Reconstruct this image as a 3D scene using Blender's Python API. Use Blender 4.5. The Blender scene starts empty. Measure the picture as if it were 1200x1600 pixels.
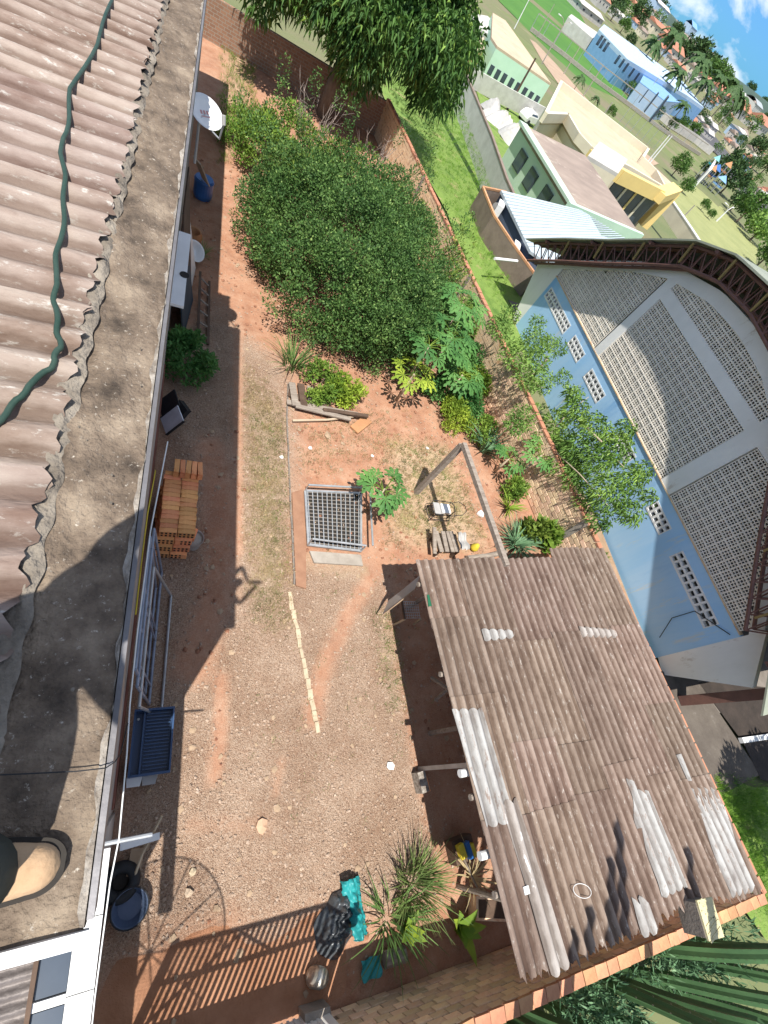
import bpy, math, random
import numpy as np
from mathutils import Vector, Matrix, noise as mnoise
random.seed(7); rng = np.random.default_rng(7)
S = bpy.context.scene
COL = S.collection
# ---------------------------------------------------------------- camera
H = 8.7
F = 716.389
R = np.array([[0.8924511, -0.13248128, 0.4312537], [0.09529418, -0.87898547, -0.46722967], [0.44096492, 0.4580756, -0.77182685]])
cam_d = bpy.data.cameras.new('camera'); cam = bpy.data.objects.new('camera', cam_d); COL.objects.link(cam)
cam_d.sensor_fit = 'VERTICAL'; cam_d.sensor_height = 24.0; cam_d.lens = F / 1600 * 24.0
cam_d.clip_start = 0.02; cam_d.clip_end = 20000
cam.matrix_world = Matrix([[R[0][0], -R[1][0], -R[2][0], 0], [R[0][1], -R[1][1], -R[2][1], 0], [R[0][2], -R[1][2], -R[2][2], H], [0, 0, 0, 1]])
S.camera = cam
# ---------------------------------------------------------------- sky + sun
SUN = Vector((-0.215, -0.375, 1.0)).normalized()
sun_d = bpy.data.lights.new('sun', 'SUN'); sun_d.energy = 5.0; sun_d.angle = math.radians(0.5); sun_d.color = (1.0, 0.955, 0.88)
sun = bpy.data.objects.new('sun', sun_d); COL.objects.link(sun); sun.location = (-10, -17, 45)
sun.rotation_euler = SUN.to_track_quat('Z', 'Y').to_euler()
W = bpy.data.worlds.new('World'); S.world = W; W.use_nodes = True
nt = W.node_tree; nd = nt.nodes; lk = nt.links
bg = nd['Background']; sky = nd.new('ShaderNodeTexSky'); sky.sky_type = 'NISHITA'; sky.sun_disc = False
sky.sun_elevation = math.asin(SUN.z); sky.sun_rotation = math.atan2(SUN.x, SUN.y); sky.ozone_density = 2.5; sky.dust_density = 0.0; sky.air_density = 1.0
tc = nd.new('ShaderNodeTexCoord'); mp = nd.new('ShaderNodeMapping'); mp.inputs['Scale'].default_value = (1, 1, 1.9); mp.inputs['Location'].default_value = (0.35, 0.1, 0.0)
n1 = nd.new('ShaderNodeTexNoise'); n1.inputs['Scale'].default_value = 8.0; n1.inputs['Detail'].default_value = 9; n1.inputs['Roughness'].default_value = 0.56
n1.inputs['Distortion'].default_value = 0.25
rp = nd.new('ShaderNodeValToRGB'); rp.color_ramp.elements[0].position = 0.465; rp.color_ramp.elements[1].position = 0.61
mixs = nd.new('ShaderNodeMix'); mixs.data_type = 'RGBA'; mixs.inputs['B'].default_value = (8.2, 8.5, 8.9, 1)
hs = nd.new('ShaderNodeHueSaturation'); hs.inputs['Saturation'].default_value = 1.0; hs.inputs['Value'].default_value = 1.0
lk.new(tc.outputs['Generated'], mp.inputs['Vector']); lk.new(mp.outputs['Vector'], n1.inputs['Vector']); lk.new(n1.outputs['Fac'], rp.inputs['Fac'])
lk.new(rp.outputs['Color'], mixs.inputs['Factor']); lk.new(sky.outputs['Color'], hs.inputs['Color']); 
sp_ = nd.new('ShaderNodeSeparateXYZ'); lk.new(tc.outputs['Generated'], sp_.inputs['Vector'])
er = nd.new('ShaderNodeValToRGB'); er.color_ramp.elements[0].position = 0.0; er.color_ramp.elements[0].color = (.13, .42, .92, 1); er.color_ramp.elements[1].position = 0.55; er.color_ramp.elements[1].color = (1, 1, 1, 1)
mu = nd.new('ShaderNodeMix'); mu.data_type = 'RGBA'; mu.blend_type = 'MULTIPLY'; mu.inputs['Factor'].default_value = 1.0
lk.new(sp_.outputs['Z'], er.inputs['Fac']); lk.new(hs.outputs['Color'], mu.inputs['A']); lk.new(er.outputs['Color'], mu.inputs['B']); lk.new(mu.outputs['Result'], mixs.inputs['A'])
lk.new(mixs.outputs['Result'], bg.inputs['Color']); bg.inputs['Strength'].default_value = 0.10
S.view_settings.view_transform = 'Standard'; S.view_settings.look = 'None'; S.view_settings.exposure = 0.53; S.view_settings.gamma = 1.0
S.view_settings.use_curve_mapping = False
S.render.resolution_x = 768; S.render.resolution_y = 1024
# ---------------------------------------------------------------- where things stand: photo pixel -> point on a level plane
def ray(px, py): return R.T @ np.array([px - 600.0, py - 800.0, F])
def P(px, py, z=0.0):
    d = ray(px, py); t = (z - H) / d[2]; return Vector((d[0] * t, d[1] * t, z))
def proj(x, y, z):
    c = R @ np.array([x, y, z - H]); return c[0] / c[2] * F + 600, c[1] / c[2] * F + 800
def PV(px, py, A, B):                       # point on the vertical plane through A and B
    d = ray(px, py); n = np.array([-(B[1] - A[1]), B[0] - A[0], 0.0]); t = (n @ np.array([A[0], A[1], 0])) / (n @ d)
    return Vector((d[0] * t, d[1] * t, H + d[2] * t))
KD = [0, 26, 34, 50, 65, 85, 120, 200, 400, 1000, 4000]; KK = [1, 1, 1.2, 1.65, 2.0, 2.4, 2.6, 2.5, 2.1, 1.6, 1.2]
def kf(d0): return float(np.interp(math.log(max(d0, 1e-3) + 10), [math.log(v + 10) for v in KD], KK))
def T(px, py, up=0.0):                      # point on the falling terrain, raised by up
    p = P(px, py, 0); k = kf(math.hypot(p.x, p.y)); return Vector((p.x * k, p.y * k, H * (1 - k) + up))
def kpx(px, py): p = P(px, py, 0); return kf(math.hypot(p.x, p.y))
# ---------------------------------------------------------------- mesh helpers
class MB:
    def __init__(s): s.v = []; s.f = []
    def add(s, vs, fs):
        o = len(s.v); s.v += [tuple(p) for p in vs]; s.f += [tuple(i + o for i in f) for f in fs]; return s
    def box(s, c, size, rz=0.0, M=None):
        hx, hy, hz = size[0] / 2, size[1] / 2, size[2] / 2; c = Vector(c)
        m = M if M is not None else Matrix.Rotation(rz, 3, 'Z')
        vs = [c + m @ Vector((x, y, z)) for x in (-hx, hx) for y in (-hy, hy) for z in (-hz, hz)]
        return s.add(vs, [(0, 1, 3, 2), (4, 6, 7, 5), (0, 4, 5, 1), (2, 3, 7, 6), (0, 2, 6, 4), (1, 5, 7, 3)])
    def bar(s, a, b, w, h=None, up=(0, 0, 1)):
        a = Vector(a); b = Vector(b); h = h or w; d = b - a; L = d.length
        if L < 1e-6: return s
        x = d / L; u = Vector(up)
        if abs(x.dot(u)) > 0.98: u = Vector((1, 0, 0))
        y = u.cross(x).normalized(); z = x.cross(y)
        return s.box((a + b) / 2, (L, w, h), M=Matrix((x, y, z)).transposed())
    def tube(s, pts, r, n=8, cap=True, r1=None):
        pts = [Vector(p) for p in pts]; N = len(pts); o = len(s.v); prev = None
        for i, p in enumerate(pts):
            t = (pts[min(i + 1, N - 1)] - pts[max(i - 1, 0)])
            if t.length < 1e-9: t = Vector((0, 0, 1))
            t.normalize()
            if prev is None: u = t.orthogonal().normalized()
            else:
                u = prev - t * prev.dot(t); u = u.normalized() if u.length > 1e-6 else t.orthogonal().normalized()
            prev = u; w = t.cross(u); rr = r if r1 is None else r + (r1 - r) * i / max(N - 1, 1)
            if callable(r): rr = r(i / max(N - 1, 1))
            for k in range(n):
                a = 2 * math.pi * k / n; s.v.append(tuple(p + (u * math.cos(a) + w * math.sin(a)) * rr))
        for i in range(N - 1):
            for k in range(n):
                a = o + i * n + k; b = o + i * n + (k + 1) % n; s.f.append((a, b, b + n, a + n))
        if cap: s.f.append(tuple(o + k for k in range(n))[::-1]); s.f.append(tuple(o + (N - 1) * n + k for k in range(n)))
        return s
    def lathe(s, prof, c=(0, 0, 0), n=24, M=None, sy=1.0):
        o = len(s.v); m = M or Matrix.Identity(3); c = Vector(c)
        for r, z in prof:
            for k in range(n):
                a = 2 * math.pi * k / n; s.v.append(tuple(c + m @ Vector((r * math.cos(a), sy * r * math.sin(a), z))))
        for i in range(len(prof) - 1):
            for k in range(n):
                a = o + i * n + k; b = o + i * n + (k + 1) % n; s.f.append((a, b, b + n, a + n))
        s.f.append(tuple(o + k for k in range(n))[::-1]); s.f.append(tuple(o + (len(prof) - 1) * n + k for k in range(n)))
        return s
    def prism(s, poly, z0, z1):
        n = len(poly); a = sum(poly[i][0] * poly[(i + 1) % n][1] - poly[(i + 1) % n][0] * poly[i][1] for i in range(n))
        if a < 0: poly = list(poly)[::-1]
        zb = z0 if hasattr(z0, '__len__') else [z0] * n; zt = z1 if hasattr(z1, '__len__') else [z1] * n
        vs = [(p[0], p[1], zb[i]) for i, p in enumerate(poly)] + [(p[0], p[1], zt[i]) for i, p in enumerate(poly)]
        return s.add(vs, [tuple(range(n))[::-1], tuple(range(n, 2 * n))] + [(i, (i + 1) % n, n + (i + 1) % n, n + i) for i in range(n)])
    def grid(s, nu, nv, fn):
        o = len(s.v)
        for j in range(nv + 1):
            for i in range(nu + 1): s.v.append(tuple(fn(i / nu, j / nv)))
        for j in range(nv):
            for i in range(nu):
                a = o + j * (nu + 1) + i; s.f.append((a, a + 1, a + nu + 2, a + nu + 1))
        return s
    def mesh(s, name, m, smooth=False):
        me = bpy.data.meshes.new(name); me.from_pydata(s.v, [], s.f)
        if getattr(s, 'crest', None): at = me.attributes.new('crest', 'FLOAT', 'POINT'); at.data.foreach_set('value', (s.crest + [.5] * len(s.v))[:len(s.v)])
        if m: me.materials.append(m)
        if smooth: me.polygons.foreach_set('use_smooth', [True] * len(me.polygons))
        me.update(); return me
def world_of(o):
    m = Matrix.Identity(4)
    while o is not None:
        m = o.matrix_parent_inverse @ Matrix.LocRotScale(o.location, o.rotation_euler, o.scale) @ m if o.parent else Matrix.LocRotScale(o.location, o.rotation_euler, o.scale) @ m
        o = o.parent
    return m
def setparent(o, p):
    o.parent = p
    if p is not None: o.matrix_parent_inverse = world_of(p).inverted()
def ob(name, mb, m, parent=None, label=None, kind=None, smooth=False):
    me = mb if isinstance(mb, bpy.types.Mesh) else mb.mesh(name, m, smooth)
    o = bpy.data.objects.new(name, me); COL.objects.link(o)
    if parent: setparent(o, parent)
    if label: o['label'] = label
    if kind: o['kind'] = kind
    return o
def thing(name, label, cat, loc=(0, 0, 0), group=None, rz=0.0):
    o = bpy.data.objects.new(name, None); COL.objects.link(o); o.location = loc; o.rotation_euler = (0, 0, rz); o.empty_display_size = 0.1
    o['label'] = label; o['category'] = cat
    if group: o['group'] = group
    return o
def top(name, mb, m, label, cat, group=None, smooth=False):
    o = ob(name, mb, m, smooth=smooth); o['label'] = label; o['category'] = cat
    if group: o['group'] = group
    return o
def copy_tree(o, parent=None):
    c = o.copy(); COL.objects.link(c)
    if parent: c.parent = parent
    for ch in list(o.children): copy_tree(ch, c)
    return c
# ---------------------------------------------------------------- materials
def rgb(h):
    v = [int(h[i:i + 2], 16) / 255 for i in (0, 2, 4)]
    return tuple(((c / 12.92) if c <= 0.04045 else ((c + 0.055) / 1.055) ** 2.4) for c in v) + (1,)
def mat(name, c1, c2=None, c3=None, scale=3.0, rough=0.85, bump=0.25, bscale=None, ridge=None, metal=0.0, spots=None, sscale=8.0, sw=0.5, objvar=0.0, detail=6, stretch=(1, 1, 1), spec=0.3, bdist=0.02):
    m = bpy.data.materials.new(name); m.use_nodes = True; t = m.node_tree; n = t.nodes; l = t.links; b = n['Principled BSDF']
    b.inputs['Roughness'].default_value = rough; b.inputs['Metallic'].default_value = metal; b.inputs['Specular IOR Level'].default_value = spec
    co = n.new('ShaderNodeTexCoord'); mpn = n.new('ShaderNodeMapping'); mpn.inputs['Scale'].default_value = stretch; l.new(co.outputs['Object'], mpn.inputs['Vector'])
    c2 = c2 or tuple(v * 0.75 for v in c1[:3]) + (1,)
    nz = n.new('ShaderNodeTexNoise'); nz.inputs['Scale'].default_value = scale; nz.inputs['Detail'].default_value = detail; nz.inputs['Roughness'].default_value = 0.65; l.new(mpn.outputs['Vector'], nz.inputs['Vector'])
    r = n.new('ShaderNodeValToRGB'); l.new(nz.outputs['Fac'], r.inputs['Fac']); r.color_ramp.elements[0].position = 0.32; r.color_ramp.elements[1].position = 0.68
    r.color_ramp.elements[0].color = c2; r.color_ramp.elements[1].color = c1
    if c3: e = r.color_ramp.elements.new(0.5); e.color = c3
    out = r.outputs['Color']
    if spots:
        n2 = n.new('ShaderNodeTexNoise'); n2.inputs['Scale'].default_value = sscale; n2.inputs['Detail'].default_value = 8; n2.inputs['Roughness'].default_value = 0.75; l.new(mpn.outputs['Vector'], n2.inputs['Vector'])
        r2 = n.new('ShaderNodeValToRGB'); r2.color_ramp.elements[0].position = sw; r2.color_ramp.elements[1].position = min(sw + 0.08, 1); l.new(n2.outputs['Fac'], r2.inputs['Fac'])
        mx = n.new('ShaderNodeMix'); mx.data_type = 'RGBA'; l.new(r2.outputs['Color'], mx.inputs['Factor']); l.new(out, mx.inputs['A']); mx.inputs['B'].default_value = spots; out = mx.outputs['Result']
    if ridge:                                  # dirt and painted-in shade in the troughs of corrugated sheet, worn pale crests
        av = n.new('ShaderNodeAttribute'); av.attribute_name = 'crest'; nq = n.new('ShaderNodeTexNoise'); nq.inputs['Scale'].default_value = 7; nq.inputs['Detail'].default_value = 6; l.new(co.outputs['Object'], nq.inputs['Vector'])
        ma = n.new('ShaderNodeMath'); ma.operation = 'MULTIPLY_ADD'; l.new(nq.outputs['Fac'], ma.inputs[0]); ma.inputs[1].default_value = .9; l.new(av.outputs['Fac'], ma.inputs[2])
        rr_ = n.new('ShaderNodeValToRGB'); e = rr_.color_ramp.elements; e[0].position = .42; e[0].color = ridge[0]; e[1].position = 1.3 / 1.6; e[1].color = ridge[2]; x = e.new(.60); x.color = ridge[1]
        sc_ = n.new('ShaderNodeMath'); sc_.operation = 'MULTIPLY'; sc_.inputs[1].default_value = 1 / 1.6; l.new(ma.outputs[0], sc_.inputs[0]); l.new(sc_.outputs[0], rr_.inputs['Fac'])
        mr_ = n.new('ShaderNodeMix'); mr_.data_type = 'RGBA'; mr_.blend_type = 'MULTIPLY'; mr_.inputs['Factor'].default_value = 1; l.new(out, mr_.inputs['A']); l.new(rr_.outputs['Color'], mr_.inputs['B']); out = mr_.outputs['Result']
    if objvar:
        oi = n.new('ShaderNodeObjectInfo'); h = n.new('ShaderNodeHueSaturation'); mr = n.new('ShaderNodeMapRange'); mr.inputs['To Min'].default_value = 1 - objvar; mr.inputs['To Max'].default_value = 1 + objvar
        mr2 = n.new('ShaderNodeMapRange'); mr2.inputs['To Min'].default_value = 0.5 - objvar * 0.06; mr2.inputs['To Max'].default_value = 0.5 + objvar * 0.06
        wn = n.new('ShaderNodeTexWhiteNoise'); wn.noise_dimensions = '1D'; l.new(oi.outputs['Random'], wn.inputs['W'])
        l.new(oi.outputs['Random'], mr.inputs['Value']); l.new(mr.outputs['Result'], h.inputs['Value']); l.new(wn.outputs['Value'], mr2.inputs['Value']); l.new(mr2.outputs['Result'], h.inputs['Hue'])
        l.new(out, h.inputs['Color']); out = h.outputs['Color']
    l.new(out, b.inputs['Base Color'])
    if bump:
        n3 = n.new('ShaderNodeTexNoise'); n3.inputs['Scale'].default_value = bscale or scale * 6; n3.inputs['Detail'].default_value = 6; l.new(mpn.outputs['Vector'], n3.inputs['Vector'])
        bp = n.new('ShaderNodeBump'); bp.inputs['Strength'].default_value = bump; bp.inputs['Distance'].default_value = bdist; l.new(n3.outputs['Fac'], bp.inputs['Height']); l.new(bp.outputs['Normal'], b.inputs['Normal'])
    return m
def leafmat(name, ca, cb, cc=None, rough=0.45, trans=0.25):
    m = bpy.data.materials.new(name); m.use_nodes = True; t = m.node_tree; n = t.nodes; l = t.links; b = n['Principled BSDF']; b.inputs['Roughness'].default_value = max(rough, .55); b.inputs['Specular IOR Level'].default_value = 0.22
    g = n.new('ShaderNodeNewGeometry'); r = n.new('ShaderNodeValToRGB'); r.color_ramp.elements[0].color = ca; r.color_ramp.elements[1].color = cb
    if cc: e = r.color_ramp.elements.new(0.9); e.color = cb; r.color_ramp.elements[-1].color = cc
    l.new(g.outputs['Random Per Island'], r.inputs['Fac'])
    co = n.new('ShaderNodeTexCoord'); nq = n.new('ShaderNodeTexNoise'); nq.inputs['Scale'].default_value = 1.3; nq.inputs['Detail'].default_value = 3; l.new(co.outputs['Object'], nq.inputs['Vector'])
    q1 = n.new('ShaderNodeMapRange'); q1.inputs['From Min'].default_value = .3; q1.inputs['From Max'].default_value = .7; q1.inputs['To Min'].default_value = .62; q1.inputs['To Max'].default_value = 1.38; l.new(nq.outputs['Fac'], q1.inputs['Value'])
    q2 = n.new('ShaderNodeMapRange'); q2.inputs['From Min'].default_value = .3; q2.inputs['From Max'].default_value = .7; q2.inputs['To Min'].default_value = .515; q2.inputs['To Max'].default_value = .482; l.new(nq.outputs['Fac'], q2.inputs['Value'])
    hq = n.new('ShaderNodeHueSaturation'); l.new(q1.outputs['Result'], hq.inputs['Value']); l.new(q2.outputs['Result'], hq.inputs['Hue']); l.new(r.outputs['Color'], hq.inputs['Color'])
    l.new(hq.outputs['Color'], b.inputs['Base Color'])
    tr = n.new('ShaderNodeBsdfTranslucent'); l.new(hq.outputs['Color'], tr.inputs['Color']); mx = n.new('ShaderNodeMixShader'); mx.inputs['Fac'].default_value = trans
    l.new(b.outputs['BSDF'], mx.inputs[1]); l.new(tr.outputs['BSDF'], mx.inputs[2]); l.new(mx.outputs['Shader'], n['Material Output'].inputs['Surface'])
    return m
C = lambda r, g, b: (r, g, b, 1)
# ---------------------------------------------------------------- foliage
def leaf_mesh(name, pts, dirs, L, Wd, m, fold=0.18, droop=0.0):
    N = len(pts); d = dirs / np.linalg.norm(dirs, axis=1, keepdims=True)
    rv = rng.normal(size=(N, 3)); rv[:, 2] += 1.2; s = np.cross(d, rv); s /= np.linalg.norm(s, axis=1, keepdims=True) + 1e-9; u = np.cross(s, d)
    u *= np.where(u[:, 2:3] < 0, -1, 1)
    Ls = (L * rng.uniform(0.7, 1.25, N))[:, None]; Ws = (Wd * rng.uniform(0.75, 1.2, N))[:, None]
    tip = pts + d * Ls; tip[:, 2] -= droop * Ls[:, 0]
    mid = pts + d * Ls * 0.45
    v = np.empty((N, 4, 3)); v[:, 0] = pts; v[:, 1] = mid + s * Ws / 2 + u * Ws * fold; v[:, 2] = tip; v[:, 3] = mid - s * Ws / 2 + u * Ws * fold
    me = bpy.data.meshes.new(name); me.vertices.add(4 * N); me.vertices.foreach_set('co', v.reshape(-1))
    base = (np.arange(N) * 4)[:, None]; tri = np.concatenate([base + np.array([[0, 2, 1]]), base + np.array([[0, 3, 2]])], axis=1).reshape(-1)
    me.loops.add(6 * N); me.loops.foreach_set('vertex_index', tri.astype(np.int32)); me.polygons.add(2 * N)
    me.polygons.foreach_set('loop_start', np.arange(2 * N, dtype=np.int32) * 3); me.polygons.foreach_set('loop_total', np.full(2 * N, 3, dtype=np.int32))
    me.materials.append(m); me.update(calc_edges=True); return me
def blob_pts(blobs, n, inner=0.55):
    bl = np.array(blobs); vol = bl[:, 3] * bl[:, 4] + bl[:, 4] * bl[:, 5]; idx = rng.choice(len(bl), n, p=vol / vol.sum())
    d = rng.normal(size=(n, 3)); d /= np.linalg.norm(d, axis=1, keepdims=True)
    r = inner + (1 - inner) * rng.random(n) ** 0.5
    p = bl[idx, :3] + d * bl[idx, 3:6] * r[:, None]; return p, d
def dome_blobs(c, rad, n, br, zmin=-0.2, squash=0.8):
    out = []
    for i in range(n):
        while True:
            d = rng.normal(size=3); d /= np.linalg.norm(d)
            if d[2] > zmin: break
        k = rng.uniform(0.72, 1.0); b = br * rng.uniform(0.7, 1.35)
        out.append((c[0] + d[0] * rad[0] * k, c[1] + d[1] * rad[1] * k, c[2] + d[2] * rad[2] * k, b, b, b * squash))
    return out
def foliage(name, blobs, n, L, Wd, m, parent, inner=0.5, out=0.6, up=0.25, droop=0.0, zmin=0.03, kind=None):
    p, d = blob_pts(blobs, n, inner); k = p[:, 2] > zmin; p = p[k]; d = d[k]
    dd = d * out + rng.normal(size=d.shape) * 0.6; dd[:, 2] += up
    return ob(name, leaf_mesh(name, p, dd, L, Wd, m, droop=droop), None, parent, kind=kind)
def trunk(name, path, r0, r1, m, parent, limbs=()):
    b = MB(); b.tube(path, r0, 9, r1=r1)
    for lp, a, c in limbs: b.tube(lp, a, 6, r1=c)
    return ob(name, b, m, parent, smooth=True)
M = {}
M['soil'] = None
M['roof'] = mat('weathered_fibre_cement', C(.255, .195, .16), C(.13, .09, .07), C(.20, .148, .118), ridge=(C(.56, .50, .47), C(.86, .84, .83), C(1.10, 1.10, 1.10)), scale=4, rough=.95, bump=.5, bscale=45, spots=C(.36, .32, .285), sscale=20, sw=.57, objvar=.13, stretch=(1, .35, 1))
M['roof2'] = mat('house_fibre_cement', C(.35, .29, .25), C(.165, .11, .086), C(.27, .21, .178), ridge=(C(.58, .53, .50), C(.90, .89, .88), C(1.05, 1.05, 1.05)), scale=5, rough=.95, bump=.5, bscale=60, spots=C(.42, .395, .36), sscale=24, sw=.57, objvar=.12, stretch=(.4, 1, 1))
M['roofwhite'] = mat('white_painted_sheet', C(.43, .425, .41), C(.23, .205, .19), C(.37, .36, .345), ridge=(C(.55, .53, .52), C(.85, .85, .85), C(1.05, 1.05, 1.05)), scale=3, rough=.7, bump=.3, bscale=40, spots=C(.25, .195, .165), sscale=11, sw=.56, stretch=(1, .4, 1))
M['roofgrey'] = mat('pale_grey_sheet', C(.40, .37, .345), C(.24, .20, .175), ridge=(C(.5, .47, .45), C(.85, .84, .83), C(1.05, 1.05, 1.05)), scale=3, rough=.85, bump=.4, bscale=40, spots=C(.72, .71, .7), sscale=8, sw=.6, stretch=(1, .3, 1))
M['ledge'] = mat('mossy_concrete', C(.29, .23, .17), C(.055, .042, .032), C(.165, .125, .092), scale=5.5, rough=.97, bump=1.0, bscale=75, spots=C(.52, .47, .40), sscale=46, sw=.60, bdist=.014, detail=10)
M['mortar'] = mat('rough_mortar', C(.31, .27, .22), C(.12, .10, .08), scale=7, rough=.97, bump=1.0, bscale=30, bdist=.03)
M['limewash'] = mat('limewashed_edge', C(.42, .385, .34), C(.15, .12, .095), scale=18, rough=.95, bump=.8, bscale=60)
M['flash'] = mat('galvanised_flashing', C(.20, .195, .205), C(.12, .115, .12), scale=5, rough=.5, metal=.3, bump=.1)
M['wallgrey'] = mat('grey_render', C(.42, .40, .38), C(.26, .24, .22), scale=2, bump=.3)
M['wallred'] = mat('red_brown_wall_base', C(.24, .10, .07), C(.14, .06, .045), scale=3, bump=.3)
M['white'] = mat('white_paint', C(.80, .80, .79), C(.68, .68, .67), scale=2, rough=.6, bump=.05)
M['gymwhite'] = mat('gym_white_paint', C(.86, .85, .82), C(.73, .72, .69), scale=.8, rough=.8, bump=.1, spots=C(.60, .555, .50), sscale=2.2, sw=.60, stretch=(1, 1, .4))
M['gymblue'] = mat('gym_blue_paint', C(.33, .58, .86), C(.25, .48, .78), C(.39, .62, .87), scale=1.1, rough=.75, bump=.1, stretch=(1, 1, .16), spots=C(.52, .62, .70), sscale=2.6, sw=.56)
M['block'] = mat('vent_block', C(.85, .79, .70), C(.70, .64, .55), scale=2, rough=.9, bump=.2, objvar=.05)
M['truss'] = mat('rust_red_steel', C(.20, .10, .08), C(.13, .07, .06), scale=4, rough=.7, bump=.1)
M['gymroof'] = mat('gym_roof_sheet', C(.34, .36, .28), C(.25, .27, .21), scale=1, rough=.55, metal=.2, bump=.1)
M['dark'] = mat('dark_interior', C(.035, .03, .028), C(.02, .018, .016), scale=2, bump=0)
M['wood'] = mat('weathered_wood', C(.36, .31, .26), C(.20, .16, .13), scale=3, rough=.9, bump=.5, stretch=(1, 6, 6), bscale=20)
M['woodpale'] = mat('pale_wood', C(.55, .45, .33), C(.40, .31, .21), scale=3, rough=.85, bump=.3, objvar=.15)
M['wooddark'] = mat('dark_wood', C(.13, .085, .06), C(.07, .045, .032), scale=4, rough=.85, bump=.3)
M['steel'] = mat('grey_pipe', C(.48, .50, .52), C(.34, .35, .36), scale=5, rough=.45, metal=.5, bump=.05)
M['bluesteel'] = mat('blue_grey_painted_pipe', C(.30, .35, .44), C(.20, .23, .30), scale=6, rough=.5, metal=.2, bump=.1)
M['black'] = mat('black_rubber', C(.03, .032, .036), C(.018, .018, .02), scale=5, rough=.7, bump=.2)
M['brickcap'] = mat('orange_cap_brick', C(.58, .31, .17), C(.44, .21, .12), scale=5, rough=.9, bump=.4, bscale=40, objvar=.2)
M['brick'] = mat('hollow_clay_brick', C(.82, .33, .13), C(.64, .22, .08), C(.82, .38, .17), scale=5, rough=.9, bump=.4, bscale=40, objvar=.22)
M['wallbrick'] = mat('garden_wall_brick', C(.80, .53, .32), C(.62, .36, .21), C(.82, .61, .42), scale=4, rough=.92, bump=.5, bscale=40, objvar=.25, spots=C(.60, .47, .36), sscale=6, sw=.62)
M['joint'] = mat('grey_mortar_joint', C(.36, .27, .19), C(.22, .16, .115), scale=6, bump=.4)
M['concrete'] = mat('grey_concrete', C(.40, .36, .31), C(.27, .235, .20), scale=2.5, bump=.5, bscale=40)
M['apron'] = mat('shade_darkened_concrete', C(.135, .115, .095), C(.085, .07, .058), scale=1.5, bump=.4, bscale=20, spots=C(.17, .15, .13), sscale=3, sw=.6)  # apron concrete coloured darker to stand in for shade by the gym
M['concdark'] = mat('old_grey_concrete', C(.23, .20, .175), C(.15, .13, .11), scale=2, bump=.5, bscale=30)
M['bark'] = mat('bark', C(.22, .17, .125), C(.12, .09, .065), scale=8, bump=.6, stretch=(1, 1, .3))
M['barkpale'] = mat('pale_bark', C(.50, .41, .30), C(.36, .29, .21), scale=8, bump=.4)
M['twig'] = mat('dry_grey_twig', C(.38, .31, .27), C(.26, .21, .18), scale=8, bump=.2)
M['blueplastic'] = mat('navy_blue_plastic', C(.016, .055, .14), C(.012, .04, .11), scale=3, rough=.35, bump=.05, spec=.5)
M['bluebright'] = mat('bright_blue_plastic', C(.03, .14, .40), C(.02, .10, .30), scale=3, rough=.35, bump=.05, spec=.5)
M['greyplastic'] = mat('grey_plastic', C(.42, .41, .40), C(.34, .33, .31), scale=3, rough=.5, bump=.05)
M['teal'] = mat('teal_tarp', C(.03, .31, .32), C(.02, .22, .23), scale=4, rough=.4, bump=.3, bscale=14)
M['blackbag'] = mat('black_plastic_sheet', C(.035, .04, .045), C(.09, .10, .11), scale=6, rough=.28, bump=.6, bscale=12, spec=.6)
M['boot'] = mat('tan_boot_leather', C(.50, .34, .21), C(.40, .26, .15), scale=12, rough=.8, bump=.25, bscale=60)
M['sole'] = mat('dark_boot_sole', C(.035, .03, .025), C(.02, .018, .016), scale=5, rough=.8, bump=.2)
M['trouser'] = mat('dark_green_trousers', C(.06, .065, .058), C(.04, .045, .04), scale=8, rough=.9, bump=.2)
M['shirt'] = mat('dark_shirt', C(.10, .11, .13), C(.07, .08, .09), scale=6, rough=.9, bump=.2)
M['skin'] = mat('skin', C(.45, .28, .20), C(.38, .22, .16), scale=10, rough=.6, bump=.05)
M['hair'] = mat('dark_hair', C(.03, .022, .018), C(.02, .015, .012), scale=20, rough=.6, bump=.3)
M['hose'] = mat('dark_green_hose', C(.018, .046, .034), C(.038, .068, .052), scale=9, rough=.5, bump=.05)
M['yellow'] = mat('yellow_plastic', C(.75, .60, .06), C(.6, .48, .05), scale=3, rough=.5, bump=.05)
M['orange'] = mat('terracotta', C(.48, .25, .12), C(.36, .18, .09), scale=3, bump=.1)
M['ribbed'] = mat('yellowish_wood_panel', C(.62, .56, .34), C(.46, .41, .24), scale=5, rough=.8, bump=.3)
M['glass'] = mat('dark_window_glass', C(.06, .08, .11), C(.04, .055, .08), scale=1, rough=.12, bump=0, spec=.6)
M['cardboard'] = mat('tan_board', C(.42, .31, .21), C(.30, .21, .14), scale=3, bump=.2)
# foliage
M['lf_bush'] = leafmat('bush_leaves', C(.042, .10, .026), C(.105, .205, .052), C(.25, .37, .115), rough=.38)
M['lf_bush2'] = leafmat('bush_yellow_leaves', C(.09, .16, .03), C(.20, .28, .05), rough=.45)
M['lf_mango'] = leafmat('mango_leaves', C(.04, .10, .024), C(.10, .21, .045), C(.23, .37, .08), rough=.35)
M['lf_tree'] = leafmat('young_tree_leaves', C(.10, .20, .04), C(.22, .36, .08), C(.36, .50, .15), rough=.38)
M['lf_tree2'] = leafmat('drooping_tree_leaves', C(.10, .20, .04), C(.21, .36, .075), C(.34, .48, .14), rough=.35)
M['lf_papaya'] = leafmat('papaya_leaves', C(.06, .18, .045), C(.13, .29, .08), rough=.5, trans=.3)
M['lf_yel'] = leafmat('yellow_green_leaves', C(.16, .27, .03), C(.30, .40, .05), rough=.5)
M['lf_agave'] = leafmat('agave_leaves', C(.07, .16, .08), C(.14, .25, .13), rough=.5, trans=.1)
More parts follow.
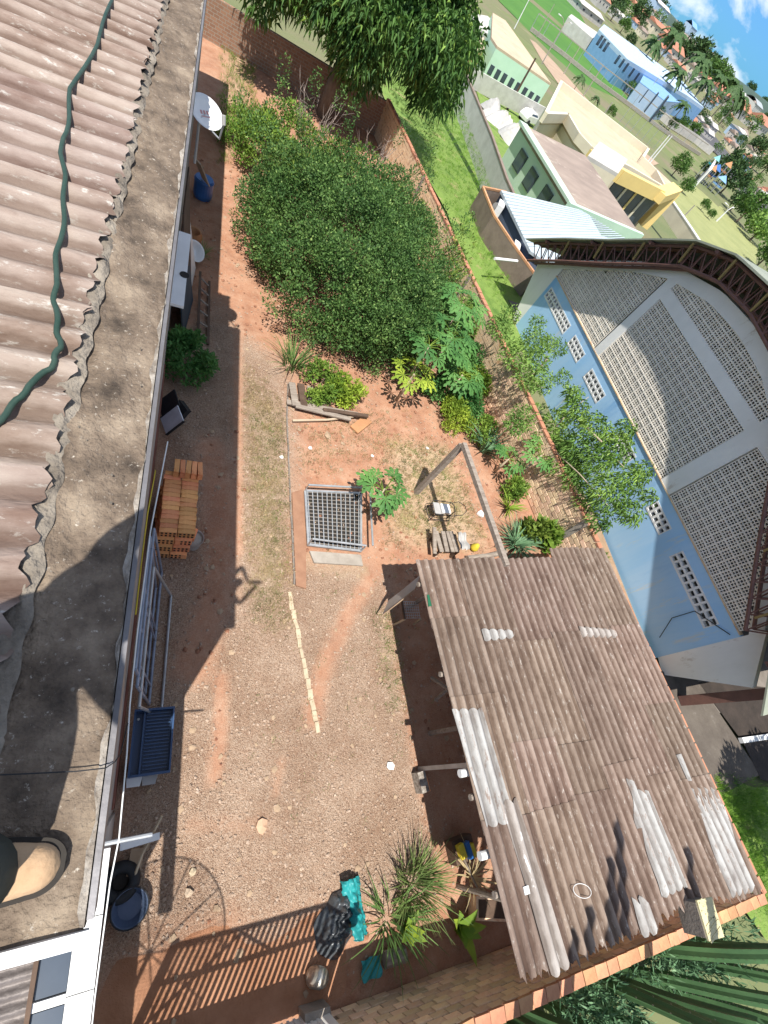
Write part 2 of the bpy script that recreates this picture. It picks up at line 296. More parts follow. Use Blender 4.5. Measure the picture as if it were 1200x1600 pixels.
M['lf_lemon'] = leafmat('grassy_leaves', C(.06, .14, .04), C(.15, .25, .07), rough=.5)
M['lf_spear'] = leafmat('spear_grass', C(.07, .13, .035), C(.20, .27, .09), C(.10, .08, .05), rough=.5)
M['lf_weed'] = leafmat('weed_leaves', C(.10, .20, .03), C(.20, .31, .05), rough=.5)
M['lf_far'] = leafmat('far_tree_leaves', C(.03, .07, .026), C(.07, .13, .04), C(.11, .19, .06), rough=.6, trans=.15)
M['lf_farl'] = leafmat('far_light_leaves', C(.06, .14, .03), C(.12, .22, .05), rough=.6)
M['lf_palm'] = leafmat('palm_fronds', C(.035, .08, .03), C(.085, .15, .05), rough=.5)
M['lf_dry'] = leafmat('dry_grass', C(.36, .28, .15), C(.50, .42, .24), rough=.8)
M['lf_grass'] = leafmat('yard_grass', C(.13, .20, .05), C(.26, .32, .10), rough=.7)
M['lf_lawn'] = leafmat('lawn_grass', C(.12, .27, .03), C(.22, .38, .06), rough=.7)
M['cactus'] = mat('cactus_skin', C(.085, .165, .065), C(.05, .11, .045), scale=3, rough=.5, bump=.2, stretch=(1, 1, .4))
# ================================================================ GROUND
def soft(poly, w):                                   # soft inside-ness of a photo-drawn patch of ground
    pts = np.array(poly, float)
    def fn(x, y):
        ins = np.zeros(x.shape, bool); dist = np.full(x.shape, 1e9)
        for i in range(len(pts)):
            a = pts[i]; b = pts[(i + 1) % len(pts)]
            c = ((a[1] > y) != (b[1] > y)) & (x < (b[0] - a[0]) * (y - a[1]) / (b[1] - a[1] + 1e-12) + a[0]); ins ^= c
            ab = b - a; t = np.clip(((x - a[0]) * ab[0] + (y - a[1]) * ab[1]) / (ab @ ab + 1e-12), 0, 1)
            dist = np.minimum(dist, np.hypot(x - a[0] - ab[0] * t, y - a[1] - ab[1] * t))
        return np.clip(0.5 + np.where(ins, dist, -dist) / (2 * w), 0, 1)
    return fn
G2 = lambda pts: [tuple(P(*p, 0).xy) for p in pts]
def stroke(pts, w):
    p = [Vector(q) for q in G2(pts)]
    def fn(x, y):
        dist = np.full(x.shape, 1e9)
        for a, b in zip(p[:-1], p[1:]):
            ab = b - a; t = np.clip(((x - a.x) * ab.x + (y - a.y) * ab.y) / (ab.length_squared + 1e-12), 0, 1); dist = np.minimum(dist, np.hypot(x - a.x - ab.x * t, y - a.y - ab.y * t))
        return np.clip(1.35 - .75 * dist / w, 0, 1)
    return fn
def fence_x(y): return 10.31 - 0.126 * (y - 3.73)    # inner line of the long garden wall
NU, NVV = 120, 330
uu, vv = np.meshgrid(np.linspace(0, 1, NU + 1), np.linspace(0, 1, NVV + 1)); YY = -3.6 + vv * 31.2; XX = -0.6 + uu * (fence_x(YY) + 0.7)
def vnoise(x, y, s, seed):
    r = np.random.default_rng(seed); out = np.zeros_like(x)
    for o in range(4):
        for _ in range(3):
            a = r.uniform(0, 6.28); k = s * 2 ** o * r.uniform(.7, 1.3); out += np.sin(x * math.cos(a) * k + y * math.sin(a) * k + r.uniform(0, 6.28)) / 2 ** o
    return out / 4
grav = soft(G2([(262, 560), (340, 470), (372, 515), (450, 575), (462, 700), (462, 880), (600, 890), (640, 1100), (690, 1340), (660, 1430), (520, 1420), (395, 1470), (360, 1440), (245, 1475), (120, 1560), (150, 1440), (190, 1290), (215, 1000), (240, 800)]), .35)(XX, YY)
for s, w, k in (([(330, 700), (345, 800), (340, 930), (300, 1040)], .28, .95), ([(345, 1060), (345, 1140), (335, 1215)], .10, .9), ([(600, 870), (545, 960), (505, 1045), (490, 1120)], .16, .8), ([(372, 515), (372, 700), (371, 860)], .10, .75), ([(690, 1330), (655, 1180), (640, 1000)], .14, .7), ([(420, 1290), (300, 1290)], .1, .3), ([(585, 760), (600, 860)], .22, .8), ([(440, 1190), (430, 1240)], .06, .5), ([(700, 1350), (690, 1400)], .2, .9)):
    grav *= 1 - k * stroke(s, w)(XX, YY)
grass = np.maximum.reduce([.75 * soft(G2([(378, 560), (445, 640), (455, 900), (440, 1000), (395, 970), (380, 800)]), .5)(XX, YY), .85 * soft(G2([(600, 680), (700, 690), (770, 860), (690, 870), (600, 850)]), .5)(XX, YY), .8 * soft(G2([(340, 60), (400, 90), (390, 230), (345, 260), (340, 160)]), .9)(XX, YY), .55 * soft(G2([(575, 940), (620, 940), (640, 1120), (600, 1120)]), .3)(XX, YY), .6 * stroke([(490, 880), (560, 890)], .3)(XX, YY), .6 * soft(G2([(460, 700), (560, 670), (600, 700), (470, 735)]), .5)(XX, YY)])
slab = soft(G2([(140, 1600), (180, 1500), (250, 1488), (300, 1455), (335, 1452), (362, 1448), (385, 1478), (430, 1470), (500, 1420), (540, 1480), (540, 1560), (330, 1640)]), .05)(XX + .05 * vnoise(XX, YY, 5, 3), YY + .05 * vnoise(XX, YY, 6, 4))
ZZ = .012 * vnoise(XX, YY, 2.2, 1) + .010 * vnoise(XX, YY, 7, 2) - .015
mbg = MB(); me = bpy.data.meshes.new('yard_ground')
vs = np.stack([XX, YY, ZZ], -1).reshape(-1, 3); ii = np.arange(NVV)[:, None] * (NU + 1) + np.arange(NU)[None, :]
me.from_pydata(vs.tolist(), [], np.stack([ii, ii + 1, ii + NU + 2, ii + NU + 1], -1).reshape(-1, 4).tolist())
ca = me.color_attributes.new('zone', 'FLOAT_COLOR', 'POINT'); ca.data.foreach_set('color', np.stack([grav, grass, slab, np.ones_like(grav)], -1).reshape(-1))
def yardmat():
    m = bpy.data.materials.new('red_soil_and_gravel'); m.use_nodes = True; t = m.node_tree; n = t.nodes; l = t.links; b = n['Principled BSDF']; b.inputs['Roughness'].default_value = .95; b.inputs['Specular IOR Level'].default_value = .15
    co = n.new('ShaderNodeTexCoord'); at = n.new('ShaderNodeAttribute'); at.attribute_name = 'zone'; sep = n.new('ShaderNodeSeparateColor'); l.new(at.outputs['Color'], sep.inputs['Color'])
    def noise(s, d=6, r=.6): q = n.new('ShaderNodeTexNoise'); q.inputs['Scale'].default_value = s; q.inputs['Detail'].default_value = d; q.inputs['Roughness'].default_value = r; l.new(co.outputs['Object'], q.inputs['Vector']); return q.outputs['Fac']
    def ramp(f, *st):
        q = n.new('ShaderNodeValToRGB'); l.new(f, q.inputs['Fac']); e = q.color_ramp.elements
        e[0].position, e[0].color = st[0]; e[1].position, e[1].color = st[-1]
        for p_, c_ in st[1:-1]: x = e.new(p_); x.color = c_
        return q.outputs['Color']
    def mix(f, a, c): q = n.new('ShaderNodeMix'); q.data_type = 'RGBA'; l.new(f, q.inputs['Factor']); l.new(a, q.inputs['A']); l.new(c, q.inputs['B']); return q.outputs['Result']
    def mth(op, a, bb): q = n.new('ShaderNodeMath'); q.operation = op; q.use_clamp = (op == 'MULTIPLY_ADD'); 
    soil = ramp(noise(1.6, 9, .7), (.28, C(.25, .11, .065)), (.5, C(.39, .195, .118)), (.74, C(.50, .30, .20)))
    pebn = ramp(noise(38, 3), (.62, C(0, 0, 0)), (.70, C(1, 1, 1))); pebc = ramp(noise(9), (.3, C(.36, .25, .18)), (.7, C(.58, .46, .36))); 
    pm = n.new('ShaderNodeMath'); pm.operation = 'MULTIPLY'; pm.inputs[1].default_value = .55; l.new(pebn, pm.inputs[0]); soil = mix(pm.outputs[0], soil, pebc)
    vo = n.new('ShaderNodeTexVoronoi'); vo.inputs['Scale'].default_value = 78; vo.inputs['Randomness'].default_value = 1; l.new(co.outputs['Object'], vo.inputs['Vector'])
    sv = n.new('ShaderNodeSeparateColor'); l.new(vo.outputs['Color'], sv.inputs['Color'])
    gr = ramp(sv.outputs['Red'], (0, C(.24, .155, .11)), (.2, C(.395, .268, .19)), (.5, C(.48, .34, .245)), (.8, C(.54, .40, .30)), (1, C(.60, .48, .38)))
    gt = ramp(noise(.9, 6), (.35, C(.78, .72, .68)), (.65, C(1.05, 1.05, 1.05))); mm = n.new('ShaderNodeMix'); mm.data_type = 'RGBA'; mm.blend_type = 'MULTIPLY'; mm.inputs['Factor'].default_value = 1; l.new(gr, mm.inputs['A']); l.new(gt, mm.inputs['B']); gr = mm.outputs['Result']
    def mask(ch, nz, amp, lo, hi):
        a = n.new('ShaderNodeMath'); a.operation = 'MULTIPLY_ADD'; l.new(nz, a.inputs[0]); a.inputs[1].default_value = amp; l.new(ch, a.inputs[2])
        r_ = n.new('ShaderNodeMapRange'); r_.inputs['From Min'].default_value = lo + amp / 2; r_.inputs['From Max'].default_value = hi + amp / 2; l.new(a.outputs[0], r_.inputs['Value']); return r_.outputs['Result']
    c = mix(mask(sep.outputs['Red'], noise(4.5, 10, .75), 1.7, -.2, 1.0), soil, gr)
    gcol = ramp(noise(22, 5, .7), (.3, C(.31, .235, .14)), (.5, C(.46, .36, .24)), (.7, C(.58, .48, .35))); ggr = ramp(noise(1.3, 5), (.5, C(0, 0, 0)), (.68, C(1, 1, 1)))
    gg = n.new('ShaderNodeMath'); gg.operation = 'MULTIPLY'; gg.inputs[1].default_value = .55; l.new(ggr, gg.inputs[0])
    green = ramp(noise(30, 4), (.35, C(.10, .16, .035)), (.65, C(.25, .31, .09))); gcol = mix(gg.outputs[0], gcol, green)
    mg = mask(sep.outputs['Green'], noise(5, 8, .75), 1.0, .35, 1.0); mg2 = n.new('ShaderNodeMath'); mg2.operation = 'MULTIPLY'; mg2.inputs[1].default_value = .8; l.new(mg, mg2.inputs[0])
    c = mix(mg2.outputs[0], c, gcol)
    cl = ramp(noise(2.5, 7), (.3, C(.33, .155, .085)), (.7, C(.45, .24, .145))); c = mix(mask(sep.outputs['Blue'], noise(12, 5), .25, .45, .55), c, cl)
    l.new(c, b.inputs['Base Color'])
    inv = n.new('ShaderNodeMath'); inv.operation = 'SUBTRACT'; inv.inputs[0].default_value = 1; l.new(vo.outputs['Distance'], inv.inputs[1])
    bm = n.new('ShaderNodeMath'); bm.operation = 'MULTIPLY'; l.new(inv.outputs[0], bm.inputs[0]); l.new(sep.outputs['Red'], bm.inputs[1])
    ad = n.new('ShaderNodeMath'); ad.operation = 'ADD'; l.new(bm.outputs[0], ad.inputs[0]); l.new(noise(24, 7, .7), ad.inputs[1])
    bp = n.new('ShaderNodeBump'); bp.inputs['Strength'].default_value = .9; bp.inputs['Distance'].default_value = .03; l.new(ad.outputs[0], bp.inputs['Height']); l.new(bp.outputs['Normal'], b.inputs['Normal'])
    return m
me.materials.append(yardmat()); me.polygons.foreach_set('use_smooth', [True] * len(me.polygons)); ob('yard_ground', me, None, kind='structure')
# falling terrain outside the walls, one sheet out to the horizon
rad = [0.0] + [2 * 1.13 ** i for i in range(68)]
def terr(d0, a): k = kf(d0); return (d0 * k * math.cos(a), d0 * k * math.sin(a), H * (1 - k) - .12 - .0016 * d0)
tb = MB(); NA = 160
for d0 in rad:
    for j in range(NA): tb.v.append(terr(d0, 2 * math.pi * j / NA))
for i in range(len(rad) - 1):
    for j in range(NA): a = i * NA + j; b_ = i * NA + (j + 1) % NA; tb.f.append((a, b_, b_ + NA, a + NA))
ob('terrain', tb, mat('town_ground', C(.12, .15, .06), C(.20, .16, .11), C(.16, .17, .08), scale=.05, rough=.95, bump=0), kind='structure', smooth=True)
def sheet(name, poly, m, lift=.0, step=None, kind='structure'):
    pts = [P(*p, 0) for p in poly]; xs = [p.x for p in pts]; ys = [p.y for p in pts]
    d = np.mean([math.hypot(p.x, p.y) for p in pts]); step = step or d / 28
    import bmesh
    bm = bmesh.new(); f = bm.faces.new([bm.verts.new((p.x, p.y, 0)) for p in pts]); bmesh.ops.triangulate(bm, faces=[f])
    for _ in range(7):
        ed = [e for e in bm.edges if e.calc_length() > step]
        if not ed: break
        bmesh.ops.subdivide_edges(bm, edges=ed, cuts=1); bmesh.ops.triangulate(bm, faces=bm.faces[:])
    for v in bm.verts:
        d0 = math.hypot(v.co.x, v.co.y); k = kf(d0) * (1 - .00012 * d0 ** .5); v.co = Vector((v.co.x * k, v.co.y * k, H * (1 - k) - .0012 * d0 + lift - .07))
    mesh = bpy.data.meshes.new(name); bm.to_mesh(mesh); bm.free(); mesh.materials.append(m)
    o = ob(name, mesh, None, kind=kind, smooth=True)
    if mesh.polygons and sum(p.normal.z for p in mesh.polygons) < 0: mesh.flip_normals()
    return o
M['lawn'] = mat('lawn', C(.15, .25, .045), C(.085, .16, .03), C(.18, .27, .06), scale=.9, rough=.95, bump=.8, bscale=14, spots=C(.33, .28, .13), sscale=.9, sw=.57, bdist=.08)
M['field'] = mat('sports_field', C(.085, .20, .035), C(.055, .15, .028), scale=.05, rough=.95, bump=.2, bscale=2)
M['asphalt'] = mat('asphalt', C(.10, .10, .105), C(.075, .075, .08), scale=.3, bump=.1)
M['paleyard'] = mat('pale_dry_grass', C(.30, .31, .13), C(.23, .25, .10), scale=.25, bump=.2)
M['pathm'] = mat('sandy_path', C(.42, .31, .22), C(.34, .24, .17), scale=.3, bump=.1)
M['townsoil'] = mat('town_yard', C(.24, .22, .17), C(.16, .17, .10), scale=.1, bump=.1)
sheet('lawn', [(560, 60), (735, 130), (782, 300), (742, 320), (800, 430), (850, 480), (880, 520), (780, 560), (700, 330), (610, 170)], M['lawn'], .03)
sheet('grass_strip', [(742, 128), (760, 118), (862, 205), (830, 330), (800, 330)], M['lawn'], .02)
sheet('sports_field', [(760, -40), (880, -30), (965, 130), (990, 165), (905, 125), (780, 0)], M['field'], .0)
sheet('field_edge', [(770, 5), (860, 62), (1000, 170), (1090, 240), (1120, 260), (1085, 275), (940, 190), (850, 110), (760, 30)], mat('field_verge', C(.17, .19, .085), C(.24, .20, .13), C(.14, .17, .06), scale=.06, bump=0), -.02)
sheet('sandy_path', [(828, 60), (838, 66), (870, 100), (905, 140), (960, 200), (1030, 255), (1010, 262), (930, 195), (880, 140), (848, 95)], M['pathm'], .06)
sheet('pale_grass_yard', [(1055, 290), (1080, 285), (1150, 340), (1185, 385), (1180, 420), (1120, 400), (1040, 330), (1046, 305)], M['paleyard'], .04)
sheet('street', [(1063, 150), (1080, 165), (1140, 240), (1165, 265), (1172, 290), (1210, 330), (1230, 370), (1200, 350), (1150, 290), (1120, 240), (1085, 205), (1060, 170)], M['asphalt'], .06)
sheet('gym_lawn', [(1100, 1205), (1180, 1230), (1260, 1230), (1300, 1500), (1200, 1470), (1150, 1400)], M['lawn'], .05)
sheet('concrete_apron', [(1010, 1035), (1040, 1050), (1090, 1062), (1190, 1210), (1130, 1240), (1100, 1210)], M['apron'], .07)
sheet('painted_shade_ground', [(1092, 1066), (1120, 1066), (1260, 1080), (1260, 1235), (1190, 1218), (1162, 1160)], mat('shade_black_ground', C(.055, .042, .035), C(.03, .024, .02), scale=2, bump=.5), .075)  # near-black ground colour paints in the deep shade beside the gym
sheet('dirt_strip', [(900, 750), (930, 800), (1030, 1050), (1000, 1050), (900, 880), (820, 620)], mat('dirt_strip_soil', C(.38, .25, .16), C(.27, .18, .11), scale=3, bump=.4), .055)
# ================================================================ HOUSE the photographer stands on
ZL = 7.1
hs_ = thing('house', 'tall grey house with mossy concrete roof edge and weathered corrugated roof beside the yard', 'house', (-2, 2, 0))
# main block, front block (lower) and rear block (lower): the wall
b = MB(); b.prism([(-.16, -.26), (-.16, 7.6), (-5, 7.6), (-5, -.26)], -.2, ZL - .6); b.prism([(-.16, -.259), (-.16, 7.6), (-.40, 7.6), (-.40, -.259)], ZL - .6, ZL - .131); b.prism([(-.40, -.259), (-.40, .10), (-1.28, .10), (-1.28, -.259)], ZL - .6, ZL - .132); b.prism([(-.17, 7.6), (-.17, 22), (-5, 22), (-5, 7.6)], -.2, 4.98)
b.prism([(-.13, -1.75), (-.13, -.262), (-5, -.262), (-5, -1.75)], -.2, 3.54); b.prism([(-.18, -6), (-.18, -1.75), (-5, -1.75), (-5, -6)], -.2, 2.35)
ob('wall', b, M['wallgrey'], hs_)
ob('wall_base', MB().prism([(-.14, -.2), (-.14, 7.4), (-.159, 7.4), (-.159, -.2)], .0, 1.1), M['wallred'], hs_, label='red brown painted base of the wall')
def ledge_top(u, v):
    y = -.28 + v * 7.9; xi = -.30 if y > .25 else -.30 - .9 * min((.25 - y) / .25, 1) * 1.0
    x = -.062 + u * (xi + .062) - .02 * u; e = math.sin(y * 23 + u * 9) * math.sin(y * 11.3 + u * 17)
    return (x, y, ZL + .006 * e + .012 * math.sin(y * 5 + 3 * u) * u)
b = MB(); b.grid(10, 200, ledge_top); b.prism([(-.06, -.278), (-.06, 7.6), (-.42, 7.6), (-.42, -.278)], ZL - .13, ZL - .03); b.prism([(-.42, -.278), (-.42, .12), (-1.3, .12), (-1.3, -.278)], ZL - .13, ZL - .031)
b.grid(1, 200, lambda u, v: (-.06 + .003 * math.sin(v * 300), -.278 + v * 7.88, ZL - .03 + u * .034))
ob('roof_slab', b, M['ledge'], hs_, label='mossy concrete roof edge')
# crumbled lighter rim of the slab and loose flakes
b = MB(); b.grid(3, 260, lambda u, v: (-.061 - u * (.009 + .006 * math.sin(v * 61) + .006 * math.sin(v * 173) + .004 * math.sin(v * 397)), -.27 + v * 7.8, ZL + .009 + .006 * math.sin(v * 400 + u * 5) * (1 - abs(u - .5))))
ob('rim', b, M['limewash'], hs_, label='crumbling pale rim of the slab', smooth=True)
ob('white_edge', MB().box((-.5, -.292, ZL + .002), (.90, .03, .03)), M['white'], hs_, label='white painted slab edge')
b = MB(); b.prism([(-.043, -.26), (-.043, 7.6), (-.058, 7.6), (-.058, -.26)], ZL - .16, ZL + .004); ob('flashing', b, M['flash'], hs_)
# corrugated roof: each sheet five waves wide
PIT = .156
def wave(t): return .0165 * math.cos(2 * math.pi * t / PIT)
for i in range(11):
    y0 = .10 + i * PIT * 5 - .0; 
    for j in range(2):
        x1 = -.33 - j * 1.62; x0 = x1 - 1.72
        def fn(u, v, y0=y0, x0=x0, x1=x1, i=i, j=j):
            y = y0 + v * PIT * 5.45; x = x1 + u * (x0 - x1); jag = .012 * math.sin(y * 37) + .01 * math.sin(y * 91 + i)
            return (x + (jag if u < .05 else 0), y, ZL + .035 - (-x - .33) * .05 + wave(y) + (.007 if j else 0) + v * .008 + .003 * math.sin(x * 9 + i))
        bb = MB(); bb.grid(8, 44, fn); bb.crest = [.5 + .5 * math.cos(2 * math.pi * p[1] / PIT) for p in bb.v]; ob('roof_sheet', bb, M['roof2'], hs_, smooth=True)
# mortar fillet where the sheets meet the slab, torn lumps
b = MB()
def fil(u, v):
    y = .12 + v * 7.4; n_ = .010 * math.cos(2 * math.pi * y / PIT) + .03 * (mnoise.noise(Vector((y * 9, u * 2, 1))) ) * .5
    x = -.295 + n_ * .5 - u * (.10 + n_); h = (1 - (2 * u - .9) ** 2) * (.020 + .4 * n_ + .012 * mnoise.turbulence(Vector((y * 14, u * 3, 5)), 3, False))
    return (x, y, ZL + .004 + max(h, 0) + .010 * mnoise.noise(Vector((y * 40, u * 6, 2))))
b.grid(8, 420, fil)
ob('mortar_fillet', b, M['mortar'], hs_, smooth=True)
b = MB()
for _ in range(12):
    y = rng.uniform(-.2, 5) * rng.uniform(.15, 1) + .05; x = rng.uniform(-.29, -.09); s_ = rng.uniform(.002, .006); n_ = 7
    vs_ = [(x + s_ * math.cos(6.28 * k / n_) * rng.uniform(.6, 1.2), y + 1.2 * s_ * math.sin(6.28 * k / n_) * rng.uniform(.6, 1.2), ZL + .017 + rng.uniform(-.002, .004)) for k in range(n_)] + [(x, y, ZL + .021)]
    b.add(vs_, [(k, (k + 1) % n_, n_) for k in range(n_)])
ob('render_flake', b, M['mortar'], hs_, kind='stuff')
# lower front block: corrugated roof, skylight panes, white tiled coping
ZF = 3.58
for i in range(3):
    bb = MB(); bb.grid(40, 6, lambda u, v, i=i: (-.48 - v * 1.0, -.28 - i * .68 - u * .7, ZF + .0 + .018 * math.cos(u * .7 * 2 * math.pi / .09) + .006 * i + .01 * v)); ob('lower_roof_sheet', bb, mat('dull_metal_sheet', C(.20, .175, .165), C(.11, .095, .09), scale=5, rough=.55, metal=.3, bump=.4) if i == 0 else M['lowmetal'], hs_, smooth=True)
    if i == 0: M['lowmetal'] = bpy.data.materials['dull_metal_sheet']
for i in range(6):
    ob('coping_tile', MB().box((-.165, -.60 - i * .42 + (.0), ZF + .03), (.17, .412, .07)), M['white'], hs_)
ob('gutter_bar', MB().bar((-.462, -.3, ZF + .06), (-.462, -2.2, ZF + .06), .03), M['wooddark'], hs_)
for i in range(4):
    ob('glass_pane', MB().box((-.35, -.70 - i * .36, ZF + .015), (.19, .29, .02)), M['glass'], hs_)
    ob('pane_divider', MB().box((-.35, -.88 - i * .36, ZF + .025), (.195, .05, .035)), M['white'], hs_)
ob('drain_spout', MB().tube([(-.3, -.36, 3.62), (.22, -.36, 3.60)], .018, 8), M['steel'], hs_)
# green hose lying over the roof
hz = [P(*p, ZL + .075) for p in ((176, -25), (172, 0), (150, 60), (110, 130), (104, 185), (95, 230), (100, 275), (100, 330), (90, 380), (86, 430), (85, 460), (87, 490), (92, 520), (92, 540), (84, 558), (70, 575), (40, 600), (20, 625), (-5, 652), (-60, 690))]
cv = []
for a, c in zip(hz[:-1], hz[1:]):
    for k in range(4): q = a.lerp(c, k / 4) + Vector((.006 * math.sin(len(cv) * .9), .005 * math.sin(len(cv) * 1.7), 0)); q.z = ZL + .035 - (-q.x - .33) * .05 + .024 + .004 * math.sin(q.y * 36); cv.append(q)
top('hose', MB().tube(cv, .0105, 8), M['hose'], 'dark green hose lying wavy across the weathered corrugated roof', 'hose', smooth=True)
# cables hanging along the house edge
top('cable', MB().tube([P(x, y, z) for x, y, z in ((262, 690, 6.6), (235, 830, 6.6), (215, 985, 6.5), (203, 1100, 6.3), (198, 1180, 6.3), (192, 1245, 6.2), (186, 1310, 6.0), (172, 1380, 6.0), (160, 1470, 5.8), (148, 1560, 5.6), (140, 1640, 5.4))], .0032, 6), M['white'], 'thin white cable hanging slack along the outside of the concrete roof edge', 'cable')
top('cable', MB().tube([P(x, y, z) for x, y, z in ((-30, 1212, 7.14), (60, 1208, 7.13), (120, 1205, 7.13), (165, 1200, 7.135), (180, 1190, 7.12), (188, 1178, 7.05), (200, 1130, 6.9))], .0018, 5), M['black'], 'thin dark wire crossing the mossy concrete ledge to its rim', 'cable')
# ================================================================ GARDEN WALLS of single bricks
def brick_mesh(L, Wd, Hh, m, bev=.006):
    import bmesh
    bm = bmesh.new(); bmesh.ops.create_cube(bm, size=1); bmesh.ops.scale(bm, vec=(L, Wd, Hh), verts=bm.verts)
    bmesh.ops.bevel(bm, geom=[e for e in bm.edges if abs((e.verts[0].co - e.verts[1].co).y) < 1e-6 and e.verts[0].co.y < 0], offset=bev, segments=1, affect='EDGES')
    me = bpy.data.meshes.new('brick'); bm.to_mesh(me); bm.free(); me.materials.append(m); return me
WB = brick_mesh(.232, .06, .138, M['wallbrick']); WC = brick_mesh(.232, .06, .138, M['brickcap'])
def put(name, mesh, parent, loc, rot, scale=None, label=None):
    o = bpy.data.objects.new(name, mesh); COL.objects.link(o); o.location = loc; o.rotation_euler = rot
    if scale: o.scale = scale
    if parent: setparent(o, parent)
    if label: o['label'] = label
    return o
def brickwall(parent, A, B, h, near, nmax, inward, rows=10):
    """A->B along the face; bricks stand 8 mm proud of the joint core; nearest nmax single, the rest one part"""
    A = Vector(A); B = Vector(B); d = (B - A); L = d.length; d.normalize(); n_ = Vector(inward); n_ = (n_ - d * n_.dot(d)).normalized()
    rz = math.atan2(d.y, d.x); cell = .246; rh = h / rows; lst = []
    if (Matrix.Rotation(rz, 3, 'Z') @ Vector((0, -1, 0))).xy.dot(n_) < 0: rz += math.pi
    for r in range(rows):
        for k in range(int(L / cell)):
            s = (k + .5 + (.5 if r % 2 else 0)) * cell
            if s > L - .1: continue
            p = A + d * s; lst.append((abs(s - near), p, r))
    lst.sort(key=lambda q: q[0]); rest = MB()
    for i, (_, p, r) in enumerate(lst):
        j = rng.normal(size=3) * (.003, .004, .003); q = p - n_ * (.026 + j[1])
        loc = (q.x, q.y, (r + .5) * rh + j[2])
        if i < nmax: put('brick', WB, parent, loc, (rng.normal() * .008, rng.normal() * .012, rz + rng.normal() * .008), (1, 1, rh / .152))
        else: rest.box(loc, (.232, .06, rh - .014), rz=rz)
    if rest.v: ob('far_bricks', rest, M['wallbrick'], parent, kind='stuff')
    core = [A - n_ * .012, B - n_ * .012, B - n_ * .13, A - n_ * .13]
    ob('mortar_core', MB().prism([tuple(p) for p in core], -.3, h - .005), M['joint'], parent)
fw = thing('brick_wall', 'long orange brick garden wall on the right with plants along its foot', 'wall', (fence_x(8), 8, 0))
brickwall(fw, (fence_x(-3.4), -3.4), (fence_x(26), 26), 1.48, 10.2, 300, (-1, 0))
b = MB()
for k in range(98):
    y = -3.3 + k * .30; b.box((fence_x(y) + .06, y, 1.50 + rng.normal() * .004), (.15, .27, .05), rz=.125 + rng.normal() * .02)
ob('cap', b, M['brickcap'], fw, label='row of orange capping bricks', kind='stuff')
for yy in (4.62, 14.2, 20): ob('pillar', MB().box((fence_x(yy) + .03, yy, .76), (.11, .17, 1.50), rz=.125), M['concrete'], fw)
sw_ = thing('brick_wall', 'short orange brick wall at the bottom between the gate and the cacti', 'wall', (6, -3.25, 0))
brickwall(sw_, (2.78, -3.16), (11.15, -3.40), 1.5, 2.2, 300, (0, 1))
for k in range(34):
    t_ = (k + .5) / 34; x = 2.8 + t_ * 8.4; yb = -3.16 - .24 * (x - 2.78) / 8.37
    put('cap_brick', WC, sw_, (x, yb - .075, 1.53 + rng.normal() * .004), (math.pi / 2 + rng.normal() * .02, rng.normal() * .02, -.028 + rng.normal() * .03), (1.02, .95, 1.15))
bk = bpy.data.materials.new('far_brick'); bk.use_nodes = True
def brickmat(m, c1, c2, mo, sc):
    t = m.node_tree; n = t.nodes; l = t.links; co = n.new('ShaderNodeTexCoord'); mp_ = n.new('ShaderNodeMapping'); mp_.inputs['Rotation'].default_value = (math.pi / 2, 0, 0); l.new(co.outputs['Object'], mp_.inputs['Vector'])
    q = n.new('ShaderNodeTexBrick'); q.inputs['Color1'].default_value = c1; q.inputs['Color2'].default_value = c2; q.inputs['Mortar'].default_value = mo; q.inputs['Scale'].default_value = sc; q.inputs['Mortar Size'].default_value = .025
    l.new(mp_.outputs['Vector'], q.inputs['Vector']); l.new(q.outputs['Color'], n['Principled BSDF'].inputs['Base Color']); n['Principled BSDF'].inputs['Roughness'].default_value = .9
brickmat(bk, C(.33, .19, .12), C(.25, .14, .09), C(.3, .26, .21), 2.2)
top('brick_wall', MB().prism([(-.2, 27.0), (7.8, 25.9), (7.85, 26.05), (-.2, 27.15)], -.3, 1.38), bk, 'shaded brick wall across the far end of the yard under the big mango tree', 'wall')
# gate of white vertical bars beside the short wall
gt = thing('gate', 'tall gate of white vertical bars at the bottom of the yard', 'gate', (1.4, -3.12, 0)); GA = Vector((.12, -3.05)); GB = Vector((2.72, -3.10))
for z in (1.02, 2.05, 2.95): ob('rail', MB().bar((GA.x, GA.y, z), (GB.x, GB.y, z), .05, .045), M['white'], gt)
nb = 30
for k in range(nb):
    p = GA.lerp(GB, (k + .5) / nb); ob('bar', MB().bar((p.x, p.y + .012, .06), (p.x, p.y + .012, 2.92), .034, .034), M['white'], gt)
ob('lower_sheet', MB().box((1.36, -3.085, .52), (2.55, .012, .92)), M['white'], gt)
for p in (GA, GB): ob('gate_post', MB().box((p.x, p.y - .01, 1.53), (.09, .09, 3.06)), M['white'], gt)
ob('brace', MB().bar((GA.x, GA.y - .03, 1.05), (1.0, GA.y - .05, 2.9), .03), M['white'], gt); ob('brace', MB().bar((1.0, GA.y - .035, 2.9), (1.7, GA.y - .05, 2.0), .03), M['white'], gt)
ob('post_base', MB().prism([(2.42, -2.98), (2.78, -3.0), (2.80, -3.16), (2.42, -3.16)], 0, .30), M['concrete'], gt)
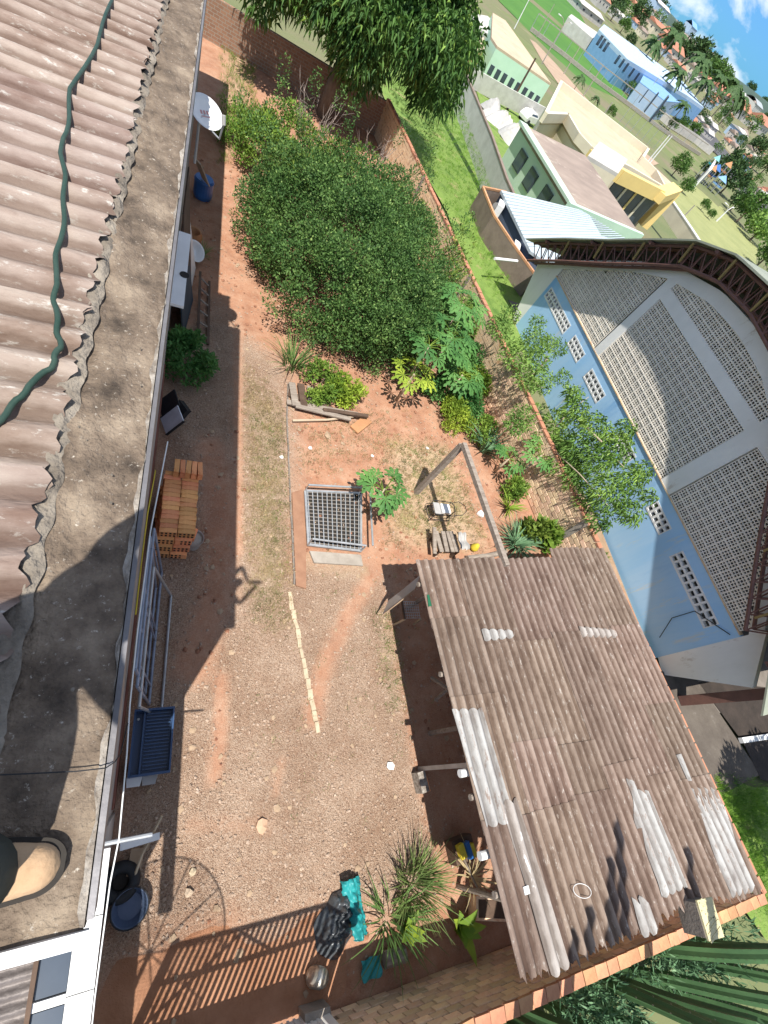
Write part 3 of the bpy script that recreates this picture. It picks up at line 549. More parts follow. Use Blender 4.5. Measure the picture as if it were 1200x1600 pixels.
# ================================================================ SHED
FL = P(652, 875, 2.15); NL = P(817, 1528, 2.6); FR = P(945, 869, 2.0); NR = P(1188, 1391, 2.45)
NWV = 30
def SH(u, v, up=0.0, w=True):
    p = FL.lerp(FR, u).lerp(NL.lerp(NR, u), v); z = p.z + (.030 * math.cos(2 * math.pi * u * NWV) if w else 0) + up; return Vector((p.x, p.y, z))
def uv_of(px, py):
    u, v = .5, .5
    for _ in range(12):
        f = lambda a, c: np.array(proj(*SH(a, c, 0, False)))
        p0 = f(u, v); J = np.array([(f(u + 1e-4, v) - p0) / 1e-4, (f(u, v + 1e-4) - p0) / 1e-4]).T; du = np.linalg.solve(J, np.array([px, py]) - p0); u += du[0]; v += du[1]
    return u, v
sh = thing('shed', 'open shed under a big rusty brown corrugated roof with white patches', 'shed', ((FL.x + NR.x) / 2, 0, 0))
laps = [[0, .20, .425, .715, 1.0], [0, .29, .56, .72, 1.0], [0, .29, .585, .705, .995], [-.0, .27, .655, .985], [-.035, .27, .50, .70, .99], [-.035, .265, .52, .725, 1.0]]
for c, lp in enumerate(laps):
    for r in range(len(lp) - 1):
        v0, v1 = lp[r], lp[r + 1] + (.03 if r < len(lp) - 2 else 0); u0 = c / 6 - .008; u1 = (c + 1) / 6 + .012; sd = rng.uniform(0, 6); sk = rng.normal() * .004; last = r == len(lp) - 2
        def fn(a, t, u0=u0, u1=u1, v0=v0, v1=v1, sd=sd, sk=sk, last=last, c=c, r=r):
            u = u0 + a * (u1 - u0); v = v0 + t * (v1 - v0) + sk * a
            if last and t > .95: v += .006 * math.sin(u * 260 + sd) + .005 * math.sin(u * 611)
            return SH(u, v, .006 * (c % 2) + .014 * (1 - t) + .004 * math.sin(v * 7 + sd) + .002 * (r % 2))
        b = MB(); b.grid(48, 10, fn); b.grid(48, 1, lambda a, t: fn(a, 0) - Vector((0, 0, .007 * t)))
        b.grid(1, 10, lambda a, t: fn(0, t) - Vector((0, 0, .007 * a)))
        b.crest = []
        for (nu_, nv_, kind_) in ((48, 10, 0), (48, 1, 0), (1, 10, 1)):
            for j_ in range(nv_ + 1):
                for i_ in range(nu_ + 1): b.crest.append(.5 + .5 * math.cos(2 * math.pi * (u0 + (i_ / nu_ if not kind_ else 0) * (u1 - u0)) * NWV))
        ob('roof_sheet', b, M['roof'], sh, smooth=True)
def patch(name, pxs, m, up=.02, nu=40, nv=14, jag=.0, label=None):
    q = [uv_of(*p) for p in pxs]           # four corners: far-left, far-right, near-right, near-left
    def fn(a, t):
        u = (q[0][0] * (1 - a) + q[1][0] * a) * (1 - t) + (q[3][0] * (1 - a) + q[2][0] * a) * t; v = (q[0][1] * (1 - a) + q[1][1] * a) * (1 - t) + (q[3][1] * (1 - a) + q[2][1] * a) * t
        return SH(u, v + (jag * math.sin(u * 190 + t * 3) if t > .9 or t < .1 else 0), up + .003 * math.sin(v * 30))
    b = MB(); b.grid(nu, nv, fn); b.crest = []
    for j_ in range(nv + 1):
        for i_ in range(nu + 1): a, t = i_ / nu, j_ / nv; b.crest.append(.5 + .5 * math.cos(2 * math.pi * NWV * ((q[0][0] * (1 - a) + q[1][0] * a) * (1 - t) + (q[3][0] * (1 - a) + q[2][0] * a) * t)))
    b.grid(nu, 1, lambda a, t: fn(a, 0) - Vector((0, 0, .01 * t))); b.grid(nu, 1, lambda a, t: fn(a, 1) - Vector((0, 0, .01 * t)))
    ob(name, b, m, sh, smooth=True, label=label)
patch('roof_patch', [(706, 1110), (752, 1108), (802, 1282), (757, 1292)], M['roofwhite'], .024, jag=.004, label='white patch along the left eave')
patch('roof_patch', [(778, 1255), (806, 1250), (886, 1506), (862, 1524)], M['roofgrey'], .028, nu=14, jag=.006, label='pale grey strip running to the near eave')
patch('roof_patch', [(984, 1236), (1012, 1238), (1071, 1383), (1030, 1402)], M['roofwhite'], .026, nu=20, jag=.006, label='white patch in the middle of the near part')
patch('roof_patch', [(978, 1216), (988, 1222), (1006, 1290), (994, 1296)], M['roofwhite'], .030, nu=8, label='pointed white strip')
patch('roof_patch', [(1078, 1236), (1116, 1232), (1178, 1388), (1140, 1398)], M['roofwhite'], .026, nu=20, jag=.008, label='white patch at the right near corner')
patch('roof_patch', [(988, 1408), (1008, 1404), (1024, 1454), (1003, 1460)], M['roofwhite'], .028, nu=8, jag=.008, label='small white patch near the eave')
patch('foil_tape', [(752, 984), (800, 986), (801, 996), (757, 1001)], M['roofwhite'], .03, nu=20, nv=3, jag=.004, label='white sealing tape on the ridges')
patch('foil_tape', [(905, 980), (958, 985), (962, 996), (908, 994)], M['roofgrey'], .03, nu=20, nv=3, jag=.005)
patch('tape_strip', [(665, 931), (670, 930), (673, 948), (668, 949)], mat('green_tape', C(.02, .14, .07)), .03, nu=3, nv=3, label='small green strip at the left eave')
patch('roof_patch', [(1056, 1180), (1060, 1178), (1078, 1220), (1073, 1221)], M['roofwhite'], .03, nu=3, nv=5, label='thin white strip at the right edge')
for u in (.16, .55, .97):
    for v in (.05, .5, .93):
        p = SH(u, v, 0, False); ob('post', MB().tube([(p.x + .06, p.y, -.05), (p.x + .06, p.y, p.z - .06)], .045, 8), M['wood'], sh)
for v in (.08, .36, .665, .86):
    a = SH(-.012, v, -.085, False); c = SH(1.0, v, -.085, False); ob('purlin', MB().tube([a, c], .042, 10), M['wood'], sh)
for (px, py) in ((722, 1208), (757, 1338)):
    u, v = uv_of(px + 6, py); a = SH(-.022, v, -.12, False); e = SH(.3, v, -.12, False); o_ = ob('gutter_pipe', MB().lathe([(.045, 0), (.055, 0), (.055, 1.6), (.045, 1.6), (.045, .02), (.002, .02)], a, 14, M=(e - a).to_track_quat('Z', 'Y').to_matrix()), M['white'], sh)
b0 = P(655, 1201, 0); ob('post', MB().bar((b0.x, b0.y, 0), (b0.x + .05, b0.y, 2.25), .07), M['steel'], sh, label='bare steel post at the left eave')
top('wire_ring', MB().tube([SH(*uv_of(905 + 14 * math.cos(a), 1391 + 11 * math.sin(a) + 3 * math.cos(a)), .055, False) for a in np.linspace(0, 6.28, 26)], .004, 6), M['white'], 'loose white wire ring lying on the corrugated shed roof', 'wire ring')
u, v = uv_of(819, 1390); top('tile_piece', MB().box(SH(u, v, .045, False), (.085, .085, .015)), M['white'], 'small white square tile piece on the near left of the shed roof', 'tile')
# ribbed box standing at the near eave
q = P(1083, 1432, 2.42); bx = thing('ribbed_box', 'square box with yellowish ribbed lid standing at the near eave of the shed roof', 'box', (q.x, q.y, 2.35))
Mx = Matrix.Rotation(-.10, 3, 'Z'); c0 = Vector((q.x - .04, q.y + .03, 2.52))
ob('body', MB().box(c0, (.34, .40, .34), M=Mx), M['concdark'], bx); ob('lid', MB().box(c0 + Vector((.02, 0, .185)), (.36, .46, .03), M=Mx), M['ribbed'], bx)
for k in range(10):
    ob('rib', MB().box(c0 + Mx @ Vector((.02 + (.03 if k % 2 else -.03), -.2 + k * .044, .204)), (.26, .018, .012), M=Matrix.Rotation(-.1 + .35 * (1 if k < 5 else -1), 3, 'Z')), M['ribbed'], bx)
# ================================================================ GYM with arched facade of vent blocks
GS = -.0437; gn = math.hypot(1, GS); GT = Vector((GS / gn, 1 / gn, 0)); GN = Vector((-1 / gn, GS / gn, 0))
def gp(y, z, out=0.0): s = (y - 1.3) * gn; p = Vector((13.2, 1.3, 0)) + GT * s + GN * out; return Vector((p.x, p.y, z))
def arch(y): return float(np.interp(abs(y - 8.2), [0, 1.3, 2.9, 4.2, 7.5, 8.1], [6.02, 5.92, 5.47, 4.75, 2.42, 1.95]))
GYM = thing('gymnasium', 'arched sports hall with blue base and white perforated block facade', 'gymnasium', (14, 8, 0))
gRZ = math.atan2(GT.y, GT.x)
def gbox(b, y0, y1, z0, z1, o0, o1):
    ps = [gp(y0, 0, o0), gp(y1, 0, o0), gp(y1, 0, o1), gp(y0, 0, o1)]; return b.prism([(p.x, p.y) for p in ps], z0, z1)
def gpoly(b, yz, o0, o1):
    n_ = len(yz); vs = [gp(y, z, o0) for y, z in yz] + [gp(y, z, o1) for y, z in yz]
    return b.add(vs, [tuple(range(n_)), tuple(range(2 * n_ - 1, n_ - 1, -1))] + [(i, n_ + i, n_ + (i + 1) % n_, (i + 1) % n_) for i in range(n_)])
# blue base with real openings for the six vents
vents = [(12.62, 14.72, 'a'), (11.2, 12.16, 'b'), (9.35, 10.55, 'c'), (6.9, 7.9, 'd'), (4.45, 5.36, 'e'), (1.72, 3.78, 'f')]
b = MB(); gbox(b, 1.32, 14.9, -.2, 1.56, 0, -.16); gbox(b, 1.32, 14.9, 1.96, 2.30, 0, -.16); ys = [1.32] + [v for q in sorted(vents) for v in q[:2]] + [14.9]
for i in range(0, len(ys), 2): gbox(b, ys[i], ys[i + 1], 1.56, 1.96, 0, -.16)
ob('base_wall', b, M['gymblue'], GYM, label='blue painted base wall')
for y0, y1, _ in vents:
    n_ = max(2, round((y1 - y0) / .2)); st = (y1 - y0) / n_; b = MB()
    for k in range(n_ + 1): gbox(b, y0 + k * st - .028 if k else y0, y0 + k * st + .028 if k < n_ else y1, 1.56, 1.96, .012, -.13)
    for z in (1.575, 1.76, 1.945): gbox(b, y0, y1, z - .028, z + .028, .008, -.126)
    ob('vent', b, M['white'], GYM, label='white vent grid in the blue base')
b = MB()
gpoly(b, [(1.318, 0), (1.318, 2.30), (1.318, 2.9), (.16, 2.0), (.86, -.1)], .002, -.18); ob('end_wall', b, M['gymwhite'], GYM, label='white flared wall end at the right'); b = MB(); gpoly(b, [(14.902, 0), (15.28, -.1), (16.25, 1.98), (14.902, 2.75)], .002, -.18)
ob('end_wall', b, M['gymwhite'], GYM, label='white flared wall end at the left')
b = MB(); gbox(b, 10.76, 11.10, 2.30, 5.3, .02, -.18); ob('column', b, M['gymwhite'], GYM); b = MB(); gbox(b, 5.36, 5.88, 2.30, 5.2, .02, -.18); ob('column', b, M['gymwhite'], GYM)
b = MB(); gbox(b, 5.88, 10.76, 4.66, 5.0, .018, -.18); ob('beam', b, M['gymwhite'], GYM); b = MB(); gbox(b, 1.9, 5.36, 4.70, 4.98, .018, -.18); ob('beam', b, M['gymwhite'], GYM)
yy = [1.3 + 13.6 * i / 44 for i in range(45)]
gpoly(b := MB(), [(y, arch(y)) for y in yy] + [(y, max(2.3, arch(y) - .36)) for y in yy[::-1]], .022, -.19); ob('arch_rim', b, M['gymwhite'], GYM)
for y0, y1 in ((1.36, 14.9),): gbox(b := MB(), y0, y1, 2.292, 2.328, .03, -.1); ob('ledge', b, M['wallbrick'], GYM, label='thin brick coloured ledge above the blue base')
# vent blocks: each a frame with 4 x 4 holes
BW, BH = .2425, .235
def block_mb(b, o=lambda y, z, q: Vector((q, y, z))):
    def bx(y0, y1, z0, z1, d): b.box(((-d / 2) + .05 if d > .04 else .028, (y0 + y1) / 2, (z0 + z1) / 2), (d, y1 - y0, z1 - z0))
    t = .020
    bx(-BW / 2, BW / 2, -BH / 2, -BH / 2 + t, .05); bx(-BW / 2, BW / 2, BH / 2 - t, BH / 2, .05); bx(-BW / 2, -BW / 2 + t, -BH / 2 + t, BH / 2 - t, .05); bx(BW / 2 - t, BW / 2, -BH / 2 + t, BH / 2 - t, .05)
    for k in (-.5, .5): bx(k * BW / 3 - .0115, k * BW / 3 + .0115, -BH / 2 + t, BH / 2 - t, .030); bx(-BW / 2 + t, BW / 2 - t, k * BH / 3 - .0115, k * BH / 3 + .0115, .026)
    return b
bme = block_mb(MB()).mesh('vent_block', M['block'])
lst = []
for (y0, y1, z0, fz) in ((11.1, 14.9, 2.33, lambda y: min(arch(y + .12), arch(y - .12)) - .12), (5.88, 10.76, 2.33, lambda y: 4.66), (1.40, 5.36, 2.33, lambda y: min(4.70, min(arch(y + .12), arch(y - .12)) - .12)), (5.0, 11.2, 5.0, lambda y: min(arch(y + .12), arch(y - .12)) - .10)):
    nx = int((y1 - y0) / BW)
    off = (y1 - y0 - nx * BW) / 2
    for i in range(nx):
        y = y0 + off + (i + .5) * BW; r = 0
        while z0 + (r + 1) * BH <= fz(y) + .02: lst.append((y, z0 + (r + .5) * BH)); r += 1
lst.sort(key=lambda q: (q[0] - 8.2) ** 2 * .15 + (q[1] - 3.2) ** 2 if 5.88 < q[0] < 10.76 and q[1] < 4.7 else 1e3 + abs(q[0] - 5) + q[1])
rest = MB(); Mg = Matrix.Rotation(gRZ - math.pi / 2, 3, 'Z') @ Matrix.Rotation(math.pi, 3, 'Z')
base_v = [Vector(v) for v in block_mb(MB()).v]; base_f = block_mb(MB()).f
for i, (y, z) in enumerate(lst):
    p = gp(y, z, -.05)
    if i < 290: put('vent_block', bme, GYM, p, (0, 0, gRZ + math.pi / 2))
    else: rest.add([p + Mg @ v for v in base_v], base_f)
ob('other_vent_blocks', rest, M['block'], GYM, kind='stuff')
# barrel roof, deep overhang, trusses
def rz_(y): return arch(y) + .55 + .35 * max(0, 1 - abs(y - 8.2) / 8)
Y0, Y1 = -.4, 16.8
def rf(u, v, dz=0): y = Y0 + u * (Y1 - Y0); yc = min(max(y, .1), 16.3); z = float(np.interp(abs(y - 8.2), [0, 1.4, 2.6, 3.6, 5.15, 6.9, 8.6], [6.85, 6.72, 6.3, 5.66, 4.6, 3.47, 2.31])); p = gp(y, 0, .75 - v * 26); return (p.x, p.y, z + dz)
b = MB(); b.grid(60, 3, lambda u, v: rf(u, v)); b.grid(60, 3, lambda u, v: rf(1 - u, v, -.05)); b.grid(60, 1, lambda u, v: rf(1 - u, 0, -.05 * v)); ob('barrel_roof', b, M['gymroof'], GYM, smooth=True)
def truss(off, m):
    N = 46; ch = MB(); wb = MB(); pt = []; pb = []
    for i in range(N + 1):
        y = 1.15 + (Y1 - .3 - 1.15) * i / N; zt = rf((y - Y0) / (Y1 - Y0), 0)[2] - .14; pt.append(gp(y, zt, off)); pb.append(gp(y + (y - 8.2) * -.035, zt - .52, off))
    ch.tube(pt, .045, 6); ch.tube(pb, .045, 6); ob('truss_chord', ch, m, GYM)
    for i in range(N):
        wb.tube([pt[i], pb[i]], .02, 5); wb.tube([pb[i], pt[i + 1]], .018, 5)
    ob('truss_web', wb, m, GYM)
truss(.52, M['truss']); truss(.14, M['truss'])
for y in np.linspace(.6, 15.8, 9):
    a = rf((y - Y0) / (Y1 - Y0), 0); ob('purlin', MB().bar(gp(y, a[2] - .10, .72), gp(y, a[2] - .10, -24), .12, .08), M['truss'], GYM)
for y in np.linspace(1.6, 14.8, 11):
    a = rf((y - Y0) / (Y1 - Y0), 0); ob('strut', MB().bar(gp(y, a[2] - .10, .70), gp(y, a[2] - .62, .55), .05), mat('ochre_strut', C(.32, .24, .10)) if 'ochre_strut' not in bpy.data.materials else bpy.data.materials['ochre_strut'], GYM)
b = MB(); gbox(b, .9, 15.6, -.1, 4.0, -24, -24.2); gbox(b, 15.5, 15.7, -.1, 3.0, -.2, -24); ob('back_wall', b, M['concdark'], GYM)
gbox(b := MB(), -.4, 16.5, -.08, -.03, -.19, -25); ob('hall_floor', b, M['concdark'], GYM)
gbox(b := MB(), .12, .22, 1.3, 1.75, -2.6, -9); ob('side_beam', b, M['white'], GYM)
for o_ in (-.25, -6, -12, -18): ob('side_column', MB().bar(gp(.12, 0, o_), gp(-.05, 2.6, o_), .25), M['truss'], GYM)
top('cable', MB().tube([gp(1.42, 2.1, .02), gp(2.2, 1.55, .03), gp(2.2, .9, .05), gp(1.8, .35, .1)], .012, 5), M['black'], 'thin dark wire running down the blue gym base near its right end', 'cable')
top('kerb_beam', MB().bar(P(1158, 1157, .05), P(1240, 1145, .05), .14, .12), M['white'], 'white beam lying on the dark ground beside the gym at the right edge', 'beam')
# ================================================================ TREES AND PLANTS
def plant(name, label, cat, loc, group=None): return thing(name, label, cat, loc, group)
# big round bush in the middle of the yard
c = (4.7, 13.9); t = plant('bush_tree', 'huge dense dark green round bush spreading across the middle of the yard', 'bush', (c[0], c[1], 0))
for k in range(7):
    a = k * .9; ob('trunk', MB().tube([(c[0] + .15 * math.cos(a), c[1] - .6 + .15 * math.sin(a), -.05), (c[0] + .7 * math.cos(a), c[1] - .5 + .8 * math.sin(a), .9), (c[0] + 1.6 * math.cos(a), c[1] + 2.0 * math.sin(a), 1.8)], .07, 7, r1=.03), M['bark'], t, smooth=True)
bl = dome_blobs((c[0], c[1], .8), (3.4, 4.65, 2.15), 320, .45, -.36) + dome_blobs((c[0], c[1], .7), (2.5, 3.6, 1.4), 60, .6, -.1) + [(c[0] + rng.normal() * 2.2, c[1] + rng.normal() * 2.9, 2.55 + rng.random() * .35, .22, .22, .4) for _ in range(46)]
foliage('crown', bl, 150000, .080, .043, M['lf_bush'], t, inner=.5, out=.7, up=.35, zmin=.25)
bl2 = [(x, y, z + .1, r * .8, r2 * .8, r3) for x, y, z, r, r2, r3 in bl if y > 14.5 and z > 1.0][:40] + [(8.3 + rng.normal() * .35, 14.8 + rng.normal() * 1.2, 1.6 + rng.normal() * .3, .4, .4, .35) for _ in range(12)]
foliage('new_shoots', bl2, 5500, .11, .05, M['lf_bush2'], t, inner=.8, out=.8, up=.6, zmin=.5)
# looser weedy shrub at its far left end and dead twigs
for (cx_, cy, r_, lab) in ((2.0, 18.6, .8, 'loose light green shrub at the far left of the big bush'), (2.9, 20.2, 1.0, 'tall weedy shrub behind the big bush below the dead twigs')):
    t = plant('shrub', lab, 'shrub', (cx_, cy, 0)); foliage('foliage', dome_blobs((cx_, cy, .6), (r_, r_ * 1.2, .9), 26, .3), 3200, .12, .05, M['lf_weed'], t, up=.5)
    ob('stem', MB().tube([(cx_, cy, 0), (cx_ + .05, cy, .9)], .03, 6), M['bark'], t)
def twigs(cx_, cy, h, n, lab):
    b = MB()
    for _ in range(n):
        a = rng.uniform(0, 6.28); l = rng.uniform(.6, 1) * h; p0 = Vector((cx_ + rng.normal() * .15, cy + rng.normal() * .15, .2)); d = Vector((math.cos(a) * .45, math.sin(a) * .45, 1)).normalized(); p1 = p0 + d * l
        b.tube([p0, p0.lerp(p1, .5) + Vector(rng.normal(size=3) * .06), p1], .016, 4, r1=.004)
        for _k in range(6):
            q = p0.lerp(p1, rng.uniform(.35, .95)); d2 = (d + Vector(rng.normal(size=3) * .6)).normalized(); b.tube([q, q + d2 * rng.uniform(.2, .5)], .007, 3, r1=.002)
    top('dead_bush', b, M['twig'], lab, 'dead bush')
twigs(3.7, 20.3, 2.5, 22, 'leafless grey twiggy bush standing behind the big bush on the left'); twigs(6.0, 19.9, 2.2, 16, 'smaller leafless grey twigs behind the middle of the big bush')
# mango tree over the far wall
t = plant('mango_tree', 'very large dark mango tree with hanging leaves at the top of the picture', 'tree', (4.9, 26.3, 0))
trunk('trunk', [(4.9, 25.2, -.1), (5.0, 25.4, 1.4), (5.6, 26.4, 3.0), (6.2, 27, 4.6)], .34, .16, M['bark'], t, [([(5.2, 25.8, 2.0), (3.6, 25.6, 3.2), (2.6, 25.8, 4.2)], .15, .06), ([(5.6, 26.4, 3), (7.6, 26.4, 3.8), (9.6, 27.4, 4.4)], .14, .05)])
mb_ = dome_blobs((6.7, 27.3, 4.6), (5.2, 4.6, 3.0), 150, .95, -.75, .9) + [(1.6 + rng.normal() * .7, 24.8 + rng.normal() * .7, 3.4 + rng.normal() * .5, .6, .6, .6) for _ in range(14)] + [(9.8 + rng.normal() * .9, 25.6 + rng.normal() * .7, 2.7 + rng.normal() * .4, .55, .55, .6) for _ in range(18)]
mb_ += [(x_ + rng.normal() * .3, 26.4 + rng.normal() * .9, z_ + rng.normal() * .2, .85, .85, .8) for x_ in (1.4, 2.2, 3.0, 3.8, 4.6, 5.4, 6.2) for z_ in (4.0, 4.8, 5.5, 6.2)]
EDG = [(-400, 790), (0, 768), (60, 755), (130, 735), (185, 668), (230, 590), (400, 500)]
mb_ = [q for q in mb_ if (lambda pp: pp[0] + 34 < np.interp(pp[1], [e[0] for e in EDG], [e[1] for e in EDG]))(proj(q[0], q[1], q[2]))]
foliage('crown', mb_, 52000, .30, .085, M['lf_mango'], t, inner=.35, out=.55, up=-.25, droop=.55, zmin=1.0)
# papaya plants: each leaf a star of lobes on a long stalk
def papaya_leaf(p, d, s, b):
    d = Vector(d).normalized(); side = d.cross(Vector((0, 0, 1))); side = side.normalized() if side.length > .1 else Vector((1, 0, 0)); up = side.cross(d).normalized(); c0 = Vector(p); o = len(b.v)
    for k in range(7):
        a = (k - 3) * .68; l = s * (1 - .09 * abs(k - 3)); dr = d * math.cos(a) + side * math.sin(a); sd = -d * math.sin(a) + side * math.cos(a)
        def q(t, w, dz): return c0 + dr * l * t + sd * l * w + Vector((0, 0, dz * l))
        b.add([c0, q(.45, .10, .02), q(.62, .21, -.03), q(.68, .08, -.01), q(.85, .12, -.10), q(1, 0, -.16), q(.85, -.12, -.10), q(.68, -.08, -.01), q(.62, -.21, -.03), q(.45, -.10, .02)], [(0, 1, 3, 5, 7, 9), (1, 2, 3), (3, 4, 5), (5, 6, 7), (7, 8, 9)])
def papaya(x, y, h, n, s, lab, m='lf_papaya', grp=None, lean=(0, 0)):
    t = plant('papaya_plant', lab, 'papaya plant', (x, y, 0), grp); tx, ty = x + lean[0], y + lean[1]
    ob('stem', MB().tube([(x, y, -.05), (x + lean[0] * .4, y + lean[1] * .4, h * .5), (tx, ty, h)], .045, 7, r1=.03), M['barkpale'], t, smooth=True)
    for k in range(n):
        a = k * 2.4 + rng.uniform(-.3, .3); e = rng.uniform(.0, .7); L = s * rng.uniform(.8, 1.3); p0 = Vector((tx, ty, h - .1 * rng.random())); p1 = p0 + Vector((math.cos(a) * L * math.cos(e), math.sin(a) * L * math.cos(e), L * math.sin(e) * .8))
        st = MB().tube([p0, p0.lerp(p1, .5) + Vector((0, 0, .05)), p1], .011, 4, r1=.007); o = ob('leaf_stalk', st, M['barkpale'] if m == 'x' else M['lf_weed'], t)
        b = MB(); papaya_leaf(p1, (math.cos(a), math.sin(a), -.15 + rng.normal() * .15), s * rng.uniform(.75, 1.1), b); ob('leaf', b, M[m], o)
papaya(4.55, 5.2, .95, 12, .36, 'bright green papaya plant growing over the corner of the metal grate')
papaya(7.1, 10.2, 1.7, 16, .5, 'tall papaya plant right of the big bush near the wall')
papaya(7.7, 11.6, 1.9, 18, .52, 'dense bluish green papaya plant beside the grass outside the wall')
papaya(6.15, 9.5, 1.75, 9, .45, 'slender papaya plant with bare stem at the right edge of the big bush')
papaya(5.95, 9.0, 1.1, 8, .38, 'low yellowing papaya plant in front of the slender one', 'lf_yel')
papaya(7.7, 9.5, 1.1, 14, .42, 'papaya plant close to the brick wall above the yellow green shrub')
papaya(9.0, 7.0, .7, 10, .34, 'small papaya plant between the agave and the croton by the brick wall')
papaya(9.75, 6.9, 1.2, 8, .36, 'papaya plant reaching up beside the top of the brick wall')
# yellow green shrubs
def shrub(x, y, rx, h, n, m, L, Wd, lab, cat='shrub', up=.5):
    t = plant('shrub', lab, cat, (x, y, 0)); foliage('foliage', dome_blobs((x, y, h * .45), (rx, rx, h * .55), 22, rx * .4, -.6), n, L, Wd, M[m], t, up=up); ob('stem', MB().tube([(x, y, -.03), (x, y, h * .7)], .02, 6), M['bark'], t)
shrub(7.75, 8.55, .48, .75, 2400, 'lf_yel', .10, .035, 'yellow green shrub at the foot of the tall clothesline post')
shrub(4.25, 8.7, .42, .6, 1700, 'lf_yel', .12, .05, 'yellow green shrub beside the old boards below the big bush')
shrub(3.55, 8.75, .5, .6, 2000, 'lf_weed', .11, .045, 'light green weedy shrub growing through the old boards')
shrub(8.2, 9.2, .55, .8, 1800, 'lf_papaya', .13, .055, 'mid green bushy plant at the foot of the brick wall')
shrub(.3, 8.35, .52, .9, 2600, 'lf_papaya', .12, .05, 'lush green shaded plant against the house wall')
shrub(.9, 19.5, .5, .6, 1300, 'lf_weed', .12, .04, 'low weeds by the house wall below the mango tree'); shrub(1.6, 21.5, .7, .5, 1500, 'lf_weed', .12, .04, 'patch of weeds on the path at the top left')
shrub(10.9, 5.6, .35, .9, 700, 'lf_yel', .14, .06, 'bright yellow green sprout just outside the brick wall', up=.7); shrub(11.6, 4.3, .45, .35, 1200, 'lf_weed', .16, .02, 'strip of weeds between the brick wall and the blue gym', up=1.2)
shrub(9.35, 16.6, .6, 1.0, 1500, 'lf_mango', .16, .05, 'dark shrub outside the wall corner below the mango tree')
shrub(9.5, 4.9, .28, .65, 500, 'lf_bush2', .22, .12, 'broad leaved yellow green croton by the grey wall pillar', up=.8)
shrub(9.95, 4.75, .26, .7, 380, 'lf_weed', .24, .13, 'broad leaved dark croton leaning on the brick wall', up=.8)
for (x, y, r_, h_, n_, m_, L_, W_, lab) in ((8.35, 11.0, .6, 1.1, 2600, 'lf_papaya', .14, .05, 'leafy green shrub behind the papayas by the brick wall'), (8.6, 12.6, .65, 1.3, 2800, 'lf_tree', .14, .05, 'bright leafy shrub between the big bush and the brick wall'), (8.15, 13.9, .6, 1.3, 2600, 'lf_bush2', .12, .045, 'yellow green shrub at the right flank of the big bush'), (8.9, 10.2, .4, .9, 1600, 'lf_yel', .13, .05, 'bright yellow green plant against the brick wall'), (8.6, 8.3, .45, .6, 1500, 'lf_weed', .12, .04, 'weedy plants under the brick wall by the grey agave'), (9.3, 6.3, .35, .5, 1100, 'lf_weed', .12, .045, 'low weeds at the wall foot beside the croton'), (7.3, 9.6, .4, .7, 1300, 'lf_papaya', .12, .05, 'green seedlings below the tall papaya'), (10.55, 8.6, .5, .8, 1800, 'lf_tree', .14, .05, 'leafy growth outside the brick wall below the bushy tree'), (10.2, 11.6, .5, .9, 1800, 'lf_weed', .14, .05, 'weeds outside the brick wall at the lawn corner'), (3.3, 8.2, .2, .4, 500, 'lf_weed', .1, .04, 'small weed at the left end of the old boards')):
    shrub(x, y, r_, h_, n_, m_, L_, W_, lab)
# strap leaved clumps: every blade its own part
def blade(p, a, L, lean, w, m, parent, n=5, curl=1.0):
    b = MB(); d = Vector((math.cos(a), math.sin(a), 0)); sd = Vector((-d.y, d.x, 0)); o = []
    for k in range(n + 1):
        t = k / n; q = Vector(p) + d * (L * lean * t ** 1.3) + Vector((0, 0, L * (t - curl * .55 * lean * t * t))); ww = w * (1 - t ** 2.2) + .002; o += [q - sd * ww / 2 + Vector((0, 0, ww * .18)), q, q + sd * ww / 2 + Vector((0, 0, ww * .18))]
    b.add(o, [(3 * k + j, 3 * k + j + 1, 3 * k + j + 4, 3 * k + j + 3) for k in range(n) for j in (0, 1)]); return ob('leaf', b, m, parent)
def clump(x, y, n, L, w, lean, m, lab, cat, name, r=.12, z=0, curl=1.0):
    t = plant(name, lab, cat, (x, y, z))
    for k in range(n):
        a = rng.uniform(0, 6.28); q = r * math.sqrt(rng.random()); blade((x + q * math.cos(a), y + q * math.sin(a), z), a + rng.normal() * .4, L * rng.uniform(.65, 1.1), rng.uniform(*lean), w, M[m], t, curl=curl)
clump(8.95, 4.55, 120, .85, .035, (.35, 1.15), 'lf_agave', 'large arching green strap leaved clump beside the far edge of the shed roof', 'strap plant', 'strap_plant', .2, curl=1.2)
clump(8.75, 7.7, 60, .95, .05, (.3, 1.0), 'lf_agave', 'grey green agave clump beside the tall post under the brick wall', 'agave', 'agave', .15)
clump(9.05, 5.7, 30, .62, .045, (.4, 1.1), 'lf_yel', 'yellow green spiky rosette beside the clothesline beam', 'agave', 'agave', .06)
clump(2.85, 9.35, 90, 1.05, .02, (.25, .9), 'lf_lemon', 'tall grass clump at the left end of the old boards', 'grass clump', 'grass_clump', .25)
clump(4.42, -2.05, 210, .84, .014, (.1, .85), 'lf_spear', 'large clump of spiky upright grass beside the black bag at the bottom', 'grass clump', 'spear_grass', .3)
clump(3.95, -2.35, 60, .8, .02, (.4, 1.2), 'lf_lemon', 'low arching grass between the black bag and the spear grass', 'grass clump', 'grass_clump', .25)
clump(.42, 12.7, 26, .5, .02, (.5, 1.1), 'lf_lemon', 'small grass tuft by the house wall under the blue drum', 'grass clump', 'grass_clump', .06)
clump(5.5, -2.15, 26, .55, .03, (.6, 1.3), 'lf_dry', 'pale spider plant at the near left corner of the shed', 'spider plant', 'spider_plant', .05, .15)
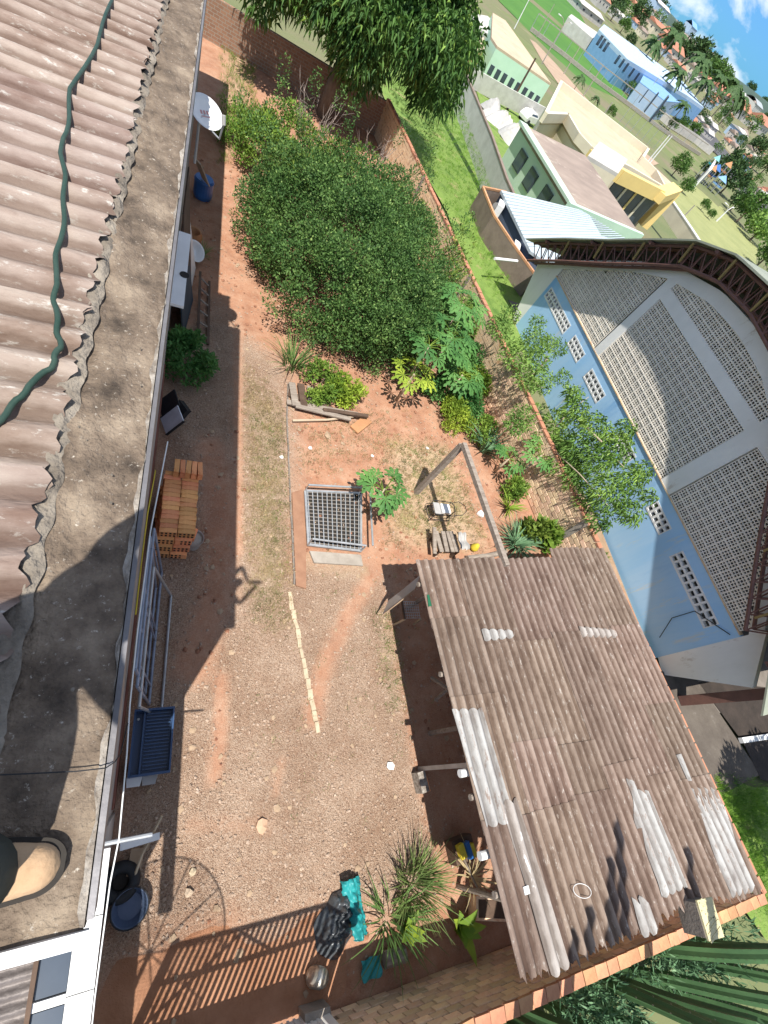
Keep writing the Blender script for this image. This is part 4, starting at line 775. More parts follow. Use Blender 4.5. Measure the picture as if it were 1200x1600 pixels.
def broad(x, y, n, s, lab):
    t = plant('broad_leaf_plant', lab, 'leafy plant', (x, y, 0))
    for k in range(n):
        a = k * 2.4; blade((x, y, .05), a, s * rng.uniform(.8, 1.2), rng.uniform(.35, .8), s * .42, M['lf_yel'] if k < 3 else M['lf_weed'], t)
broad(4.15, -2.55, 7, .42, 'glossy broad leaved plant in the middle of the spear grass'); broad(5.15, -2.75, 8, .5, 'broad leaved plant between the spear grass and the shed corner')
# trees between the garden wall and the gym
t = plant('young_tree', 'bushy dark leaved tree outside the brick wall in front of the blue gym', 'tree', (10.6, 10.2, 0))
trunk('trunk', [(10.6, 10.2, -.1), (10.4, 10.0, .9), (10.1, 9.7, 1.7), (9.9, 9.6, 2.4)], .07, .03, M['barkpale'], t, [([(10.4, 10, .9), (10.9, 10.6, 1.8)], .035, .015), ([(10.3, 9.9, 1.2), (9.8, 8.8, 2.0)], .035, .015)])
tb_ = [(P(px, py, z)[0], P(px, py, z)[1], z + rng.normal() * .12, r_, r_, r_ * .8) for px, py, z, r_ in ((775, 520, 1.9, .42), (800, 560, 2.0, .5), (835, 535, 2.0, .5), (870, 545, 1.9, .36), (815, 600, 1.9, .5), (850, 590, 2.0, .45), (830, 640, 1.8, .4), (880, 590, 1.9, .3), (790, 500, 1.9, .35), (840, 505, 1.7, .3), (810, 660, 1.5, .4), (850, 690, 1.2, .4), (860, 530, 2.1, .3), (905, 610, 1.8, .25), (840, 560, 2.3, .4))]
foliage('crown', tb_, 5200, .115, .045, M['lf_tree'], t, inner=.25, out=.5, up=.2, droop=.25)
t = plant('young_tree', 'light green drooping leaved tree outside the brick wall before the perforated gym facade', 'tree', (10.75, 7.55, 0))
pA, pB, pC = P(850, 690, 1.2), P(890, 642, 1.75), P(940, 690, 2.7)
trunk('trunk', [(10.7, 7.6, -.1), tuple(pA), tuple(pB), tuple(pC)], .055, .022, M['barkpale'], t, [([tuple(pB), tuple(P(975, 730, 2.6))], .025, .01), ([tuple(pA), tuple(P(905, 740, 2.0)), tuple(P(950, 790, 2.2))], .025, .01), ([tuple(pB), tuple(P(920, 620, 2.4))], .02, .008)])
tb_ = [(P(px, py, z)[0], P(px, py, z)[1], z, r_, r_, r_ * .85) for px, py, z, r_ in ((900, 640, 2.2, .42), (930, 670, 2.5, .5), (965, 700, 2.6, .5), (935, 720, 2.3, .5), (900, 700, 2.0, .45), (985, 750, 2.5, .45), (950, 770, 2.3, .5), (1005, 735, 2.4, .32), (985, 800, 2.2, .38), (940, 810, 1.9, .34), (900, 745, 1.7, .4), (880, 680, 1.7, .4), (1015, 775, 2.2, .26), (915, 780, 1.6, .35), (980, 670, 2.5, .32), (870, 730, 1.3, .35), (895, 615, 2.0, .3))]
foliage('crown', tb_, 5600, .14, .038, M['lf_tree2'], t, inner=.2, out=.45, up=-.1, droop=.6)
t = plant('young_tree', 'low leafy thicket between the brick wall and the gym below the drooping tree', 'thicket', (11.2, 6.4, 0)); ob('stem', MB().tube([(11.2, 6.4, -.1), (11.1, 6.5, .8)], .03, 6), M['barkpale'], t)
foliage('foliage', [(11.0 + rng.normal() * .3, 7.2 + rng.normal() * 1.1, .6 + rng.random() * .4, .35, .35, .35) for _ in range(18)], 2600, .16, .055, M['lf_tree'], t, up=.3)
# cacti: tall ribbed columns beyond the short wall
def cactus(stems, lab):
    t = plant('cactus', lab, 'cactus', (stems[0][0][0], stems[0][0][1], -.1), 'tall cacti beyond the short wall')
    for a, c_, r_ in stems:
        a = Vector(a); c_ = Vector(c_); b = MB(); n_ = 12; N = 26; d = (c_ - a); o = []
        M3 = d.to_track_quat('Z', 'Y').to_matrix(); L = d.length
        for i in range(N + 1):
            tt = i / N; rr = r_ * (1 - .12 * tt) * (math.sqrt(max(1 - ((tt - .93) / .07) ** 2, 0)) if tt > .93 else 1); bend = Vector((.10 * math.sin(tt * 3 + a.x * 7), .10 * math.sin(tt * 2.4 + a.y), 0)) * min(1, L / 3)
            for k in range(n_): an = 6.283 * k / n_; q = rr * (1.0 if k % 2 else .70); b.v.append(tuple(a + bend + M3 @ Vector((q * math.cos(an), q * math.sin(an), L * tt))))
        for i in range(N):
            for k in range(n_): b.f.append((i * n_ + k, i * n_ + (k + 1) % n_, (i + 1) * n_ + (k + 1) % n_, (i + 1) * n_ + k))
        s = ob('stem', b, M['cactus'], t)
        sp = MB()
        for i in range(2, N - 1, 1):
            for k in range(1, n_, 2):
                p = Vector(b.v[i * n_ + k]); ax = a + M3 @ Vector((0, 0, L * i / N)); ddir = (p - ax).normalized()
                for e in (-1, 1): sp.add([p, p + ddir * .028 + Vector((0, 0, e * .012)), p + ddir * .004 + Vector((0, 0, .008))], [(0, 1, 2)])
        ob('spines', sp, M['twig'], s, kind='stuff')
Yc = -3.85
cactus([((4.7, Yc, -.1), (4.63, Yc + .02, 6.7), .10), ((4.9, Yc - .15, -.1), (4.85, Yc - .05, 7.3), .10)], 'pair of very tall cactus columns left of the cluster behind the short wall')
cactus([((5.3, Yc - .1, -.1), (5.22, Yc, 8.2), .11), ((5.5, Yc - .1, -.1), (5.55, Yc, 9.3), .11), ((5.15, Yc - .3, -.1), (5.1, Yc - .1, 7.6), .10)], 'group of the tallest cactus columns behind the short wall')
cactus([((7.35, Yc - .1, -.1), (7.3, Yc, 7.6), .10)], 'single tall cactus column near the ribbed box')
for i, st in enumerate([[((7.6, -4.0, -.1), (8.1, -3.9, 2.9), .12), ((7.2, -4.3, -.1), (7.6, -4.5, 3.0), .11), ((6.7, -4.2, -.1), (6.9, -4.3, 2.6), .10)], [((8.4, -3.85, -.1), (9.5, -3.5, 2.7), .13), ((8.3, -4.2, .2), (9.4, -4.1, 2.6), .11), ((8.9, -4.6, -.1), (9.6, -4.6, 2.5), .11)], [((6.0, -4.0, -.1), (6.3, -3.9, 2.1), .10), ((6.4, -4.4, -.1), (6.9, -4.2, 2.2), .10), ((7.0, -4.7, -.1), (7.6, -4.8, 2.2), .10), ((7.9, -4.8, -.1), (8.6, -4.7, 2.1), .11)], [((9.4, -4.0, -.1), (10.5, -3.9, 2.0), .11), ((9.9, -4.5, -.1), (10.7, -4.4, 2.1), .10), ((9.1, -4.9, -.1), (10.1, -4.9, 1.9), .10)]]):
    cactus(st, ['leaning cactus columns directly behind the ribbed box', 'thick dark cactus columns leaning over the wall top at the right', 'shorter green cactus columns at the bottom edge beyond the wall', 'outermost cactus columns in the bottom right corner'][i])
foliage_c = plant('shrub', 'feathery green undergrowth between the cacti', 'undergrowth', (8, -4.3, 0)); foliage('foliage', [(6 + rng.random() * 5, -4.5 + rng.random() * .7, .4 + rng.random() * .5, .4, .4, .4) for _ in range(24)], 5000, .18, .03, M['lf_agave'], foliage_c, up=.6)
# grass tufts in the yard, stuff
def tufts(name, fn, n, L, m, lab=None):
    pts = []
    while len(pts) < n:
        x, y = fn()
        for _ in range(9): pts.append((x + rng.normal() * .04, y + rng.normal() * .04, 0))
    p = np.array(pts[:n]); d = rng.normal(size=p.shape) * .45; d[:, 2] = 1; o = ob(name, leaf_mesh(name, p, d, L, .010, M[m]), None, kind='stuff')
def inpoly(pxs):
    fs = soft(G2(pxs), .3); xs = [P(*p)[0] for p in pxs]; ys = [P(*p)[1] for p in pxs]
    def f():
        while True:
            x, y = rng.uniform(min(xs), max(xs)), rng.uniform(min(ys), max(ys))
            if rng.random() < fs(np.array([x]), np.array([y]))[0] * .9: return x, y
    return f
tufts('dry_grass', inpoly([(380, 570), (445, 640), (455, 900), (440, 1000), (395, 970), (385, 800)]), 9000, .09, 'lf_dry'); tufts('yard_grass', inpoly([(390, 640), (445, 660), (450, 960), (400, 980)]), 1800, .07, 'lf_grass')
tufts('dry_grass', inpoly([(600, 680), (700, 690), (770, 860), (690, 870), (600, 850)]), 8000, .09, 'lf_dry'); tufts('yard_grass', inpoly([(610, 690), (700, 700), (760, 840), (620, 830)]), 3600, .08, 'lf_grass')
tufts('yard_grass', inpoly([(345, 60), (400, 90), (400, 230), (345, 260)]), 4200, .16, 'lf_weed'); tufts('yard_grass', inpoly([(580, 950), (615, 950), (640, 1110), (600, 1110)]), 1100, .06, 'lf_grass'); tufts('dry_grass', inpoly([(460, 670), (600, 640), (620, 720), (470, 740)]), 2600, .08, 'lf_dry')
tufts('weed_tufts', inpoly([(380, 640), (640, 640), (720, 860), (640, 1150), (600, 1350), (420, 1300), (380, 1000)]), 1500, .05, 'lf_grass')
tufts('lawn_grass', inpoly([(600, 120), (735, 135), (780, 300), (742, 330), (800, 440), (780, 480), (690, 300), (640, 230)]), 26000, .16, 'lf_lawn')
tufts('lawn_grass', inpoly([(1110, 1215), (1180, 1235), (1199, 1240), (1199, 1440), (1170, 1400)]), 6000, .14, 'lf_lawn')

t = plant('shade_tree', 'leafy tree just outside the picture at the lower right whose shade falls on the grass', 'tree', (14.7, -4.9, 0))
trunk('trunk', [(14.7, -4.9, -.1), (14.75, -4.8, 1.6), (14.6, -4.6, 3.4)], .14, .07, M['bark'], t, [([(14.75, -4.8, 1.6), (15.3, -4.3, 3.2)], .06, .03), ([(14.7, -4.8, 2.0), (14.0, -4.4, 3.4)], .06, .03)])
foliage('crown', dome_blobs((14.7, -4.4, 4.3), (1.7, 1.6, 1.1), 50, .5, -.6), 9000, .2, .09, M['lf_tree'], t, inner=.3)
# ================================================================ THINGS IN THE YARD
def TH(*a, **k): return thing(*a, **k)
# stack of hollow clay bricks by the house wall
pm_ = MB(); bl_, bw_, bh_ = .285, .085, .19
t = TH('brick_stack', 'neat stack of new orange hollow clay bricks against the house wall', 'brick stack', (.25, 4.3, 0))
SB = brick_mesh(bl_, bw_, bh_ - .006, M['brick'], .004)
HB = MB(); HB.box((0, 0, 0), (bl_, bw_, bh_ - .006)); 
for r in range(4):
    for col in range(2):
        for k in range(14 - (0 if r < 3 else 0)):
            y = 3.72 + k * .0905 + (r * .055) ; x = .07 + col * .295 + r * .028 + rng.normal() * .006
            put('brick', SB, t, (x + .05, y, .095 + r * bh_), (0, 0, rng.normal() * .025))
hol = MB()
for r in range(4):
    for col in range(2):
        x = .12 + col * .295 + r * .028; y = 3.72 + r * .055 - .0435
        for a in range(4):
            for c_ in range(2): hol.box((x - .1 + a * .067, y, .095 + r * bh_ - .045 + c_ * .09), (.036, .004, .055))
ob('brick_holes', hol, M['dark'], t, kind='stuff')
for k in range(5):
    put('brick', SB, t, (.24 + k * .1, 5.12, .86), (0, 0, math.pi / 2 + rng.normal() * .03))
t = TH('bucket', 'pale bucket of rubble with an orange brick on top beside the brick stack', 'bucket', (.66, 3.98, 0))
ob('pail', MB().lathe([(.13, 0), (.17, .30), (.18, .31), (.165, .30), (.125, .03), (.01, .03)], (.66, 3.98, .005), 20), M['greyplastic'], t, smooth=False); ob('rubble', MB().lathe([(.155, .26), (.10, .29), (.01, .30)], (.66, 3.98, 0), 14), M['concrete'], t)
tb2 = top('brick', MB().box((.64, 4.02, .36), (.22, .09, .12), rz=1.3), M['brick'], 'single orange brick lying on the bucket by the stack', 'brick')
# pale pipe frames (scaffold / gate leaves) leaning on the wall
def frame(x0, y0, y1, x1, h, lab, m, bars=()):
    t = TH('scaffold', lab, 'scaffold', ((x0 + x1) / 2, (y0 + y1) / 2, 0)); A, B, Cc, D = (x0, y0, .03), (x0, y1, .03), (x1, y1, h), (x1, y0, h)
    for a, c_ in ((A, B), (B, Cc), (Cc, D), (D, A)): ob('pipe', MB().tube([a, c_], .022, 8), m, t)
    for f in bars:
        a = Vector(A).lerp(Vector(B), f); c_ = Vector(D).lerp(Vector(Cc), f); ob('cross_pipe', MB().tube([a, c_], .016, 6), m, t)
frame(.36, .95, 2.95, .03, 1.35, 'pale grey pipe frame leaning against the house wall nearest the yard', M['steel'], (.0,))
frame(.17, 1.15, 3.4, -.02, 1.75, 'blue grey pipe frame with cross pipes leaning close to the house wall', M['bluesteel'], (.12, .45, .52, .9))
frame(.10, 1.3, 3.1, -.06, 2.1, 'inner blue grey pipe ladder against the house wall', M['bluesteel'], (.3, .6))
top('tube', MB().tube([P(243, 735, .9), P(231, 800, 1.2), P(222, 870, 1.5), P(212, 960, 1.9)], .010, 8), M['yellow'], 'yellow tube along the house wall behind the brick stack', 'tube')
# blue wash tub on white blocks
t = TH('wash_tub', 'navy blue plastic wash tub with ribbed washboard on two white stands by the house wall', 'wash tub', (.25, .5, .0))
z = .72; x0, x1, y0, y1 = -.02, .50, .13, .98
b = MB(); b.prism([(x0, y0), (x1, y0), (x1, y1), (x0, y1)], z, z + .04)
for q in (((x0 + x1) / 2, y0 + .015, x1 - x0, .03), ((x0 + x1) / 2, y1 - .015, x1 - x0, .03), (x0 + .012, (y0 + y1) / 2, .024, y1 - y0 - .062), (x1 - .012, (y0 + y1) / 2, .024, y1 - y0 - .062), (x0 + .135, (y0 + y1) / 2, .02, y1 - y0 - .062)): b.box((q[0], q[1], z + .10), (q[2], q[3], .14))
ob('basin', b, M['blueplastic'], t)
for k in range(17): ob('rib', MB().box((x0 + .32, y0 + .08 + k * .044, z + .065 + .004), (.31, .016, .05)), M['blueplastic'], t)
ob('tap_hole', MB().lathe([(.018, 0), (.018, .012), (.004, .014)], (x0 + .06, y1 - .12, z + .041), 10), M['steel'], t)
for k in (0, 1):
    ob('stand', MB().prism([(x0 + .0 + k * .19, .02), (x0 + .16 + k * .19, .02), (x0 + .18 + k * .19, .12), (x0 + .16 + k * .19, .34), (x0 + .0 + k * .19, .34), (x0 - .01 + k * .19, .12)], 0, z - .01), M['greyplastic'] if k else M['white'], t)
# white plank, boards, tyre, basin by the lower house
t = TH('white_board', 'bright white narrow board sticking out from the lower house wall', 'board', (.2, -.65, .3)); a = P(187, 1324, .55); c_ = P(249, 1306, .40)
ob('board', MB().bar(a, c_, .085, .03), M['white'], t)
top('pole', MB().tube([P(200, 1400, .05), P(222, 1335, .25), P(253, 1275, .45)], .018, 6), M['woodpale'], 'thin pale stick leaning across the white board', 'pole')
top('board', MB().bar(P(208, 1368, .05), P(216, 1325, .12), .17, .03), M['cardboard'], 'short brown board lying under the white board', 'board')
q = P(188, 1379, .10); t = TH('tyre', 'black tyre lying flat beside the lower house wall', 'tyre', (q.x, q.y, 0)); prof = [(.10, .02), (.10, .12), (.13, .16), (.19, .17), (.235, .13), (.245, .09), (.235, .04), (.19, .005), (.13, .0), (.10, .02)]
ob('tread', MB().lathe(prof, (q.x, q.y, 0), 28), M['black'], t, smooth=True); ob('hub', MB().lathe([(.099, .03), (.09, .045), (.03, .04), (.005, .04)], (q.x, q.y, 0), 20), M['dark'], t)
q = P(203, 1418, .12); t = TH('basin', 'round blue grey plastic basin beside the black tyre', 'basin', (q.x, q.y, 0)); ob('bowl', MB().lathe([(.15, .0), (.215, .16), (.225, .165), (.205, .155), (.145, .02), (.005, .02)], (q.x, q.y, .01), 28), mat('slate_blue_plastic', C(.09, .12, .20), C(.06, .09, .15), rough=.4, bump=.03), t)
ob('rim', MB().tube([(q.x + .222 * math.cos(a), q.y + .222 * math.sin(a), .172) for a in np.linspace(0, 6.283, 29)], .010, 6, cap=False), M['black'], t)
# satellite dish on the rear block
t = TH('satellite_dish', 'white satellite dish on an arm above the house wall', 'satellite dish', (.03, 8.75, 4.95)); dc = Vector((.085, 8.82, 5.03)); dn = Vector((.25, -.42, .87)).normalized(); DM = dn.to_track_quat('Z', 'Y').to_matrix()
ob('reflector', MB().lathe([(.005, -.075), (.10, -.066), (.18, -.04), (.25, .0), (.256, .004), (.246, .006), (.18, -.03), (.10, -.056), (.005, -.065)], dc, 32, M=DM), M['white'], t, smooth=True)
ob('arm', MB().tube([dc + DM @ Vector((0, -.21, -.05)), dc + DM @ Vector((0, -.42, .1)), dc + DM @ Vector((0, -.35, .34))], .014, 6), M['steel'], t); ob('feed', MB().tube([dc + DM @ Vector((0, -.36, .32)), dc + DM @ Vector((0, -.28, .40))], .03, 10), M['greyplastic'], t)
ob('mast', MB().tube([(.0, 8.75, 4.3), (.0, 8.75, 4.95), dc - dn * .08], .02, 8), M['steel'], t); ob('wall_plate', MB().box((-.15, 8.75, 4.4), (.05, .16, .2)), M['steel'], t)
lg = MB()     # faded red print on the dish: a small plain block of strokes
for k in range(3): lg.box(dc + DM @ Vector((-.05 + k * .05, .03, -.058)), (.03, .05, .004), M=DM)
lg.box(dc + DM @ Vector((0, -.03, -.058)), (.15, .012, .004), M=DM); ob('faded_print', lg, mat('faded_red_print', C(.62, .32, .30), bump=0), t, kind='stuff')
# junk leaning on the rear part of the house wall
def lean(name, px0, px1, h, w, thick, m, lab, cat, z0=.02):      # a board: foot edge px0->px1 on the ground, leaning to the wall
    a = P(*px0, z0); c_ = P(*px1, z0); d = (c_ - a).normalized(); n_ = Vector((-1, 0, 0)); top_ = Vector((-.13, 0, h)); b = MB(); q0 = a; q1 = c_; q2 = Vector((-.12, c_.y, h)); q3 = Vector((-.12, a.y, h)); e = Vector((.7, 0, .7)) * thick
    b.add([q0, q1, q2, q3, q0 + e, q1 + e, q2 + e, q3 + e], [(0, 1, 2, 3), (7, 6, 5, 4), (0, 4, 5, 1), (1, 5, 6, 2), (2, 6, 7, 3), (3, 7, 4, 0)]); return top(name, b, m, lab, cat)
lean('door_panel', (293, 475), (304, 420), 1.9, 0, .035, M['white'], 'pale panel leaning on the wall with a dark lower end', 'panel')
lean('door_panel', (284, 530), (300, 470), 2.2, 0, .04, mat('slate_board', C(.06, .08, .10), C(.04, .055, .07), bump=.1), 'dark slate blue board leaning on the house wall', 'panel')
lean('door_panel', (283, 520), (297, 450), 2.9, 0, .04, M['wooddark'], 'dark narrow board leaning steeply on the house wall', 'panel')
t = TH('white_cabinet', 'tall white narrow board with a dark hole high on the house wall', 'board', (-.05, 9.2, 3.2)); cb = P(288, 430, 4.2)
ob('board', MB().box((-.03, 6.0, 4.35), (.16, 1.5, .04)), M['white'], t); ob('hole', MB().lathe([(.06, 0), (.06, .006), (.005, .006)], (.02, 5.85, 4.372), 14), M['dark'], t)
t = TH('wooden_ladder', 'old brown wooden ladder lying against the foot of the house wall', 'ladder', (.6, 11, 0)); a0, a1, b0, b1 = P(308, 522, .05), P(322, 432, .05), P(324, 540, .08), P(328, 448, .08)
LA, LB = [P(309, 530, .12), P(313, 425, .25)], [P(325, 538, .05), P(327, 440, .05)]
for s_ in (LA, LB): ob('rail', MB().bar(s_[0], s_[1], .06, .05), M['wooddark'], t)
for k in range(6): f = (k + .5) / 6; ob('rung', MB().bar(LA[0].lerp(LA[1], f), LB[0].lerp(LB[1], f), .045, .03), M['wood'], t)
q = P(318, 292, .3); t = TH('drum', 'bright blue plastic drum by the house wall under the dish', 'drum', (q.x, q.y, 0)); ob('drum_body', MB().lathe([(.24, 0), (.27, .1), (.27, .5), (.25, .56), (.01, .57)], (q.x, q.y, 0), 22), M['bluebright'], t, smooth=False); ob('drum_rim', MB().lathe([(.275, .48), (.285, .5), (.275, .52)], (q.x, q.y, 0), 22), M['bluebright'], t)
top('board', MB().bar(P(308, 250, 1.2), P(322, 285, .6), .38, .03), M['woodpale'], 'pale board leaning above the blue drum', 'board')
q = P(301, 367, .25); t = TH('clay_pot', 'tan clay pot lying by the house wall above the white basin', 'pot', (q.x, q.y, 0)); ob('pot_body', MB().lathe([(.12, 0), (.22, .1), (.26, .25), (.2, .36), (.21, .38), (.18, .36), (.2, .2), (.01, .1)], (q.x, q.y, 0), 18), M['orange'], t, smooth=True)
q = P(305, 392, .35); t = TH('basin', 'white enamel basin tipped up against the house wall', 'basin', (q.x, q.y, .1)); BM = Vector((.45, -.5, .75)).to_track_quat('Z', 'Y').to_matrix(); ob('bowl', MB().lathe([(.12, -.16), (.24, 0), (.27, .01), (.23, .0), (.11, -.14), (.005, -.14)], q, 24, M=BM), M['white'], t, smooth=False)
q = P(270, 648, .35)
for k, (dx, dy, rz_k, m_, lab) in enumerate(((0, -.1, .35, 'white', 'white framed flat panel leaning by the green plant'), (-.10, .32, .3, 'black', 'dark flat panel behind the white framed panel'), (.16, .22, .6, 'black', 'small black box beside the white framed panel'))):
    mm = Matrix.Rotation(rz_k, 3, 'Z') @ Matrix.Rotation(math.radians(-52), 3, 'Y'); t = TH('panel', lab, 'panel', (q.x + dx, q.y + dy, 0)); c0 = Vector((q.x + dx, q.y + dy, .30))
    ob('panel_face', MB().box(c0, (.5 if k < 2 else .25, .42 if k < 2 else .3, .03 if k < 2 else .14), M=mm), M[m_] if k else mat('bluish_white_panel', C(.62, .66, .74), bump=.02), t)
    if k == 0:
        for s_ in (-1, 1): ob('frame_edge', MB().box(c0 + mm @ Vector((0, s_ * .215, .006)), (.52, .02, .05), M=mm), M['black'], t)
# kerb strips in the ground
t = TH('concrete_kerb', 'long thin pale concrete strip set in the gravel', 'kerb', (2.7, 1.8, 0))
kp = [P(452, 925, 0), P(462, 960, 0), P(475, 1030, 0), P(488, 1095, 0), P(497, 1145, 0)]
for a, c_ in zip([kp[0].lerp(kp[-1], f) for f in np.linspace(0, .93, 14)], [kp[0].lerp(kp[-1], f) for f in np.linspace(.07, 1, 14)]): ob('kerb_piece', MB().bar(a + Vector((rng.normal() * .008, 0, -.012)), c_.lerp(a, rng.uniform(.0, .05)) + Vector((rng.normal() * .008, 0, -.014)), .055 + rng.random() * .04, .05), mat('pale_kerb', C(.55, .46, .33), C(.40, .32, .22), scale=6, bump=.5) if 'pale_kerb' not in bpy.data.materials else bpy.data.materials['pale_kerb'], t)
t = TH('brick_edging', 'sunken row of edging bricks running from the old boards to the grate', 'edging', (2.6, 6.3, 0)); e0 = [P(450, 600, 0), P(448, 650, 0), P(452, 745, 0), P(457, 850, 0), P(461, 915, 0)]
for a, c_ in zip(e0[:-1], e0[1:]):
    n_ = max(1, int((c_ - a).length / .3))
    for k in range(n_): ob('edging_brick', MB().bar(a.lerp(c_, k / n_) + Vector((0, 0, .0)), a.lerp(c_, (k + .93) / n_) + Vector((rng.normal() * .008, 0, .0)), .035, .04), M['concdark'], t)
ob('soil_bed', MB().prism([tuple(P(*p, 0).xy) for p in ((456, 770), (474, 765), (478, 850), (478, 920), (462, 915))], -.05, .02), mat('packed_brown_clay', C(.34, .19, .12), C(.25, .13, .08), bump=.5), t)
# grate over a pit with a pipe frame
t = TH('pit_grate', 'rectangular pit covered with a rusty bar grate inside a raised grey pipe frame', 'grate', (3.55, 4.8, 0))
g0, g1, g2, g3 = P(476, 768, .03), P(563, 772, .03), P(563, 862, .03), P(481, 852, .03)
ob('pit', MB().prism([tuple(p.xy) for p in (g0, g1, g2, g3)], -.05, .006), M['dark'], t)
for k in range(15): f = (k + .3) / 15; ob('bar', MB().bar(g0.lerp(g3, f) + Vector((0, 0, .02)), g1.lerp(g2, f) + Vector((0, 0, .02)), .022, .012), M['concdark'], t)
for k in range(12): f = (k + .5) / 12; ob('bar', MB().bar(g0.lerp(g1, f) + Vector((0, 0, .032)), g3.lerp(g2, f) + Vector((0, 0, .032)), .022, .010), M['steel'], t)
for a, c_ in ((g0, g1), (g1, g2), (g2, g3), (g3, g0)): ob('edge_frame', MB().bar(a + Vector((0, 0, .035)), c_ + Vector((0, 0, .035)), .05, .045), M['steel'], t)
def arch_rail(a, c_, h):
    a2 = a.copy(); a2.z = h; c2 = c_.copy(); c2.z = h; return MB().tube([a, a2, c2, c_], .024, 8)
ob('end_rail', arch_rail(g0, g1, .33), M['steel'], t); ob('end_rail', arch_rail(g3, g2, .36), M['steel'], t); ob('side_rail', MB().tube([g1 + Vector((.12, 0, .30)), g2 + Vector((.15, .0, .36))], .024, 8), M['steel'], t)
s_ = [P(483, 862, 0), P(563, 868, 0), P(566, 885, 0), P(490, 880, 0)]; ob('threshold', MB().prism([tuple(p.xy) for p in s_], -.02, .045), M['concrete'], t)
# old boards under the big bush
t = TH('wood_pile', 'heap of weathered grey boards lying under the edge of the big bush', 'wood pile', (3.4, 8.3, 0))
for i, (a, c_, w_, z) in enumerate((((450, 615), (520, 640), .16, .04), ((448, 628), (560, 648), .14, .10), ((462, 634), (548, 655), .12, .16), ((470, 600), (476, 640), .18, .10), ((456, 598), (462, 634), .17, .14), ((484, 604), (488, 642), .15, .12), ((505, 640), (575, 650), .1, .2))):
    ob('plank', MB().bar(P(*a, z), P(*c_, z + .02), w_, .04), M['wood'] if i % 3 else M['wooddark'], t)
top('pole', MB().tube([P(457, 657, .06), P(510, 656, .09), P(552, 651, .10)], .03, 7), M['woodpale'], 'pale straight pole lying in front of the old boards', 'pole')
top('terracotta_tile_row', MB().bar(P(553, 672, .04), P(575, 655, .07), .28, .05), M['orange'], 'reddish flat tile leaning beside the yellow green shrub', 'tile')
# clothesline posts and beam
t = TH('timber_frame', 'weathered timber post and long beam running to the shed roof', 'timber frame', (6.0, 5.85, 0)); pt = Vector((6.02, 5.86, 2.2))
ob('post', MB().bar((6.01, 5.85, -.05), (6.02, 5.86, 2.14), .12, .12), M['wood'], t); e_ = P(791, 884, 2.16); ob('beam', MB().bar(pt, e_, .11, .11), M['wood'], t)
def leg4(b, pts, r): 
    for a, c_ in pts: b.tube([a, c_], r, 6)
# small wheeled frame with a white pad, old bench, bits
q = P(680, 806, 0); t = TH('metal_stroller', 'small dark wire trolley frame with a white pad on dry grass', 'trolley', (q.x, q.y, 0)); o_ = Vector((q.x, q.y, 0)); zr = .42
lp = [(-.28, -.2), (.28, -.2), (.34, -.05), (.34, .12), (.28, .2), (-.28, .2), (-.34, .1), (-.34, -.1)]
for z in (zr, .16): ob('wire_loop', MB().tube([o_ + Vector((x, y, z)) for x, y in lp + lp[:1]], .011, 6), M['black'], t)
for x, y in lp[::2]: ob('leg', MB().tube([o_ + Vector((x, y, 0.0)), o_ + Vector((x, y, zr))], .011, 6), M['black'], t)
ob('pad', MB().box(o_ + Vector((.06, .0, zr - .03)), (.26, .26, .07)), M['white'], t); ob('grey_panel', MB().box(o_ + Vector((-.18, .0, zr - .04)), (.18, .32, .03)), M['greyplastic'], t)
for s_ in (-1, 1): ob('handle_wire', MB().tube([o_ + Vector((.28, s_ * .18, zr)), o_ + Vector((.46, s_ * .2, .5)), o_ + Vector((.62, s_ * .08, .52)), o_ + Vector((.62, 0, .52))], .009, 6), M['black'], t)
q = P(688, 857, 0); t = TH('old_bench', 'broken weathered wooden bench beside the far edge of the shed', 'bench', (q.x, q.y, 0)); o_ = Vector((q.x, q.y, 0))
for k in range(4): ob('slat', MB().box(o_ + Vector((-.26 + k * .13 + rng.normal() * .01, .0, .38 + .02 * k)), (.11, .55, .03), rz=.06 + rng.normal() * .05), M['wood'], t)
for x, y in ((-.25, -.22), (.25, -.22), (-.25, .22), (.25, .22)): ob('leg', MB().bar(o_ + Vector((x, y, 0)), o_ + Vector((x, y, .37)), .05), M['wooddark'], t)
ob('back_post', MB().bar(o_ + Vector((-.42, -.3, .3)), o_ + Vector((-.36, .35, .42)), .09, .05), M['wood'], t)
t = TH('crumpled_cloth', 'striped grey cloth draped on the right end of the broken bench', 'cloth', (q.x + .35, q.y + .1, .4)); b = MB(); b.grid(10, 14, lambda u, v: (q.x + .24 + u * .26, q.y - .2 + v * .45, .46 + .05 * math.sin(u * 14 + v * 2) + .03 * math.sin(v * 9))); ob('cloth', b, M['greyplastic'], t, smooth=True)
top('log', MB().tube([P(730, 872, .1), P(765, 868, .12), P(790, 862, .1)], .07, 8), M['wood'], 'greyish log lying by the far edge of the shed beside the strap plant', 'log')
top('yellow_toy', MB().lathe([(.05, 0), (.10, .05), (.11, .13), (.07, .2), (.05, .26), (.01, .28)], P(738, 858, 0), 12), M['yellow'], 'small yellow plastic jar lying by the far edge of the shed', 'jar', smooth=True)
